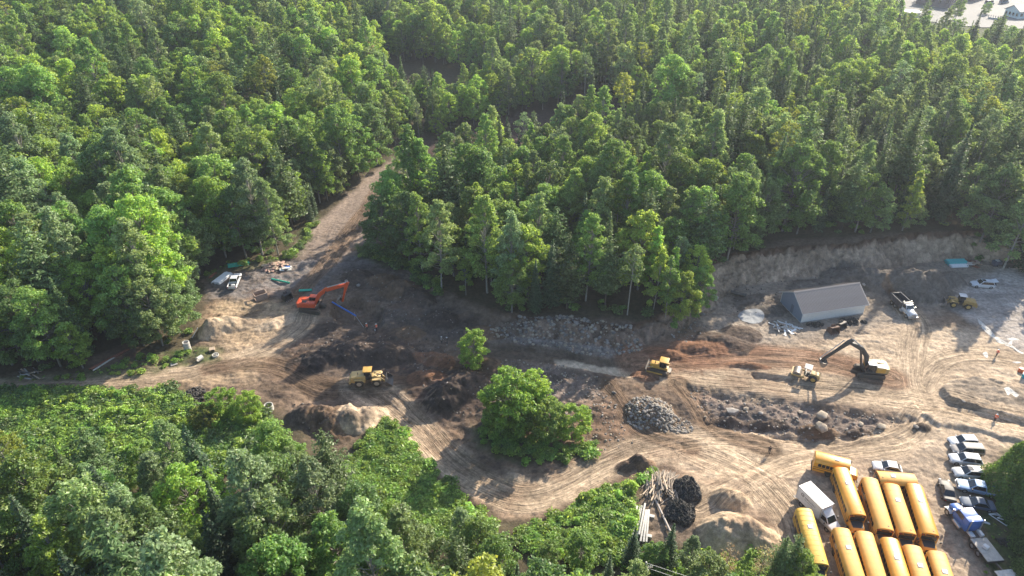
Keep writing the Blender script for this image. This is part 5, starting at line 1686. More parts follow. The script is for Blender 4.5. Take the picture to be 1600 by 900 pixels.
def box_truck(label, loc, rz):
    """origin under the middle of the box"""
    t = thing('box_truck', label, 'box truck', loc, rz)
    p = M_WHITE
    hl = 2.3
    MB().box(-hl - .1, hl + 2.0, -.42, .42, .55, .80).build('chassis', M_BLACK, t)
    b = MB()
    b.box(-hl, hl, -1.14, 1.14, .95, 1.05).box(-hl, hl, -1.14, 1.14, 3.27, 3.35).box(-hl, hl, -1.14, -1.08, 1.05, 3.27).box(-hl, hl, 1.08, 1.14, 1.05, 3.27).box(hl - .06, hl, -1.08, 1.08, 1.05, 3.27)
    b.build('cargo_box', mat('box_white', (.70, .70, .70), .5, dirt=.08, dirtcol=DUST), t)
    for x in (-hl - .01, hl - .02):
        MB().box(x, x + .04, -1.16, -1.07, .95, 3.36).box(x, x + .04, 1.07, 1.16, .95, 3.36).box(x, x + .04, -1.07, 1.07, 3.26, 3.37).build('corner_trim', M_CHROME, t)
    MB().box(-hl - .5, -hl + .02, -1.1, 1.1, .50, .58).build('rear_step', M_STEEL, t)
    cabin(t, rect(hl + .05, hl + 1.55, .98, 1.35, .92), rect(hl + .08, hl + .85, .84, 2.18, .80), p, inset=.07, cabname='cab_top')
    body_loft([(hl + .05, .98, .55, 1.30, 1.36), (hl + 1.5, .97, .55, 1.25, 1.36), (hl + 2.1, .92, .55, 1.05, 1.16), (hl + 2.45, .82, .58, .90, .98)]).build('cab', p, t)
    MB().prism([(hl, 2.15), (hl + .8, 2.20), (hl + .05, 2.75)], -.8, .8).build('wind_fairing', p, t, .05)
    MB().box(hl + 2.40, hl + 2.48, -.55, .55, .68, .88).build('grille', M_BLACK, t, .02)
    MB().box(hl + 2.40, hl + 2.56, -.98, .98, .45, .62).build('bumper', M_BLACK, t, .04)
    for s in (-1, 1):
        wheel(t, hl + 1.55, s * .88, .40, .24)
        wheel(t, -hl + 1.2, s * .86, .42, .46)
        MB().box(hl + 2.28, hl + 2.44, s * .72 - .14, s * .72 + .14, .72, .94).build('headlight', M_LIGHT_W, t, .03)
        MB().pipe([(hl + 1.1, s * 1.0, 1.55), (hl + 1.15, s * 1.25, 1.55)], .02, 6).box(hl + 1.1, hl + 1.2, s * 1.28 - .1, s * 1.28 + .1, 1.4, 1.8).build('mirror', M_BLACK, t)
    ink = mat('dark_print', (.035, .04, .055), .6)
    # emblem and two lines of lettering on the near side, unreadable at this distance
    y = -1.142
    e = MB()
    for rr in (.30,):
        n = 20
        ring = [(-1.25 + rr * math.cos(2 * math.pi * k / n), 2.45 + rr * math.sin(2 * math.pi * k / n)) for k in range(n)]
        inn = [(-1.25 + rr * .74 * math.cos(2 * math.pi * k / n), 2.45 + rr * .74 * math.sin(2 * math.pi * k / n)) for k in range(n)]
        V = [(x, y - .004, z) for x, z in ring] + [(x, y - .004, z) for x, z in inn]
        e.add(V, [(k, (k + 1) % n, n + (k + 1) % n, n + k) for k in range(n)])
    e.prism([(-1.42, 2.32), (-1.10, 2.62), (-1.04, 2.56), (-1.36, 2.26)], y - .006, y - .001)
    e.build('emblem', ink, t, smooth=0)
    rg = random.Random(3)
    w = MB()
    for (z, h, x0, x1) in ((2.30, .26, -.75, 1.35), (1.95, .12, -.75, .9)):
        x = x0
        while x < x1:
            ww = rg.uniform(.5, .8) * h
            w.box(x, x + ww * .35, y - .006, y - .001, z, z + h * rg.uniform(.7, 1))
            w.box(x + ww * .35, x + ww, y - .006, y - .001, z + rg.choice((0, h * .4, h * .7)), z + h * .25 + rg.choice((0, h * .4, h * .6)))
            x += ww * 1.35
    w.build('side_lettering', ink, t, smooth=0)
    MB().box(hl + .001, hl + .008, -.7, .7, 2.95, 3.05).build('front_lettering', ink, t, smooth=0)
    return t


def flatbed_semi(label, loc, rz):
    """blue day-cab tractor with a short flat deck behind"""
    t = thing('flatbed_truck', label, 'flatbed truck', loc, rz)
    blue = mat('truck_blue', (.035, .13, .42), .35, coat=.4, dirt=.1, dirtcol=DUST)
    deck = mat('deck_planks_grey', (.40, .37, .33), .8, var=.2, scale=2, bump=.2)
    MB().box(-6.2, 2.6, -.45, .45, .72, 1.0).build('chassis', M_STEEL, t)
    MB().loft([[(1.5, -.80, .9), (1.5, .80, .9), (1.5, .80, 1.85), (1.5, .45, 2.05), (1.5, -.45, 2.05), (1.5, -.80, 1.85)], [(3.0, -.70, .85), (3.0, .70, .85), (3.0, .70, 1.65), (3.0, .4, 1.82), (3.0, -.4, 1.82), (3.0, -.70, 1.65)]]).build('hood', blue, t, .05)
    MB().box(2.96, 3.08, -.55, .55, .95, 1.62).build('grille', M_CHROME, t, .02)
    MB().box(2.95, 3.25, -1.15, 1.15, .55, .85).build('bumper', M_CHROME, t, .04)
    MB().box(-.35, 1.5, -1.08, 1.08, .95, 1.95).build('cab', blue, t, .05)
    cabin(t, rect(-.35, 1.5, 1.06, 1.95), rect(-.35, 1.15, 1.0, 2.85), blue, inset=.08, cabname='cab_top', names=('side_window', 'windshield', 'side_window', None))
    MB().box(-.45, 1.2, -1.06, 1.06, 2.85, 2.98).build('cab_roof', blue, t, .06)
    MB().box(-1.35, -.37, -1.12, 1.12, 1.0, 3.05).build('sleeper', blue, t, .08)
    for k in range(5):
        MB().box(.95, 1.1, -.85 + k * .4, -.75 + k * .4, 2.98, 3.06).build('roof_lamp', M_AMBER, t)
    for s in (-1, 1):
        wheel(t, 2.45, s * 1.02, .52, .30, M_CHROME)
        MB().prism([(1.8, .95), (2.0, 1.22), (2.9, 1.22), (3.1, .95), (3.04, .9), (2.85, 1.14), (2.05, 1.14), (1.88, .9)], s * 1.02 - .22, s * 1.02 + .22).build('mudguard', M_WHITE, t)
        for x in (-3.35, -4.65):
            wheel(t, x, s * .95, .52, .58, M_CHROME)
        MB().cyl((.9, s * 1.15, .75), (-.6, s * 1.15, .75), .30, 14).build('fuel_tank', M_CHROME, t)
        MB().cyl((-1.5, s * .9, 1.0), (-1.5, s * .9, 3.5), .08, 10).build('exhaust_stack', M_CHROME, t)
        MB().box(1.35, 1.5, s * 1.35 - .1, s * 1.35 + .1, 2.0, 2.5).pipe([(1.4, s * 1.05, 2.3), (1.4, s * 1.35, 2.3)], .025, 6).build('mirror', M_CHROME, t)
    MB().box(-2.5, -1.45, -1.0, -.55, 1.0, 1.5).box(-2.5, -1.6, .3, .9, 1.0, 1.35).build('tool_box', M_WHITE, t, .03)
    for k in range(3):
        MB().box(-6.4, -2.7, -1.2 + k * .805, -.41 + k * .805, 1.10, 1.22).build('deck_panel', deck, t, .01)
    MB().box(-6.45, -6.38, -1.22, 1.22, .85, 1.2).build('deck_end', M_BLACK, t)
    c = link('white_crate', MB().box(-.35, .35, -.3, .3, 0, .45).mesh('white_crate', M_WHITE, .04), None, (0, 0, 0))
    return t, c


def trailer(label, loc, rz):
    t = thing('flatbed_trailer', label, 'trailer', loc, rz)
    deck = mat('deck_pale', (.48, .46, .43), .7, var=.15, scale=2)
    MB().box(-5, 0, -.5, .5, .55, .85).build('chassis', M_STEEL, t)
    for k in range(3):
        MB().box(-5.2, 0, -1.24 + k * .83, -.42 + k * .83, .88, 1.0).build('deck_panel', deck, t, .01)
    MB().prism([(0, .6), (1.3, .65), (1.3, .8), (0, .95)], -.12, .12).build('drawbar', M_STEEL, t)
    for s in (-1, 1):
        for x in (-2.6, -3.6):
            wheel(t, x, s * 1.0, .42, .36)
        MB().box(-5.2, 0, s * 1.27 - .03, s * 1.27 + .03, .86, 1.03).build('side_rail', M_CHROME, t)
    return t


# ------------------------------------------------------------------ people
M_SKIN = mat('skin', (.42, .25, .17), .6, var=.05)
M_JEANS = mat('dark_trousers', (.035, .038, .050), .85)
M_BOOT = mat('work_boots', (.06, .04, .028), .8)
M_HIVIS = mat('hi_vis_orange', (.85, .15, .045), .7, var=.06)
M_SHIRT = mat('dark_shirt', (.045, .040, .042), .85)
M_GREYSHIRT = mat('grey_shirt', (.32, .30, .28), .85)
M_HAIR = mat('dark_hair', (.03, .022, .016), .8)
M_HELMET = mat('white_helmet', (.80, .80, .78), .35)


def person(label, loc, rz, shirt, helmet=True, vest=False, stride=.18, arm=.35, group=None):
    """one continuous body grown over a skeleton; helmet, hair and vest are pieces of its own"""
    J = {'pelvis': ((0, 0, .95), .145), 'waist': ((0, 0, 1.12), .135), 'chest': ((.01, 0, 1.34), .165), 'neck': ((.015, 0, 1.50), .065), 'chin': ((.03, 0, 1.585), .085), 'head': ((.03, 0, 1.68), .105), 'crown': ((.02, 0, 1.755), .075)}
    E_ = [('pelvis', 'waist'), ('waist', 'chest'), ('chest', 'neck'), ('neck', 'chin'), ('chin', 'head'), ('head', 'crown')]
    for s, n in ((1, 'l'), (-1, 'r')):
        fx = stride * s
        J.update({n + 'hip': ((0, s * .10, .90), .105), n + 'knee': ((fx * .55 + .04, s * .11, .50), .070), n + 'ankle': ((fx, s * .11, .10), .048), n + 'toe': ((fx + .17, s * .125, .045), .042),
                  n + 'sh': ((.0, s * .20, 1.42), .068), n + 'elb': ((-.02 - arm * .1 * s, s * .29, 1.15), .047), n + 'wrist': ((.10 + arm * (.35 if s > 0 else .1), s * .27, .93 + arm * .25), .034), n + 'palm': ((.15 + arm * (.42 if s > 0 else .12), s * .26, .87 + arm * .25), .038)})
        E_ += [('pelvis', n + 'hip'), (n + 'hip', n + 'knee'), (n + 'knee', n + 'ankle'), (n + 'ankle', n + 'toe'), ('chest', n + 'sh'), (n + 'sh', n + 'elb'), (n + 'elb', n + 'wrist'), (n + 'wrist', n + 'palm')]
        px_, py_, pz_ = J[n + 'palm'][0]
        for k, (dy, l) in enumerate(((-.028, .065), (-.009, .078), (.010, .072), (.028, .056))):
            J[f'{n}f{k}'] = ((px_ + .03, py_ + dy, pz_ - .05), .0095)
            J[f'{n}g{k}'] = ((px_ + .045, py_ + dy * 1.1, pz_ - .05 - l * .7), .008)
            E_ += [(n + 'palm', f'{n}f{k}'), (f'{n}f{k}', f'{n}g{k}')]
        J[n + 'th'] = ((px_ + .05, py_ - s * .045, pz_ - .005), .010)
        E_.append((n + 'palm', n + 'th'))
    ks = list(J)
    me = bpy.data.meshes.new('person')
    me.from_pydata([J[k][0] for k in ks], [(ks.index(a), ks.index(b)) for a, b in E_], [])
    o = link('person', me, None)
    md = o.modifiers.new('skin', 'SKIN')
    for i, k in enumerate(ks):
        sv = me.skin_vertices[0].data[i]
        r = J[k][1]
        sv.radius = (r, r * (1.30 if k in ('chest', 'waist', 'pelvis') else 1.0))
        sv.use_root = k == 'pelvis'
    o.modifiers.new('round', 'SUBSURF').levels = 1
    dg = bpy.context.evaluated_depsgraph_get()
    body = bpy.data.meshes.new_from_object(o.evaluated_get(dg))
    bpy.data.objects.remove(o)
    body.materials.clear()
    for m in (shirt, M_JEANS, M_BOOT, M_SKIN):
        body.materials.append(m)
    for f in body.polygons:
        c = f.center
        f.use_smooth = True
        hand = abs(c.y) > .215 and c.z < 1.10 + arm * .2 and c.z > .62 and c.x > .02
        f.material_index = 2 if c.z < .14 else (3 if (hand or c.z > 1.50) else (1 if c.z < 1.0 and abs(c.y) < .24 else 0))
    t = link('person', body, None, loc, rz)
    tag(t, label, 'person', group)
    # face: nose, ears, eyes
    fm = MB().loft([[(.125, -.012, 1.67), (.125, .012, 1.67), (.12, 0, 1.70)], [(.15, -.014, 1.635), (.15, .014, 1.635), (.145, 0, 1.655)]])
    for s in (-1, 1):
        fm.box(.01, .045, s * .108 - .012, s * .108 + .012, 1.63, 1.69)
    fm.build('face', M_SKIN, t)
    em = MB()
    for s in (-1, 1):
        em.box(.118, .132, s * .036 - .012, s * .036 + .012, 1.675, 1.69)
    em.box(.122, .133, -.025, .025, 1.598, 1.606).build('eyes_and_mouth', M_HAIR, t)
    if helmet:
        rings = []
        for a in np.linspace(0, math.pi / 2 * .96, 5):
            rings.append([(.025 + .135 * math.cos(a) * math.cos(b), .125 * math.cos(a) * math.sin(b), 1.70 + .13 * math.sin(a)) for b in np.linspace(0, 2 * math.pi, 14, endpoint=False)])
        MB().loft(rings).box(.10, .22, -.08, .08, 1.695, 1.71).build('helmet', M_HELMET, t)
    else:
        rings = []
        for a in np.linspace(-.15, math.pi / 2 * .96, 5):
            rings.append([(.01 + .118 * math.cos(a) * math.cos(b), .115 * math.cos(a) * math.sin(b), 1.70 + .10 * math.sin(a)) for b in np.linspace(0, 2 * math.pi, 14, endpoint=False)])
        MB().loft(rings).build('hair', M_HAIR, t)
    if vest:
        secs = []
        for z, a, b in ((.98, .185, .235), (1.15, .180, .225), (1.30, .205, .250), (1.42, .190, .245), (1.47, .12, .16)):
            secs.append([(.008 + a * math.cos(q), b * math.sin(q), z) for q in np.linspace(0, 2 * math.pi, 16, endpoint=False)])
        v = MB().loft(secs).build('vest', M_HIVIS, t)
        bm_ = MB()
        for z, a, b in ((1.10, .187, .232), (1.24, .205, .250)):
            bm_.loft([[(.008 + a * math.cos(q), b * math.sin(q), zz) for q in np.linspace(0, 2 * math.pi, 16, endpoint=False)] for zz in (z, z + .045)])
        bm_.build('reflective_band', mat('band_silver', (.7, .72, .68), .4), v)
    return t
# ------------------------------------------------------------------ the yard: vehicles
def mid(a, b):
    return ((a[0] + b[0]) / 2, (a[1] + b[1]) / 2)


def bus_by_roof(rear, front, **k):
    """rear and front: pixels of the roof's middle at its two ends"""
    a, b = Vector(put(*rear, 3.1)), Vector(put(*front, 3.1))
    d = b - a
    rz = math.atan2(d.y, d.x)
    c = (a + b) / 2
    return school_bus(loc=(c.x, c.y, float(ground(c.x, c.y)) + .02), rz=rz, L=d.xy.length, **k)


def bus_by_rear(rear, head, L, **k):
    a = Vector(put(*rear, 3.1))
    rz = R(head)
    c = a + Vector((math.cos(rz), math.sin(rz), 0)) * L / 2
    return school_bus(loc=(c.x, c.y, float(ground(c.x, c.y)) + .02), rz=rz, L=L, **k)


bus_by_roof((1315, 730.5), (1342, 804), label='yellow school bus beside the white box truck, black hood down', body_m=M_YBUS)
bus_by_roof((1360, 746.5), (1385, 826), label='faded yellow school bus second in the upper row, rounded roof without hatch', body_m=M_YBUS2, hatch=False)
bus_by_roof((1394, 755.5), (1420, 832), label='yellow school bus third in the upper row, behind the crosswise bus', body_m=M_YBUS2)
bus_by_roof((1429.5, 756), (1455, 834), label='yellow school bus at the right end of the upper row', body_m=M_YBUS)
bus_by_roof((1257.5, 793), (1283, 879), label='pale yellow school bus with ribbed roof standing alone in front of box truck', body_m=M_YBUS3, seams=True)
bus_by_roof((1432, 747), (1373, 742), label='short yellow school bus parked crosswise behind the upper row', body_m=M_YBUS2, n_win=6, hood_m=M_WHITE)
bus_by_roof((1274, 711), (1329, 724), label='short yellow school bus parked askew behind the box truck, white hood', body_m=M_YBUS, n_win=6, hood_m=M_WHITE)
bus_by_rear((1315.5, 825), -98, 9.2, label='faded yellow school bus at the left end of the lower row', body_m=M_YBUS2)
bus_by_rear((1351.5, 830), -100, 9.2, label='faded yellow school bus second in the lower row, no hatch in view', body_m=M_YBUS2, hatch=False)
bus_by_rear((1391, 840), -101, 9.2, label='deep yellow school bus in the middle of the lower row', body_m=M_YBUS)
bus_by_rear((1427, 851.4), -102, 9.2, label='yellow school bus fourth in the lower row', body_m=M_YBUS2)
bus_by_rear((1466, 859), -103, 9.2, label='yellow school bus at the right end of the lower row', body_m=M_YBUS2)


def by_ends(nose, tail, lift=.7):
    a, b = Vector(put(*nose, lift)), Vector(put(*tail, lift))
    c = (a + b) / 2
    return (c.x, c.y, float(ground(c.x, c.y)) + .01), math.atan2(a.y - b.y, a.x - b.x)


g = 'cars parked by the cedar hedge'
CARS = [
    ('suv', 'white SUV at the far end of the row by the cedar hedge', 'car', (1485, 689), (1525, 690), ('car_white', (.78, .79, .80)), dict(style='suv', L=4.6, H=1.75)),
    ('minivan', 'taupe minivan second from the far end of the hedge row', 'car', (1487, 701), (1535, 705), ('car_taupe', (.36, .33, .31)), dict(style='van', L=5.0, H=1.78)),
    ('damaged_car', 'white and black damaged SUV with torn roof, third in the hedge row', 'car', (1483, 716), (1533, 722), ('car_white_grey', (.70, .72, .75)), dict(style='suv', L=4.8, H=1.72)),
    ('suv', 'silver SUV with sunroof, fourth in the hedge row', 'car', (1490, 736), (1537, 740), ('car_silver', (.66, .67, .66)), dict(style='suv', L=4.6, H=1.72, sunroof=True)),
    ('sedan', 'dark blue sedan nearest the blue flatbed truck', 'car', (1505, 783), (1550, 790), ('car_navy', (.10, .14, .21)), dict(style='sedan', L=4.7, H=1.42)),
    ('sedan', 'dark grey sedan standing apart between the buses and the hedge row', 'car', (1476, 751), (1485, 779), ('car_charcoal', (.085, .080, .082)), dict(style='sedan', L=4.5, H=1.42)),
    ('hatchback', 'white hatchback behind the crosswise short school bus', 'car', (1365, 727), (1407, 733), ('car_white', (.78, .79, .80)), dict(style='hatch', L=4.3, H=1.55)),
]
for nm, lab, cat, a, b, col, kw in CARS:
    loc, rz = by_ends(a, b)
    c = car(nm, lab, cat, loc, rz, col, group=g if 'hedge row' in lab else None, **kw)
    if nm == 'damaged_car':
        MB().box(-.9, -.35, -.45, .1, 1.73, 1.775).build('torn_roof_hole', M_BLACK, c)
        MB().box(-1.5, .9, -.955, -.935, .35, .95).build('black_door_panel', M_BLACK, c)
loc, rz = by_ends((1495, 756), (1562, 769))
pickup('pickup_truck', 'pale blue pickup truck with black bed parked by the cedar hedge', loc, rz, ('pickup_blue', (.36, .52, .74)), group=g)
loc, rz = by_ends((373, 428), (361, 452))
pk = pickup('pickup_truck', 'white pickup truck with open bed beside the white pipe bundle', loc, rz, ('pickup_white', (.80, .81, .82)))
MB().box(-2.2, -1.7, -.5, .3, .68, .98).box(-1.6, -1.3, -.1, .6, .68, .86).build('bed_load', M_WHITE, pk, .05)
loc, rz = by_ends((1518, 443), (1553, 444))
car('suv', 'white SUV with raised tailgate standing on grey tarmac below the bank', 'car', loc, rz, ('car_white', (.78, .79, .80)), style='suv', L=4.8, H=1.66, hatch_open=True, sunroof=True)

a, b = Vector(put(1260, 755, 3.4)), Vector(put(1292, 790, 3.4))
c = (a + b) / 2
box_truck('white box truck with emblem on its side between the school buses', (c.x, c.y, float(ground(c.x, c.y))), R(-66))
x, y, z = put(1413, 480, 1.0)
dump_truck('white-cabbed dump truck with dark body near the grey shed', (x, y, z), R(-83)).scale = (.9, .9, .9)
x, y, z = put(1512, 812, 1.8)
semi, crate = flatbed_semi('blue truck tractor with pale flat deck next to the lower school buses', (x, y, z), R(95))
crate.location = semi.location + Matrix.Rotation(R(95), 3, 'Z') @ Vector((-4.3, .1, 1.22))
crate.rotation_euler.z = R(120)
tag(crate, 'small white crate standing on the deck of the blue truck', 'crate')
v = Vector(semi.location) + Matrix.Rotation(R(95), 3, 'Z') @ Vector((-7.7, -.15, 0))
trailer('pale flatbed trailer coupled behind the blue truck', (v.x, v.y, float(ground(v.x, v.y))), R(97))

# ------------------------------------------------------------------ earth movers
x, y, z = put(489, 484)
excavator('orange excavator digging at the edge of the dark pit', (x, y, z), R(-4), M_ORANGE, M_ORANGE, M_ORANGE,
          [(.9, 1.9), (2.1, 4.1), (3.7, 5.4), (8.3, 6.9)], [(8.7, 7.5), (8.3, 6.9), (7.6, 4.8), (6.9, 2.6)], R(-150), turn=R(-12), top_m=None, cw_m=M_ORANGE)
x, y, z = put(1357, 584)
M_DARKARM = mat('boom_dark', (.045, .045, .048), .5, dirt=.3, dirtcol=(.16, .14, .12))
excavator('yellow and white excavator with long black boom reaching to the left', (x, y, z), R(171), M_CAT, M_DARKARM, M_DARKARM,
          [(.8, 1.9), (1.5, 4.2), (2.7, 5.7), (5.2, 6.9)], [(4.7, 7.5), (5.2, 6.9), (7.0, 4.6), (9.0, 2.1)], R(-95), turn=R(2), top_m=M_WHITE, cw_m=mat('counterweight_tan', (.50, .36, .16), .5, dirt=.25, dirtcol=DUST))
x, y, z = put(578, 598)
wheel_loader('yellow wheel loader pushing soil beside the dark heaps', (x, y, z), R(4), M_CAT2, M_CAT, True)
x, y, z = put(1497, 478)
wheel_loader('small wheel loader with white cab roof by the gravel heaps', (x, y, z), R(163), mat('machine_yellow_worn', (.40, .26, .07), .6, dirt=.5, dirtcol=(.24, .18, .12)), M_WHITE, False).scale = (.88, .88, .88)
x, y, z = put(1030, 580)
bulldozer('yellow bulldozer spreading soil on the new road bed', (x, y, z), R(158), M_CAT)
x, y, z = put(1258, 590)
roller('yellow soil roller with smooth drum under the excavator bucket', (x, y, z), R(152), M_CAT2)

# ------------------------------------------------------------------ people
for lab, px, py, rz, sh, he, ve, st in [
    ('worker in orange shirt and helmet at the foot of blue pipe', 574, 516, 200, M_HIVIS, True, True, .10),
    ('worker in orange vest with white bucket, right of the blue pipe', 589, 517, 170, M_HIVIS, True, True, .06),
    ('worker in pale shirt on the dark bank, left one of two', 690, 537, -20, M_GREYSHIRT, True, False, .05),
    ('worker in dark shirt and white helmet on the dark bank, right one of two', 699, 538, 190, M_SHIRT, True, False, .08),
    ('person in dark clothes walking alone on the pale dirt by the short bus', 1201, 709, 60, M_SHIRT, False, False, .22),
    ('worker in orange overalls beside the tarmac edge', 1556, 557, 180, M_HIVIS, True, True, .08),
    ('worker in orange vest on the haul road above the cedar hedge', 1553, 659, 200, M_HIVIS, True, True, .10)]:
    p_ = on_ground(px, py)
    person(lab, (p_.x, p_.y, p_.z), R(rz), sh, he, ve, st)
x, y, z = put(586, 517)
bk = MB().loft([[(.14 * k * math.cos(a), .14 * k * math.sin(a), zz) for a in np.linspace(0, 6.283, 14, endpoint=False)] for k, zz in ((.8, 0), (1, .34), (.93, .34), (.75, .04))]).build('bucket', M_WHITE, None, loc=(x, y, z))
tag(bk, 'white bucket on the soil next to two workers', 'bucket')

# ------------------------------------------------------------------ the shed
def shed():
    a, b = Vector(put(1251, 504.7)), Vector(put(1348, 490))
    d = (b - a)
    d.z = 0
    L = d.length
    rz = math.atan2(d.y, d.x)
    z = min(float(ground(a.x, a.y)), float(ground(b.x, b.y))) - .15
    t = thing('shed', 'grey metal-roofed shed with pale walls below the rock bank', 'shed', (a.x, a.y, z), rz)
    W, he, hr, ov = 7.9, 3.0, 5.5, .45
    wall_m = mat('shed_wall_pale', (.70, .70, .66), .7, var=.06, dirt=.18, dirtcol=(.35, .32, .27))
    gab_m = mat('shed_gable_blue_grey', (.20, .24, .30), .65, var=.05)
    roof_m = mat('shed_roof_steel', (.29, .245, .215), .6, .0, var=.08, scale=.5)
    MB().box(0, L, -.02, .12, 0, he).build('wall', wall_m, t)
    MB().box(0, L, W - .12, W, 0, he).build('wall', wall_m, t)
    for x0, x1, m in ((.0, .14, gab_m), (L - .14, L, wall_m)):
        MB().prism_x([(.12, 0), (W - .12, 0), (W - .12, he), (W / 2, hr - .03), (.12, he)], x0, x1).build('gable_wall', m, t)
    MB().box(-.06, L + .06, -.08, W + .06, -.3, .35).build('foundation', mat('concrete_grey', (.38, .37, .35), .85, dirt=.2), t)
    s = (hr - he) / (W / 2)
    n = int((L + 2 * ov) / .62)
    sheet = {}
    for side in (0, 1):
        y0, y1 = (-ov, W / 2) if side == 0 else (W + ov, W / 2)
        z0, z1 = he - s * ov + .03, hr + .03
        for k in range(n):                     # one roofing sheet after another, each with a standing rib
            x0 = -ov + (L + 2 * ov) * k / n
            w = (L + 2 * ov) / n
            if side not in sheet:
                m = MB()
                m.hexa([(0, y0, z0), (w - .006, y0, z0), (w - .006, y1, z1), (0, y1, z1)], [(0, y0, z0 + .03), (w - .006, y0, z0 + .03), (w - .006, y1, z1 + .03), (0, y1, z1 + .03)])
                for rx in (.0, w / 2):
                    m.hexa([(rx, y0, z0 + .03), (rx + .06, y0, z0 + .03), (rx + .06, y1, z1 + .03), (rx, y1, z1 + .03)], [(rx + .015, y0, z0 + .075), (rx + .045, y0, z0 + .075), (rx + .045, y1, z1 + .075), (rx + .015, y1, z1 + .075)])
                sheet[side] = m.mesh('roof_sheet', roof_m, smooth=0)
            link('roof_sheet', sheet[side], t, (x0, 0, 0))
    MB().prism_x([(W / 2 - .3, hr - .12), (W / 2, hr + .10), (W / 2 + .3, hr - .12), (W / 2 + .3, hr - .06), (W / 2, hr + .16), (W / 2 - .3, hr - .06)], -ov - .02, L + ov + .02).build('ridge_cap', roof_m, t)
    tr = mat('trim_white', (.62, .62, .62), .5)
    for x in (-ov - .04, L + ov):
        MB().prism_x([(-ov, he - s * ov - .12), (W / 2, hr - .12), (W + ov, he - s * ov - .12), (W + ov, he - s * ov + .03), (W / 2, hr + .03), (-ov, he - s * ov + .03)], x, x + .04).build('verge_board', tr, t)
    MB().box(-ov, L + ov, -ov - .05, -ov - .005, he - s * ov - .12, he - s * ov + .02).build('fascia', tr, t)
    k = int(L / .3)
    for i in range(k):
        MB().box(.15 + i * .3, .19 + i * .3, -.035, -.02, .4, he - .25).build('wall_rib', wall_m, t) if i % 3 == 0 else None
    MB().box(-.02, -.005, 3.2, 4.1, .35, 2.35).build('door', mat('door_dark', (.12, .14, .18), .5), t)


shed()

# ------------------------------------------------------------------ pipes, beams, timber
M_TEAL = mat('pipe_green', (.02, .40, .27), .4, var=.08, dirt=.08)
M_TEAL2 = mat('pipe_teal', (.05, .42, .42), .45, var=.08, dirt=.1)
M_PVCW = mat('pipe_white', (.74, .76, .76), .45, var=.05, dirt=.08)
M_BLUEP = mat('pipe_blue', (.03, .16, .55), .4, var=.08, dirt=.1)
M_RUST = mat('rusty_beam', (.22, .085, .05), .8, var=.25)
M_CONC = mat('concrete_pale', (.52, .50, .46), .85, var=.1, dirt=.25, dirtcol=(.30, .25, .18), bump=.2)
M_WOOD = mat('old_timber', (.36, .27, .20), .85, var=.25, scale=4)
M_WOODL = mat('pale_timber', (.52, .40, .29), .85, var=.2, scale=4)
M_LOG = mat('grey_log', (.30, .25, .20), .9, var=.3, scale=3, bump=.3)


def bundle(name, label, cat, a, b, r, rows, m, piece='pipe', lift=.0):
    """straight pieces side by side and on top of each other from pixel a to pixel b; rows: how many in each layer"""
    A, B = Vector(put(*a)), Vector(put(*b))
    d = (B - A).xy
    L, rz = d.length, math.atan2(d.y, d.x)
    t = thing(name, label, cat, (A.x, A.y, min(A.z, B.z) + lift), rz)
    t.rotation_euler.y = -math.atan2(B.z - A.z, L)
    t.location.z = A.z + lift
    pm = MB().hollow((0, 0, 0), (L, 0, 0), r, r * .86, 14).mesh(piece, m)
    z = r
    for n in rows:
        for k in range(n):
            o = link(piece, pm, t, (random.uniform(-.15, .15), (k - (n - 1) / 2) * 2.05 * r, z))
        z += 1.75 * r
    return t


bundle('pipe_bundle', 'green plastic pipe bundle in the grass behind the white pickup', 'pipes', (357, 417), (390, 412), .17, (4, 3), M_TEAL)
bundle('pipe_bundle', 'white plastic pipe bundle left of the white pickup', 'pipes', (337, 444), (358, 428), .14, (8, 7), M_PVCW)
bundle('pipe', 'single green pipe lying on the grey ground right of the pickup', 'pipe', (424, 437), (452, 443), .20, (1,), M_TEAL)
bundle('pipe', 'green pipe lying behind the orange excavator', 'pipe', (468, 455), (488, 454), .18, (2,), M_TEAL)
bundle('pipe_bundle', 'teal pipe bundle with white ones in front at the foot of rock bank', 'pipes', (1478, 412), (1507, 411), .16, (7, 6, 5), M_TEAL2)
bundle('pipe_bundle', 'white pipe layer in front of the teal pipes by the rock bank', 'pipes', (1484, 417), (1510, 416), .15, (4, 3), M_PVCW)
bundle('steel_beams', 'rusty beams lying side by side near the left track', 'beams', (141, 578), (200, 547), .16, (2,), M_RUST, 'beam')
bundle('beam', 'pale beam lying beside the rusty beams near the left track', 'beam', (146, 580), (184, 556), .16, (1,), M_CONC, 'beam')
bundle('beam', 'rusty beam in the grass left of the white pipe bundle', 'beam', (328, 435), (337, 427), .15, (2,), M_RUST, 'beam')


def bar_between(name, label, cat, a, la, b, lb, r, m, seg=10):
    A, B = Vector(put(*a, la)), Vector(put(*b, lb))
    A.z += la
    B.z += lb
    o = MB().pipe([(0, 0, 0), tuple((B - A) * .5), tuple(B - A)], r, seg).build(name, m, None, loc=tuple(A))
    return tag(o, label, cat)


A_ = Vector(at(519, 471, .6) + (.6,))
bar_between('pipe', 'long blue pipe slanting across the dark pit', 'pipe', (519, 472), .25, (556, 493), 1.3, .17, M_BLUEP)
bar_between('steel_pole', 'thin grey pole running on from the blue pipe to workers', 'pole', (556, 494), 1.2, (568, 511), .15, .06, M_CHROME)
bar_between('prop', 'short post holding the blue pipe end over the pit', 'post', (554, 488), 1.0, (554, 500), .1, .07, M_WOOD)


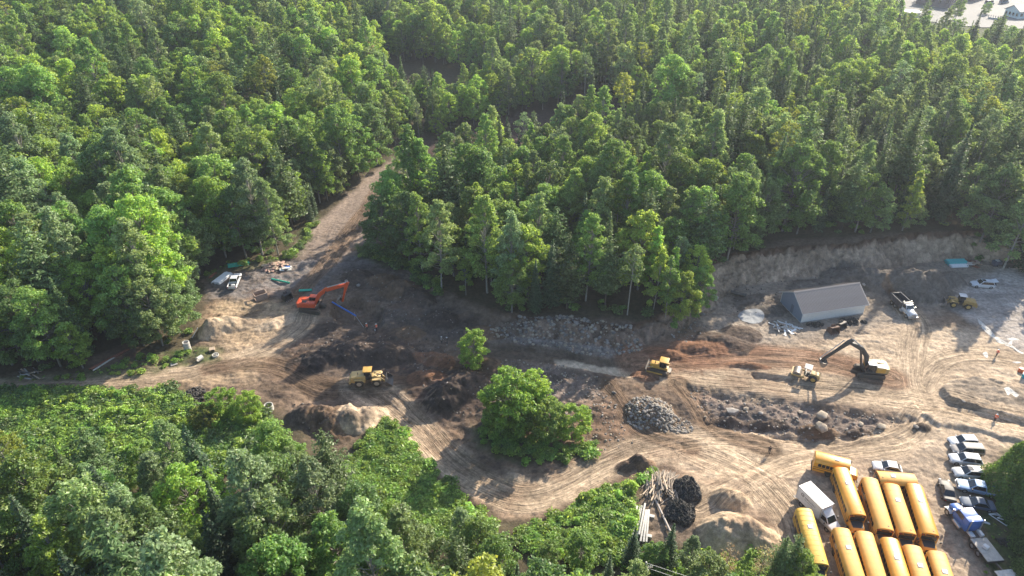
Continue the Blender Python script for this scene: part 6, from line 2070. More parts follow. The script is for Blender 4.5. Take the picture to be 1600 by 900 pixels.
def frame_box(name, label, px, py, rz, L, W, H, m, cat):
    """open steel trench box lying on its side"""
    x, y, z = put(px, py)
    t = thing(name, label, cat, (x, y, z), R(rz))
    for s in (-1, 1):
        MB().box(-L / 2, L / 2, s * W / 2 - .07, s * W / 2 + .07, 0, H).build('side_panel', m, t, .02)
        MB().box(s * L / 2 - .08, s * L / 2 + .08, -W / 2 + .08, W / 2 - .08, H * .75, H * .95).build('spreader', m, t)
        MB().box(s * L / 2 - .08, s * L / 2 + .08, -W / 2 + .08, W / 2 - .08, .02, H * .2).build('spreader', m, t)
    return t


frame_box('trench_box', 'rusty open trench box frame left of the orange excavator', 408, 466, 35, 2.6, 1.9, 1.5, mat('rust_pale', (.34, .25, .20), .8, dirt=.3), 'trench box')


def loose_bucket(label, px, py, rz, s=1.0, m=M_STEEL):
    x, y, z = put(px, py)
    t = thing('excavator_bucket', label, 'excavator bucket', (x, y, z), R(rz))
    t.scale = (s, s, s)
    prof = [(-.7, .05), (-.55, .75), (-.1, 1.15), (.35, 1.2), (.45, 1.1), (-.02, 1.02), (-.42, .68), (-.55, .14), (.75, .10), (.78, .0), (-.6, .0)]
    MB().prism(prof, -.75, .75).build('shell', m, t)
    for q in (-.77, .73):
        MB().prism([(-.7, .05), (-.55, .75), (-.1, 1.15), (.35, 1.2), (.75, .1), (-.6, .0)], q, q + .05).build('side_plate', m, t)
    for k in range(5):
        MB().prism([(.7, .02), (.98, .03), (.7, .12)], -.72 + k * .34, -.60 + k * .34).build('tooth', M_WORN, t)
    for q in (-.25, .15):
        MB().prism([(-.5, .8), (-.45, 1.35), (-.2, 1.45), (.1, 1.15)], q, q + .08).build('lug', m, t)
    return t


loose_bucket('black loose excavator bucket near the orange excavator, left of it', 449, 467, -40, 1.25, M_BLACK)
loose_bucket('rusty toothed bucket lying in front of the shed, nearer one', 1301, 519, -75, 1.25, mat('rust_dark', (.13, .075, .052), .8, var=.25))
loose_bucket('dark bucket lying behind the rusty toothed one before the shed', 1313, 512, -60, 1.2, M_STEEL)


def stick_pile(name, label, cat, px, py, rx, ry, h, n, lmin, lmax, r, mats_, base_ang, spread, piece='log', square=False):
    """a loose heap: every stick is a piece of its own"""
    x, y, z = put(px, py)
    t = thing(name, label, cat, (x, y, z))
    rg = random.Random(px * 7 + py)
    cache = {}
    for k in range(n):
        L = round(rg.uniform(lmin, lmax) * 2) / 2
        m = rg.choice(mats_)
        rr = r * rg.choice((.7, 1.0, 1.3))
        if (L, m.name, rr) not in cache:
            b = MB()
            if square:
                b.box(-L / 2, L / 2, -rr * 1.6, rr * 1.6, -rr * .5, rr * .5)
            else:
                b.cyl((-L / 2, 0, 0), (L / 2, 0, 0), rr, 8, rr * .8)
            cache[L, m.name, rr] = b.mesh(piece, m)
        a, q = rg.uniform(0, 6.283), math.sqrt(rg.uniform(0, 1))
        lx, ly = q * rx * math.cos(a), q * ry * math.sin(a)
        lz = h * (1 - q * q) * (k / n) ** .6 + rr
        gz = float(ground(x + lx, y + ly)) - z
        o = link(piece, cache[L, m.name, rr], t, (lx, ly, lz + gz))
        o.rotation_euler = (rg.uniform(-.2, .2), rg.uniform(-.22, .22), R(base_ang) + rg.gauss(0, spread))
    return t


stick_pile('log_pile', 'loose heap of grey logs beside the black heaps, lower middle', 'log pile', 1034, 762, 2.6, 2.7, 1.6, 120, 1.8, 4.0, .11, [M_LOG, M_LOG, M_WOODL], 68, .35)
stick_pile('scrap_wood_pile', 'tangled scrap lumber and white scraps left of the shed corner', 'scrap pile', 1227, 514, 2.4, 1.6, .7, 46, 1.2, 3.0, .07, [M_WOODL, M_PVCW, M_WOOD, M_CONC], 150, .7, 'plank', True)
stick_pile('broken_board_pile', 'heap of broken brown boards and panels at the track mouth', 'scrap pile', 430, 418, 2.6, 1.5, .9, 44, .9, 2.4, .14, [M_WOODL, M_WOOD, mat('board_pink', (.52, .33, .26), .8, var=.2)], 60, 1.0, 'board', True)
stick_pile('scrap_pile', 'low scatter of grey and white scraps right of the board heap', 'scrap pile', 447, 421, 1.4, .9, .5, 16, .5, 1.2, .16, [M_CONC, M_PVCW, M_BLUEP], 20, 1.2, 'scrap', True)
stick_pile('scrap_pile', 'dark scrap and boards right of the teal pipe bundle', 'scrap pile', 1520, 413, 2.2, 1.3, .6, 22, .8, 2.0, .14, [M_WOOD, M_STEEL, M_RUST, M_CONC], 10, 1.2, 'scrap', True)
stick_pile('plank_heap', 'red and white planks lying at the edge of the left weeds', 'planks', 124, 615, .9, .7, .3, 6, 2.0, 3.5, .10, [M_WOODL, mat('board_red', (.42, .13, .09), .8)], 40, .2, 'plank', True)
stick_pile('scrap_pile', 'grey rails and white scraps under the trees at far left', 'scrap pile', 45, 585, 3.0, 1.4, .4, 14, 1.2, 3.4, .07, [M_CONC, M_CHROME, M_WOODL], -40, .5, 'rail', True)
stick_pile('branch_litter', 'scatter of torn bark and sticks before the shed', 'scrap pile', 1340, 518, 2.6, 1.0, .15, 40, .4, 1.2, .04, [M_WOOD, M_LOG], 10, 1.2, 'stick')


def beam_stack():
    x, y, z = put(1000, 820)
    t = thing('concrete_beam_stack', 'pale concrete beams laid side by side on grey blocks', 'beams', (x, y, z), R(74))
    rg = random.Random(8)
    pm = MB().box(-2.9, 2.9, -.13, .13, 0, .26).mesh('beam', M_CONC, .02)
    for k in range(8):
        o = link('beam', pm, t, (rg.uniform(-.5, .5), -1.1 + k * .31, .42 + (.26 if k in (3, 6) else 0)))
        o.rotation_euler.z = rg.uniform(-.05, .05)
    for xx in (-1.8, 1.8):
        MB().box(xx - .25, xx + .25, -1.9, 1.9, -.1, .40).build('support_block', M_CONC, t, .03)
    return t


beam_stack()
bar_between('utility_pole', 'long grey pole lying across the weeds beside the log heap', 'pole', (1013, 757), .35, (1048, 832), .45, .17, mat('pole_grey', (.42, .36, .31), .85, var=.2), 12)
for px, py, rz, lab in [(984, 792, 10, 'grey concrete block in the weeds left of the pale beams'), (975, 832, 20, 'grey concrete block at the lower end of pale beams')]:
    x, y, z = put(px, py)
    o = MB().box(-.85, .85, -.4, .4, -.1, .55).build('concrete_block', M_CONC, None, .05, loc=(x, y, z), rz=R(rz))
    MB().hollow((0, 0, .54), (0, 0, .60), .16, .08, 10).build('lifting_eye', M_STEEL, o)
    tag(o, lab, 'concrete block')


# ------------------------------------------------------------------ lumps: heaps of black scrap, boulders, rubble
def lump(seed, rx, ry, h, rough, res=72, power=.34):
    """a steep-sided heap with a broken surface, standing on z = 0"""
    n = res
    u = np.linspace(-1.05, 1.05, n)
    X, Y = np.meshgrid(u, u)
    r = (np.abs(X) ** 4.5 + np.abs(Y) ** 4.5) ** (1 / 4.5) * (1 + .26 * fbm(X * 2.2 + seed, Y * 2.2, 3, seed))
    k = np.clip(1 - r, 0, 1) ** power
    Z = h * k * (1 + .18 * fbm(X * 2 + 9, Y * 2 + seed, 3, seed + 1)) + rough * k * (fbm(X * 5, Y * 5 + seed, 4, seed + 2) + .9 * np.abs(fbm(X * 11, Y * 16, 3, seed + 3))) - .25 * (k <= 0)
    V = np.stack([X * rx, Y * ry, Z], -1).reshape(-1, 3)
    i = np.arange(n * n).reshape(n, n)
    F = np.stack([i[:-1, :-1], i[:-1, 1:], i[1:, 1:], i[1:, :-1]], -1).reshape(-1, 4)
    return V, F


def streak_mat():
    m, nt, N, L = nodes_of('black_scrap')
    out, b = N('ShaderNodeOutputMaterial'), N('ShaderNodeBsdfPrincipled')
    L(b.outputs[0], out.inputs[0])
    tc, mp, n1 = N('ShaderNodeTexCoord'), N('ShaderNodeMapping'), N('ShaderNodeTexNoise')
    mp.inputs['Scale'].default_value = (5, 2.2, 3)
    n1.inputs['Scale'].default_value, n1.inputs['Detail'].default_value, n1.inputs['Roughness'].default_value = 2.2, 8, .75
    L(tc.outputs['Object'], mp.inputs[0])
    L(mp.outputs[0], n1.inputs['Vector'])
    cr = N('ShaderNodeValToRGB')
    cr.color_ramp.elements[0].position, cr.color_ramp.elements[0].color = .50, (.017, .016, .015, 1)
    cr.color_ramp.elements[1].position, cr.color_ramp.elements[1].color = .72, (.40, .37, .33, 1)
    L(n1.outputs[0], cr.inputs[0])
    L(cr.outputs[0], b.inputs['Base Color'])
    b.inputs['Roughness'].default_value = .8
    bp = N('ShaderNodeBump')
    bp.inputs['Strength'].default_value, bp.inputs['Distance'].default_value = 1, .15
    L(n1.outputs[0], bp.inputs['Height'])
    L(bp.outputs[0], b.inputs['Normal'])
    return m


M_SCRAP = streak_mat()
for px, py, rx, ry, h, rz, sd, lab in [(1074, 768, 2.0, 2.2, 2.2, 15, 3, 'black fibrous scrap heap right of the log pile, farther of two'), (1062, 803, 2.2, 2.0, 1.9, -25, 5, 'black streaked scrap heap below the log pile, nearer of two')]:
    x, y, z = put(px, py)
    V, F = lump(sd, rx, ry, h * .72, .8)
    o = link('scrap_heap', quick_mesh('scrap_heap', V, F, [M_SCRAP], smooth=True), None, (x, y, z), R(rz))
    tag(o, lab, 'scrap heap')


def tyre_heap(label, px, py, rx, ry, h, n, r=.42):
    x, y, z = put(px, py)
    t = thing('tyre_heap', label, 'tyres', (x, y, z))
    rg = random.Random(px)
    tm = MB()
    seg, ns = 16, 8
    V, F = [], []
    for i in range(seg):
        a = 2 * math.pi * i / seg
        for j in range(ns):
            b = 2 * math.pi * j / ns
            q = r * .72 + r * .28 * math.cos(b)
            V.append((q * math.cos(a), q * math.sin(a), r * .28 * math.sin(b)))
    for i in range(seg):
        for j in range(ns):
            F.append((i * ns + j, ((i + 1) % seg) * ns + j, ((i + 1) % seg) * ns + (j + 1) % ns, i * ns + (j + 1) % ns))
    me = tm.add(V, F).mesh('tyre', M_TYRE)
    for k in range(n):
        a, q = rg.uniform(0, 6.283), math.sqrt(rg.uniform(0, 1))
        lx, ly = q * rx * math.cos(a), q * ry * math.sin(a)
        gz = float(ground(x + lx, y + ly)) - z
        o = link('tyre', me, t, (lx, ly, gz + .12 + h * (1 - q) * (k / n)))
        o.rotation_euler = (rg.gauss(0, .45), rg.gauss(0, .45), rg.uniform(0, 6))
        s = rg.uniform(.8, 1.3)
        o.scale = (s, s, s)
    return t


tyre_heap('heap of black tyres at the edge of the dirt above the bushes', 302, 622, 2.2, 2.6, 1.4, 70)
tyre_heap('black tyres and dark drums piled against the shed front', 1333, 503, 2.6, .9, .8, 30, .5)
tyre_heap('few dark tyres in the shaded grass under the cedar hedge', 1568, 845, .8, .8, .3, 6, .5)
tyre_heap('dark tyres and pots left of the shed front', 1272, 508, 1.8, .6, .5, 14, .42)

M_ROCKS = [mat('rock_grey', (.29, .26, .23), .9, var=.25, scale=2, bump=.3), mat('rock_tan', (.34, .28, .21), .9, var=.25, scale=2, bump=.3), mat('rock_dark', (.17, .155, .14), .9, var=.25, scale=2, bump=.3)]


def rock_shape(seed, flat=.75):
    rg = np.random.default_rng(seed)
    bm = bmesh.new()
    bmesh.ops.create_icosphere(bm, subdivisions=1, radius=1)
    for v in bm.verts:
        n = 1 + rg.uniform(-.28, .22)
        v.co = Vector((v.co.x * n * 1.15, v.co.y * n, v.co.z * n * flat))
    for _ in range(4):        # broken flat sides
        nrm = Vector(rg.normal(size=3)).normalized()
        for v in bm.verts:
            d = v.co.dot(nrm) - .66
            if d > 0:
                v.co -= nrm * d
    V = np.array([v.co[:] for v in bm.verts])
    F = np.array([[v.index for v in f.verts] for f in bm.faces])
    bm.free()
    return V, F


ROCKS = [rock_shape(s) for s in range(8)]


def rubble(name, label, polys, n, smin, smax, power=2.2, stones=None):
    """broken stone nobody could count: one object of many small rocks"""
    rg = np.random.default_rng(len(label))
    Vs, Fs, Ms, off = [], [], [], 0
    polys = [p if isinstance(p, np.ndarray) else poly_at(p) for p in polys]
    area = [float(abs(np.dot(P[:, 0], np.roll(P[:, 1], 1)) - np.dot(P[:, 1], np.roll(P[:, 0], 1)))) / 2 for P in polys]
    for P, ar in zip(polys, area):
        cnt = int(n * ar / sum(area))
        lo, hi = P.min(0), P.max(0)
        pts = np.empty((0, 2))
        while len(pts) < cnt:
            q = lo + (hi - lo) * rg.uniform(size=(cnt * 2, 2))
            pts = np.concatenate([pts, q[poly_sdf(q[:, 0], q[:, 1], P) < .4]])
        pts = pts[:cnt]
        z = ground(pts[:, 0], pts[:, 1])
        for (x, y), zz in zip(pts, z):
            V, F = ROCKS[rg.integers(8)]
            s = smin + (smax - smin) * rg.uniform() ** power
            a = rg.uniform(0, 6.283)
            c, sn = math.cos(a), math.sin(a)
            W = np.stack([V[:, 0] * c - V[:, 1] * sn, V[:, 0] * sn + V[:, 1] * c, V[:, 2]], 1) * s + (x, y, zz + s * .18)
            Vs.append(W)
            Fs.append(F + off)
            Ms.append(np.full(len(F), rg.integers(3)))
            off += len(V)
    o = link(name, quick_mesh(name, np.concatenate(Vs), np.concatenate(Fs), stones or M_ROCKS, np.concatenate(Ms)))
    return tag(o, label, None, None, 'stuff')


rubble('bank_rubble', 'broken grey rock spilled down the bank in mid picture', [[(765, 500, 2), (880, 488, 3), (985, 512, 2), (1005, 548), (940, 556), (850, 540), (770, 528)]], 1050, .07, .5, 3.2)
rubble('rock_pile_stones', 'grey broken stones of the rock pile below the bulldozer', [np.array([(at(1016, 642)[0] + 4.2 * math.cos(q), at(1016, 642)[1] + 3.3 * math.sin(q)) for q in np.linspace(0, 6.283, 14, endpoint=False)]), [(1030, 640), (1080, 650), (1085, 668), (1030, 664)]], 1050, .08, .36)
rubble('ditch_rubble', 'scattered stones and clods along the lower cuts and road edges', [[(780, 562), (880, 572), (960, 600), (960, 640), (880, 640), (800, 600)], [(1060, 500), (1100, 492), (1105, 520), (1068, 540), (1045, 520)], [(880, 640), (960, 625), (990, 680), (930, 700)], [(1075, 606), (1200, 624), (1420, 656), (1340, 682), (1180, 666), (1110, 652)]], 1300, .06, .28, 3)
rubble('scattered_stones', 'small stones and clods strewn over the dark soil heaps', [[(520, 430), (640, 425), (740, 520), (700, 560), (560, 570), (460, 560), (520, 500)], [(450, 630), (600, 620), (590, 650), (500, 690)], [(1130, 445), (1330, 432), (1330, 450), (1130, 490)], [(640, 570), (760, 560), (760, 640), (690, 650)]], 1100, .06, .24, 2.2, [mat('clod_brown', (.14, .105, .08), .95, var=.3), mat('clod_dark', (.06, .05, .044), .95, var=.3), mat('stone_dull', (.24, .21, .18), .95, var=.3)])


BOULDERS = [(1143, 645, 1.1, 'big pale grey boulder in the long cut below the haul road', 0), (1165, 640, .6, 'smaller pale boulder right of the big grey one in cut', 1), (1188, 646, .5, 'small boulder in the middle of the long cut', 0), (1283, 652, 1.15, 'big pale block in the right half of the long cut', 1),
            (1282, 668, 1.2, 'flat pale slab at the lower lip of the long cut', 1), (1375, 668, .9, 'flat tan slab near the right end of the long cut', 1), (1345, 664, .6, 'tan stone left of the last slab in the long cut', 1), (1250, 645, .5, 'narrow standing stone in the middle of the long cut', 1),
            (560, 447, .55, 'pale stone block on the dark heap behind the orange boom', 0), (541, 440, .5, 'grey stone at the top of the dark heap by the orange boom', 0), (1100, 472, .75, 'grey concrete lump at the forest corner left of the shed', 0),
            (1098, 492, .7, 'pale rubble block below the concrete lump by the forest corner', 0), (560, 585, .4, 'pale stone in front of the yellow loader', 1), (1350, 443, .55, 'white stone on the grey heap behind the shed ridge', 0), (1505, 628, .45, 'dark stone on the rough strip above the haul road', 2),
            (1430, 668, .6, 'dark clod heap by the right end of the cut', 2), (900, 505, .6, 'large grey block high on the rubble bank', 0), (930, 515, .5, 'grey block in the middle of rubble bank', 0), (865, 508, .5, 'grey block on the left part of rubble bank', 0)]
for k, (px, py, s, lab, mi) in enumerate(BOULDERS):
    V, F = rock_shape(100 + k, .7)
    x, y, z = put(px, py)
    bmv = MB().add(V * s, [tuple(f) for f in F])
    o = bmv.build('boulder', M_ROCKS[mi], None, .05 * s, 60, loc=(x, y, z + s * .25), rz=k * 1.3)
    tag(o, lab, 'boulder', 'stones on the work site')

# ------------------------------------------------------------------ concrete rings and other small things on the left
def ring(label, px, py, r, h, lying=None, name='concrete_ring'):
    x, y, z = put(px, py)
    m = MB()
    if lying is None:
        m.hollow((0, 0, 0), (0, 0, h), r, r * .82, 22)
    else:
        a = R(lying)
        d = np.array((math.cos(a), math.sin(a), 0)) * h / 2
        m.hollow(tuple(-d + (0, 0, r)), tuple(d + (0, 0, r)), r, r * .78, 22)
    o = m.build(name, M_CONC, None, loc=(x, y, z))
    return tag(o, label, 'concrete ring')


o = ring('tall upright concrete manhole shaft by the left bushes', 294, 547, .65, 2.0)
for k in range(3):
    MB().hollow((0, 0, .5 + k * .55), (0, 0, .54 + k * .55), .675, .64, 22).build('joint_band', mat('joint_dark', (.25, .24, .22), .9), o)
ring('pale concrete cylinder lying on the grass beside left track', 313, 563, .50, 1.1, 60)
ring('round concrete ring lying by the sand heap foot', 337, 556, .62, .35)
ring('small concrete hub standing inside the ring by the sand heap', 337, 556, .24, .5)
ring('concrete ring standing behind the yellow bush at the dirt edge', 421, 640, .8, 1.1)
ring('dark-mouthed concrete pipe end at the forest corner left of the shed', 1116, 468, .55, 1.2, -60)
x, y, z = put(332, 548)
t = thing('timber_crate', 'broken timber crate at the foot of sand heap', 'crate', (x, y, z), R(20))
for k in range(4):
    MB().box(-.5, .5, -.45 + k * .25, -.27 + k * .25, .5, .56).build('slat', M_WOODL, t)
for s in (-1, 1):
    MB().box(s * .45 - .05, s * .45 + .05, -.45, .45, 0, .5).build('side', M_WOOD, t)
x, y, z = put(272, 569)
t = thing('pallet', 'grey pallet lying on the grass beside left track', 'pallet', (x, y, z), R(30))
for k in range(5):
    MB().box(-.6, .6, -.5 + k * .22, -.38 + k * .22, .12, .15).build('slat', M_CONC, t)
for k in range(3):
    MB().box(-.6 + k * .52, -.48 + k * .52, -.5, .5, 0, .12).build('bearer', M_WOOD, t)
bar_between('white_post', 'thin white post leaning beside the concrete shaft', 'post', (300, 528), .4, (309, 512), 1.6, .06, M_PVCW)
x, y, z = put(1436, 411)
t = thing('pallet', 'wooden pallet leaning against the foot of the rock bank', 'pallet', (x, y, z), R(5))
for k in range(6):
    MB().box(-.7, .7, -.06, -.03, .05 + k * .22, .19 + k * .22).build('slat', M_WOODL, t)
for k in range(3):
    MB().box(-.65 + k * .6, -.55 + k * .6, -.03, .08, 0, 1.35).build('bearer', M_WOOD, t)
t.rotation_euler.x = R(-14)
bar_between('culvert_pipe', 'dark rolled culvert pipe lying at the bank foot behind the shed', 'pipe', (1142, 456), .35, (1166, 462), .35, .42, M_STEEL, 14)


def skid_block(label, px, py, rz, m1):
    """a dark container-like machine at the bank foot"""
    x, y, z = put(px, py)
    t = thing('generator', label, 'generator', (x, y, z), R(rz))
    MB().box(-1.0, 1.0, -.6, .6, .30, 1.35).build('housing', m1, t, .06)
    MB().box(-1.15, 1.15, -.55, .55, .12, .30).build('skid', M_STEEL, t)
    MB().box(-.5, .3, -.4, .4, 1.36, 1.50).build('top_cover', M_WHITE if m1 is not M_BLACK else M_STEEL, t, .03)
    for s in (-1, 1):
        wheel(t, 0, s * .66, .30, .18)
    MB().pipe([(1.0, 0, .3), (1.8, 0, .35)], .05, 6).build('drawbar', M_STEEL, t)


skid_block('dark blue towable generator at the right end of the rock bank', 1556, 415, 10, mat('generator_blue', (.06, .08, .13), .5, dirt=.2))
skid_block('black towable machine next to the forest edge at far right', 1574, 418, 170, M_BLACK)

# scrap under the hedge
x, y, z = put(1560, 812)
t = thing('metal_frame', 'white metal frame scrap lying in the grass by the hedge', 'scrap', (x, y, z), R(-50))
f = MB()
for a, b in (((-1.3, -.2, .2), (1.2, -.5, .2)), ((-1.3, -.2, .2), (-.6, .9, .2)), ((-.6, .9, .2), (1.2, .6, .3)), ((1.2, -.5, .2), (1.2, .6, .3)), ((-.2, -.35, .5), (.2, .75, .5)), ((-1.3, -.2, .2), (.2, .75, .5)), ((-.2, -.35, .5), (1.2, .6, .3))):
    f.pipe([a, b], .07, 8)
f.build('tubes', M_PVCW, t)
MB().box(.2, .9, .5, 1.0, .05, .5).build('panel', M_STEEL, t, .04)
MB().box(-.3, .3, 1.1, 1.6, .02, .30).build('panel', M_WHITE, t, .04)
for px, py, lab in ((1562, 786, 'red fuel can in the grass by the hedge, farther one'), (1564, 793, 'red fuel can in the grass by the hedge, nearer one')):
    x, y, z = put(px, py)
    o = MB().box(-.28, .28, -.2, .2, 0, .5).build('fuel_can', mat('can_red', (.70, .06, .035), .4), None, .07, loc=(x, y, z), rz=R(px * 7 % 90))
    MB().pipe([(-.15, 0, .5), (-.12, 0, .62), (.12, 0, .62), (.15, 0, .5)], .03, 6).build('handle', M_BLACK, o)
    MB().cyl((.2, 0, .48), (.26, 0, .60), .05, 8).build('cap', M_BLACK, o)
    tag(o, lab, 'fuel can')
x, y, z = put(1540, 817)
o = MB().hexa([(-.6, -.2, 0), (.6, -.25, 0), (.6, .2, 0), (-.6, .2, 0)], [(-.55, -.18, .1), (.55, -.2, .16), (.5, .18, .12), (-.5, .2, .2)]).build('crumpled_sheet', M_WHITE, None, .03, loc=(x, y, z), rz=R(-30))
tag(o, 'crumpled white panel on the grass behind the blue truck cab', 'panel')
for px, py, col, lab in ((1594, 581, (.55, .12, .05), 'orange-brown tub at the right edge by the tarmac'), (1600, 590, (.03, .34, .42), 'teal tank at the right picture edge'),):
    x, y, z = put(px, py)
    o = MB().cyl((0, 0, 0), (0, 0, .8), .45, 18, .42).cyl((0, 0, .8), (0, 0, .86), .46, 18).build('barrel', mat('barrel_%d' % px, col, .5), None, .02, loc=(x, y, z))
    MB().cyl((.2, 0, .86), (.2, 0, .92), .06, 8).build('cap', M_BLACK, o)
    tag(o, lab, 'barrel')
# surveyor's stake and hoses
bar_between('stake', 'thin survey stake standing above the orange worker by tarmac', 'stake', (1553, 548), .05, (1553, 548), 1.4, .03, M_WOOD)


# ------------------------------------------------------------------ gravel pad, puddles, wires
def sheet(name, pts, m, label, lift=.02, cat=None, sub=10):
    """a thin sheet laid on the ground, cut to an outline"""
    P = smooth_path([at(*p) for p in pts] + [at(*pts[0])], sub)[:-1]
    c = P.mean(0)
    rings, V = 5, []
    n = len(P)
    for k in range(rings):
        f = 1 - k / rings
        V += [(*(c + (p - c) * f), 0) for p in P]
    V.append((*c, 0))
    V = np.array(V)
    V[:, 2] = ground(V[:, 0], V[:, 1]) + lift
    F = []
    for k in range(rings - 1):
        F += [(k * n + i, k * n + (i + 1) % n, (k + 1) * n + (i + 1) % n, (k + 1) * n + i) for i in range(n)]
    F += [((rings - 1) * n + i, (rings - 1) * n + (i + 1) % n, len(V) - 1) for i in range(n)]
    me = bpy.data.meshes.new(name)
    me.from_pydata([tuple(v) for v in V], [], F)
    me.materials.append(m)
    me.polygons.foreach_set('use_smooth', np.ones(len(me.polygons), bool))
    o = link(name, me)
    return tag(o, label, cat, None, 'structure')


M_PAD = mat('gravel_pad_grey', (.27, .275, .28), .9, var=.15, scale=6, bump=.3)
sheet('gravel_pad', [(1152, 495), (1158, 488), (1172, 486), (1187, 488), (1194, 495), (1189, 503), (1175, 506), (1160, 502)], M_PAD, 'round pad of pale grey gravel left of the shed', .06)
M_GLEAM = mat('painted_wet_gleam', (.50, .475, .43), .8, var=.2)  # matt white stands in for sky reflected in wet streaks
for pts in ([(1526, 498), (1529, 499), (1536, 511), (1544, 520), (1553, 527), (1566, 534), (1582, 541), (1598, 551), (1596, 553), (1580, 544), (1562, 536), (1550, 527), (1541, 520), (1533, 511)], [(1572, 530), (1582, 528), (1592, 531), (1582, 534), (1580, 540), (1574, 538), (1578, 533)],
            [(1581, 566), (1588, 565), (1596, 566), (1590, 568)], [(1565, 613), (1572, 611), (1578, 615), (1588, 624), (1583, 627), (1577, 620), (1572, 624), (1568, 618)], [(1535, 552), (1541, 550), (1544, 556), (1541, 560), (1538, 556)]):
    sheet('gleam_patch', pts, M_GLEAM, 'wet streaks at the tarmac edge, their sky reflection painted white', .03)


def wires():
    x, y = at(1010, 878, 9.6)
    z = float(ground(x, y))
    t = thing('utility_pole', 'pale utility pole with wires rising from the bottom wood', 'utility pole', (x, y, z))
    pm = mat('pole_pale', (.48, .46, .42), .8, var=.15)
    MB().cyl((0, 0, -.5), (0, 0, 9.6 - z), .15, 10, .10).build('shaft', pm, t)
    MB().cyl((.35, -.2, -.5), (.32, -.15, 8.2 - z), .12, 10, .10).build('second_shaft', pm, t)
    MB().box(-.1, .9, -.05, .05, 8.4 - z, 8.55 - z).build('bracket', M_WORN, t)
    for k in range(3):
        MB().cyl((.3 + k * .25, 0, 8.55 - z), (.3 + k * .25, 0, 8.8 - z), .05, 8).build('insulator', M_WHITE, t)
    wm = mat('wire_grey', (.35, .35, .36), .5, .3)
    for (z0, dx, dy, dz) in ((9.4, 40, -14, -1.0), (8.5, 40, -14, -1.0), (8.6, -30, -24, -.5)):
        P = []
        for k in range(13):
            f = k / 12
            P.append((dx * f, dy * f, z0 - z + dz * f - 3.0 * f * (1 - f) * .6))
        MB().pipe(P, .025, 5).build('wire', wm, t)


wires()
# ------------------------------------------------------------------ cedar hedge
def cedar_crown(seed, H, W, n=5200, ls=.15):
    rg = np.random.default_rng(seed)
    f = 1 - np.sqrt(rg.uniform(0, 1, n))
    z = .15 + f * (H - .15)
    rad = W / 2 * (1 - f) ** 1.0 * np.clip(f * 9 + .75, 0, 1)
    a = rg.uniform(0, 6.283, n)
    wob = 1 + .16 * np.sin(a * 3 + seed) * np.cos(z * 1.3) + .22 * fbm(a * 2.2 + seed, z * 1.1, 3, seed)
    rr = rad * wob * rg.uniform(.80, 1.06, n)
    C = np.stack([rr * np.cos(a), rr * np.sin(a), z], 1)
    N = np.stack([np.cos(a), np.sin(a), .45 + 0 * a], 1) + rg.normal(0, .4, (n, 3))
    return cards(C, N, ls, rg)


def hedge():
    meshes = []
    for s in range(2):
        v, f = cedar_crown(300 + s, 12.5, 7.2, 13000, .15)
        meshes.append(quick_mesh('crown_cedar', v, f, [LEAF['cedar']]))
    wv, wf = tube([(0, 0, -.3), (0, 0, 6), (0, 0, 10)], [.16, .10, .02], 6)
    tm = quick_mesh('trunk_cedar', wv, wf, [BARK])
    spots = [(1572, 768, 1.12, 'clipped cedar at the far end of the hedge row'), (1594, 806, 1.0, 'second clipped cedar of the hedge from its far end'), (1610, 852, .85, 'third clipped cedar of the hedge from its far end'),
             (1620, 905, .9, 'fourth clipped cedar of the hedge at the picture corner')]
    for k, (px, py, s, lab) in enumerate(spots):
        x, y, z = put(px, py)
        t = thing('cedar_tree', lab, 'tree', (x, y, z), k * 1.1, 'cedar hedge trees')
        t.scale = (s, s, s)
        link('trunk', tm, t)
        link('crown', meshes[k % 2], t)


hedge()


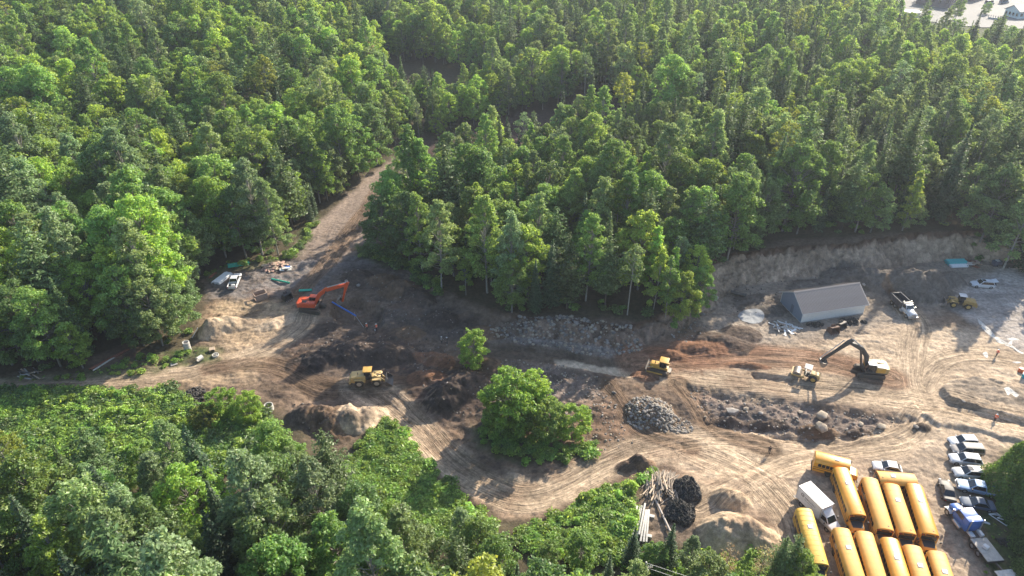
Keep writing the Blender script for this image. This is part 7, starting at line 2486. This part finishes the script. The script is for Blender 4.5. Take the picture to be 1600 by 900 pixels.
# ------------------------------------------------------------------ the village beyond the forest, top right
def village():
    def gz(px, py):
        p = on_ground(px, py)
        return p
    flat = mat('village_tarmac', (.15, .145, .14), .85, var=.12, scale=.05)
    pts = [(1290, -40), (1400, -30), (1500, -40), (1700, -40), (1760, 20), (1700, 48), (1560, 46), (1480, 40), (1400, 30), (1370, 8)]
    P = np.array([tuple(on_ground(*p))[:2] for p in pts])
    z = max(float(ground(p[0], p[1])) for p in P)
    lo, hi = P.min(0), P.max(0)
    gx, gy = np.meshgrid(np.linspace(lo[0], hi[0], 60), np.linspace(lo[1], hi[1], 60))
    sd = poly_sdf(gx, gy, P)
    V = np.stack([gx, gy, ground(gx, gy) + .35], -1).reshape(-1, 3)
    i = np.arange(3600).reshape(60, 60)
    F = np.stack([i[:-1, :-1], i[:-1, 1:], i[1:, 1:], i[1:, :-1]], -1).reshape(-1, 4)
    keep = sd.reshape(-1)[F].max(1) < 0
    tag(link('village_yard', quick_mesh('village_yard', V, F[keep], [flat], smooth=True)), 'pale paved village yard and street beyond the forest', None, None, 'structure')
    white, red = mat('village_white', (.46, .455, .44), .6), mat('village_red_roof', (.20, .15, .15), .7)
    slate, pale, glass = mat('village_slate', (.13, .155, .19), .6), mat('village_pale_wall', (.55, .66, .68), .7), M_GLASS

    def house(label, px, py, rz, L, W, he, hr, wall_m, roof_m, nw=4, flatroof=False):
        p = gz(px, py)
        t = thing('village_house', label, 'house', (p.x, p.y, p.z), R(rz))
        MB().box(-L / 2, L / 2, -W / 2, W / 2, -1, he).build('wall', wall_m, t)
        if flatroof:
            r = MB().box(-L / 2 - .1, L / 2 + .1, -W / 2 - .1, W / 2 + .1, he + .003, he + .25).build('roof', roof_m, t)
            for s in (-1, 1):
                MB().box(-L / 2 - .3, L / 2 + .3, s * (W / 2) - .3, s * (W / 2) + .3, he + .25, he + .95).build('parapet', white, r)
                MB().box(s * L / 2 - .3, s * L / 2 + .3, -W / 2 + .3, W / 2 - .3, he + .25, he + .95).build('parapet', white, r)
        else:
            MB().prism_x([(-W / 2 - .6, he - .1), (0, hr), (W / 2 + .6, he - .1), (W / 2 + .6, he + .15), (0, hr + .25), (-W / 2 - .6, he + .15)], -L / 2 - .5, L / 2 + .5).build('roof', roof_m, t)
            for s in (-1, 1):
                MB().prism_x([(-W / 2, he), (W / 2, he), (0, hr - .05)], s * L / 2 - .1, s * L / 2 + .1).build('gable', wall_m, t)
        for k in range(nw):
            x = -L / 2 + L * (k + .5) / nw
            MB().box(x - .7, x + .7, -W / 2 - .04, -W / 2 + .02, he * .4, he * .8).build('window', glass, t)
            MB().box(-L / 2 - .04, -L / 2 + .02, -W / 2 + W * (k + .5) / nw - .6, -W / 2 + W * (k + .5) / nw + .6, he * .4, he * .8).build('window', glass, t)
        MB().box(-.6, .6, -W / 2 - .05, -W / 2 + .02, 0, 2.2).build('door', slate, t)
        return t

    house('dark-roofed house with pale blue wall at the top right corner', 1597, 27, 12, 15, 9, 3.6, 6.2, pale, slate)
    house('flat-roofed dark building with white parapets beyond the forest', 1470, 6, 40, 24, 18, 5.5, 0, red, red, 5, True)
    house('flat-roofed pale building next to the dark one beyond the forest', 1512, -4, 40, 22, 16, 5.0, 0, red, mat('village_grey_roof', (.40, .40, .41), .8), 5, True)
    p = gz(1422, 26)
    t = thing('round_tank', 'round white covered tank at the forest rim by the village', 'tank', (p.x, p.y, p.z))
    MB().cyl((0, 0, -.5), (0, 0, 2.6), 4.4, 36).build('wall', white, t)
    MB().loft([[(q * math.cos(a), q * math.sin(a), zz) for a in np.linspace(0, 6.283, 36, endpoint=False)] for q, zz in ((4.6, 2.6), (4.6, 2.75), (2.5, 3.1), (.3, 3.3))]).build('cover', mat('tank_cover', (.45, .47, .48), .5), t)
    for k, (px, py) in enumerate(((1430, 33), (1436, 30), (1441, 27))):
        pass
    p, q = gz(1543, 30), gz(1572, 34)
    d = q - p
    t = thing('retaining_wall', 'low pale retaining wall with dark posts below the village street', 'wall', (p.x, p.y, p.z), math.atan2(d.y, d.x))
    L = d.xy.length
    MB().box(0, L, -.2, .2, -.5, 1.2).build('wall', white, t)
    for k in range(9):
        MB().box(L * k / 8 - .12, L * k / 8 + .12, -.12, .12, 1.2, 2.3).build('post', slate, t)
    for px, py, lab, col in ((1568, 6, 'blue-grey truck on the village street, top right', (.2, .28, .36)), (1545, 8, 'pale van on the village street, top right', (.6, .6, .62))):
        p = gz(px, py)
        car('village_van', lab, 'van', (p.x, p.y, p.z + .4), R(20), ('van_%d' % px, col), style='van', L=6.0, W=2.2, H=2.4)
    for k, (px, py, lab, key, s) in enumerate(((1537, 22, 'round bush tree standing alone in the village yard', 'shrub_0_mid', .6), (1499, 22, 'small dark conifer at the near edge of village yard', 'spruce_0_spruce', .5), (1492, 32, 'leafy tree at the near edge of village yard', 'round_0_mid', .7), (1385, 0, 'tree in front of the first village lawn', 'maple_0_mid', .8),
                                               (1405, 2, 'tree left of the round tank behind the lawn', 'maple_1_dark', .8), (1440, 2, 'small tree on the lawn beside the dark flat roof', 'round_1_mid', .6))):
        p = gz(px, py)
        t = thing('broadleaf_tree' if 'spruce' not in key else 'spruce_tree', lab, 'tree', (p.x, p.y, p.z), k, 'village trees')
        t.scale = (s, s, s)
        link('trunk', SPEC[key]['trunk'], t)
        dress(link('crown', SPEC[key]['crown'], t), 0, LEAF[SPEC[key]['leaf']])


village()
# ------------------------------------------------------------------ the air
def build_haze(density):
    m, nt, N, L = nodes_of('haze_air')
    out, v = N('ShaderNodeOutputMaterial'), N('ShaderNodeVolumePrincipled')
    v.inputs['Color'].default_value = (.80, .88, 1.0, 1)
    v.inputs['Density'].default_value = density
    v.inputs['Anisotropy'].default_value = .35
    L(v.outputs[0], out.inputs['Volume'])
    x0, x1, y0, y1, z0, z1 = -3600, 3600, -1900, 5700, float(TH.min()) - 1.5, max(float(TH.max()) + 2, CAM_H + 30)
    V = [(x, y, z) for z in (z0, z1) for y in (y0, y1) for x in (x0, x1)]
    F = [(0, 2, 3, 1), (4, 5, 7, 6), (0, 1, 5, 4), (2, 6, 7, 3), (0, 4, 6, 2), (1, 3, 7, 5)]
    o = link('haze', quick_mesh('haze', V, F, [m]))
    tag(o, 'thin pale morning haze over the whole valley', None, None, 'stuff')


build_haze(.00016)
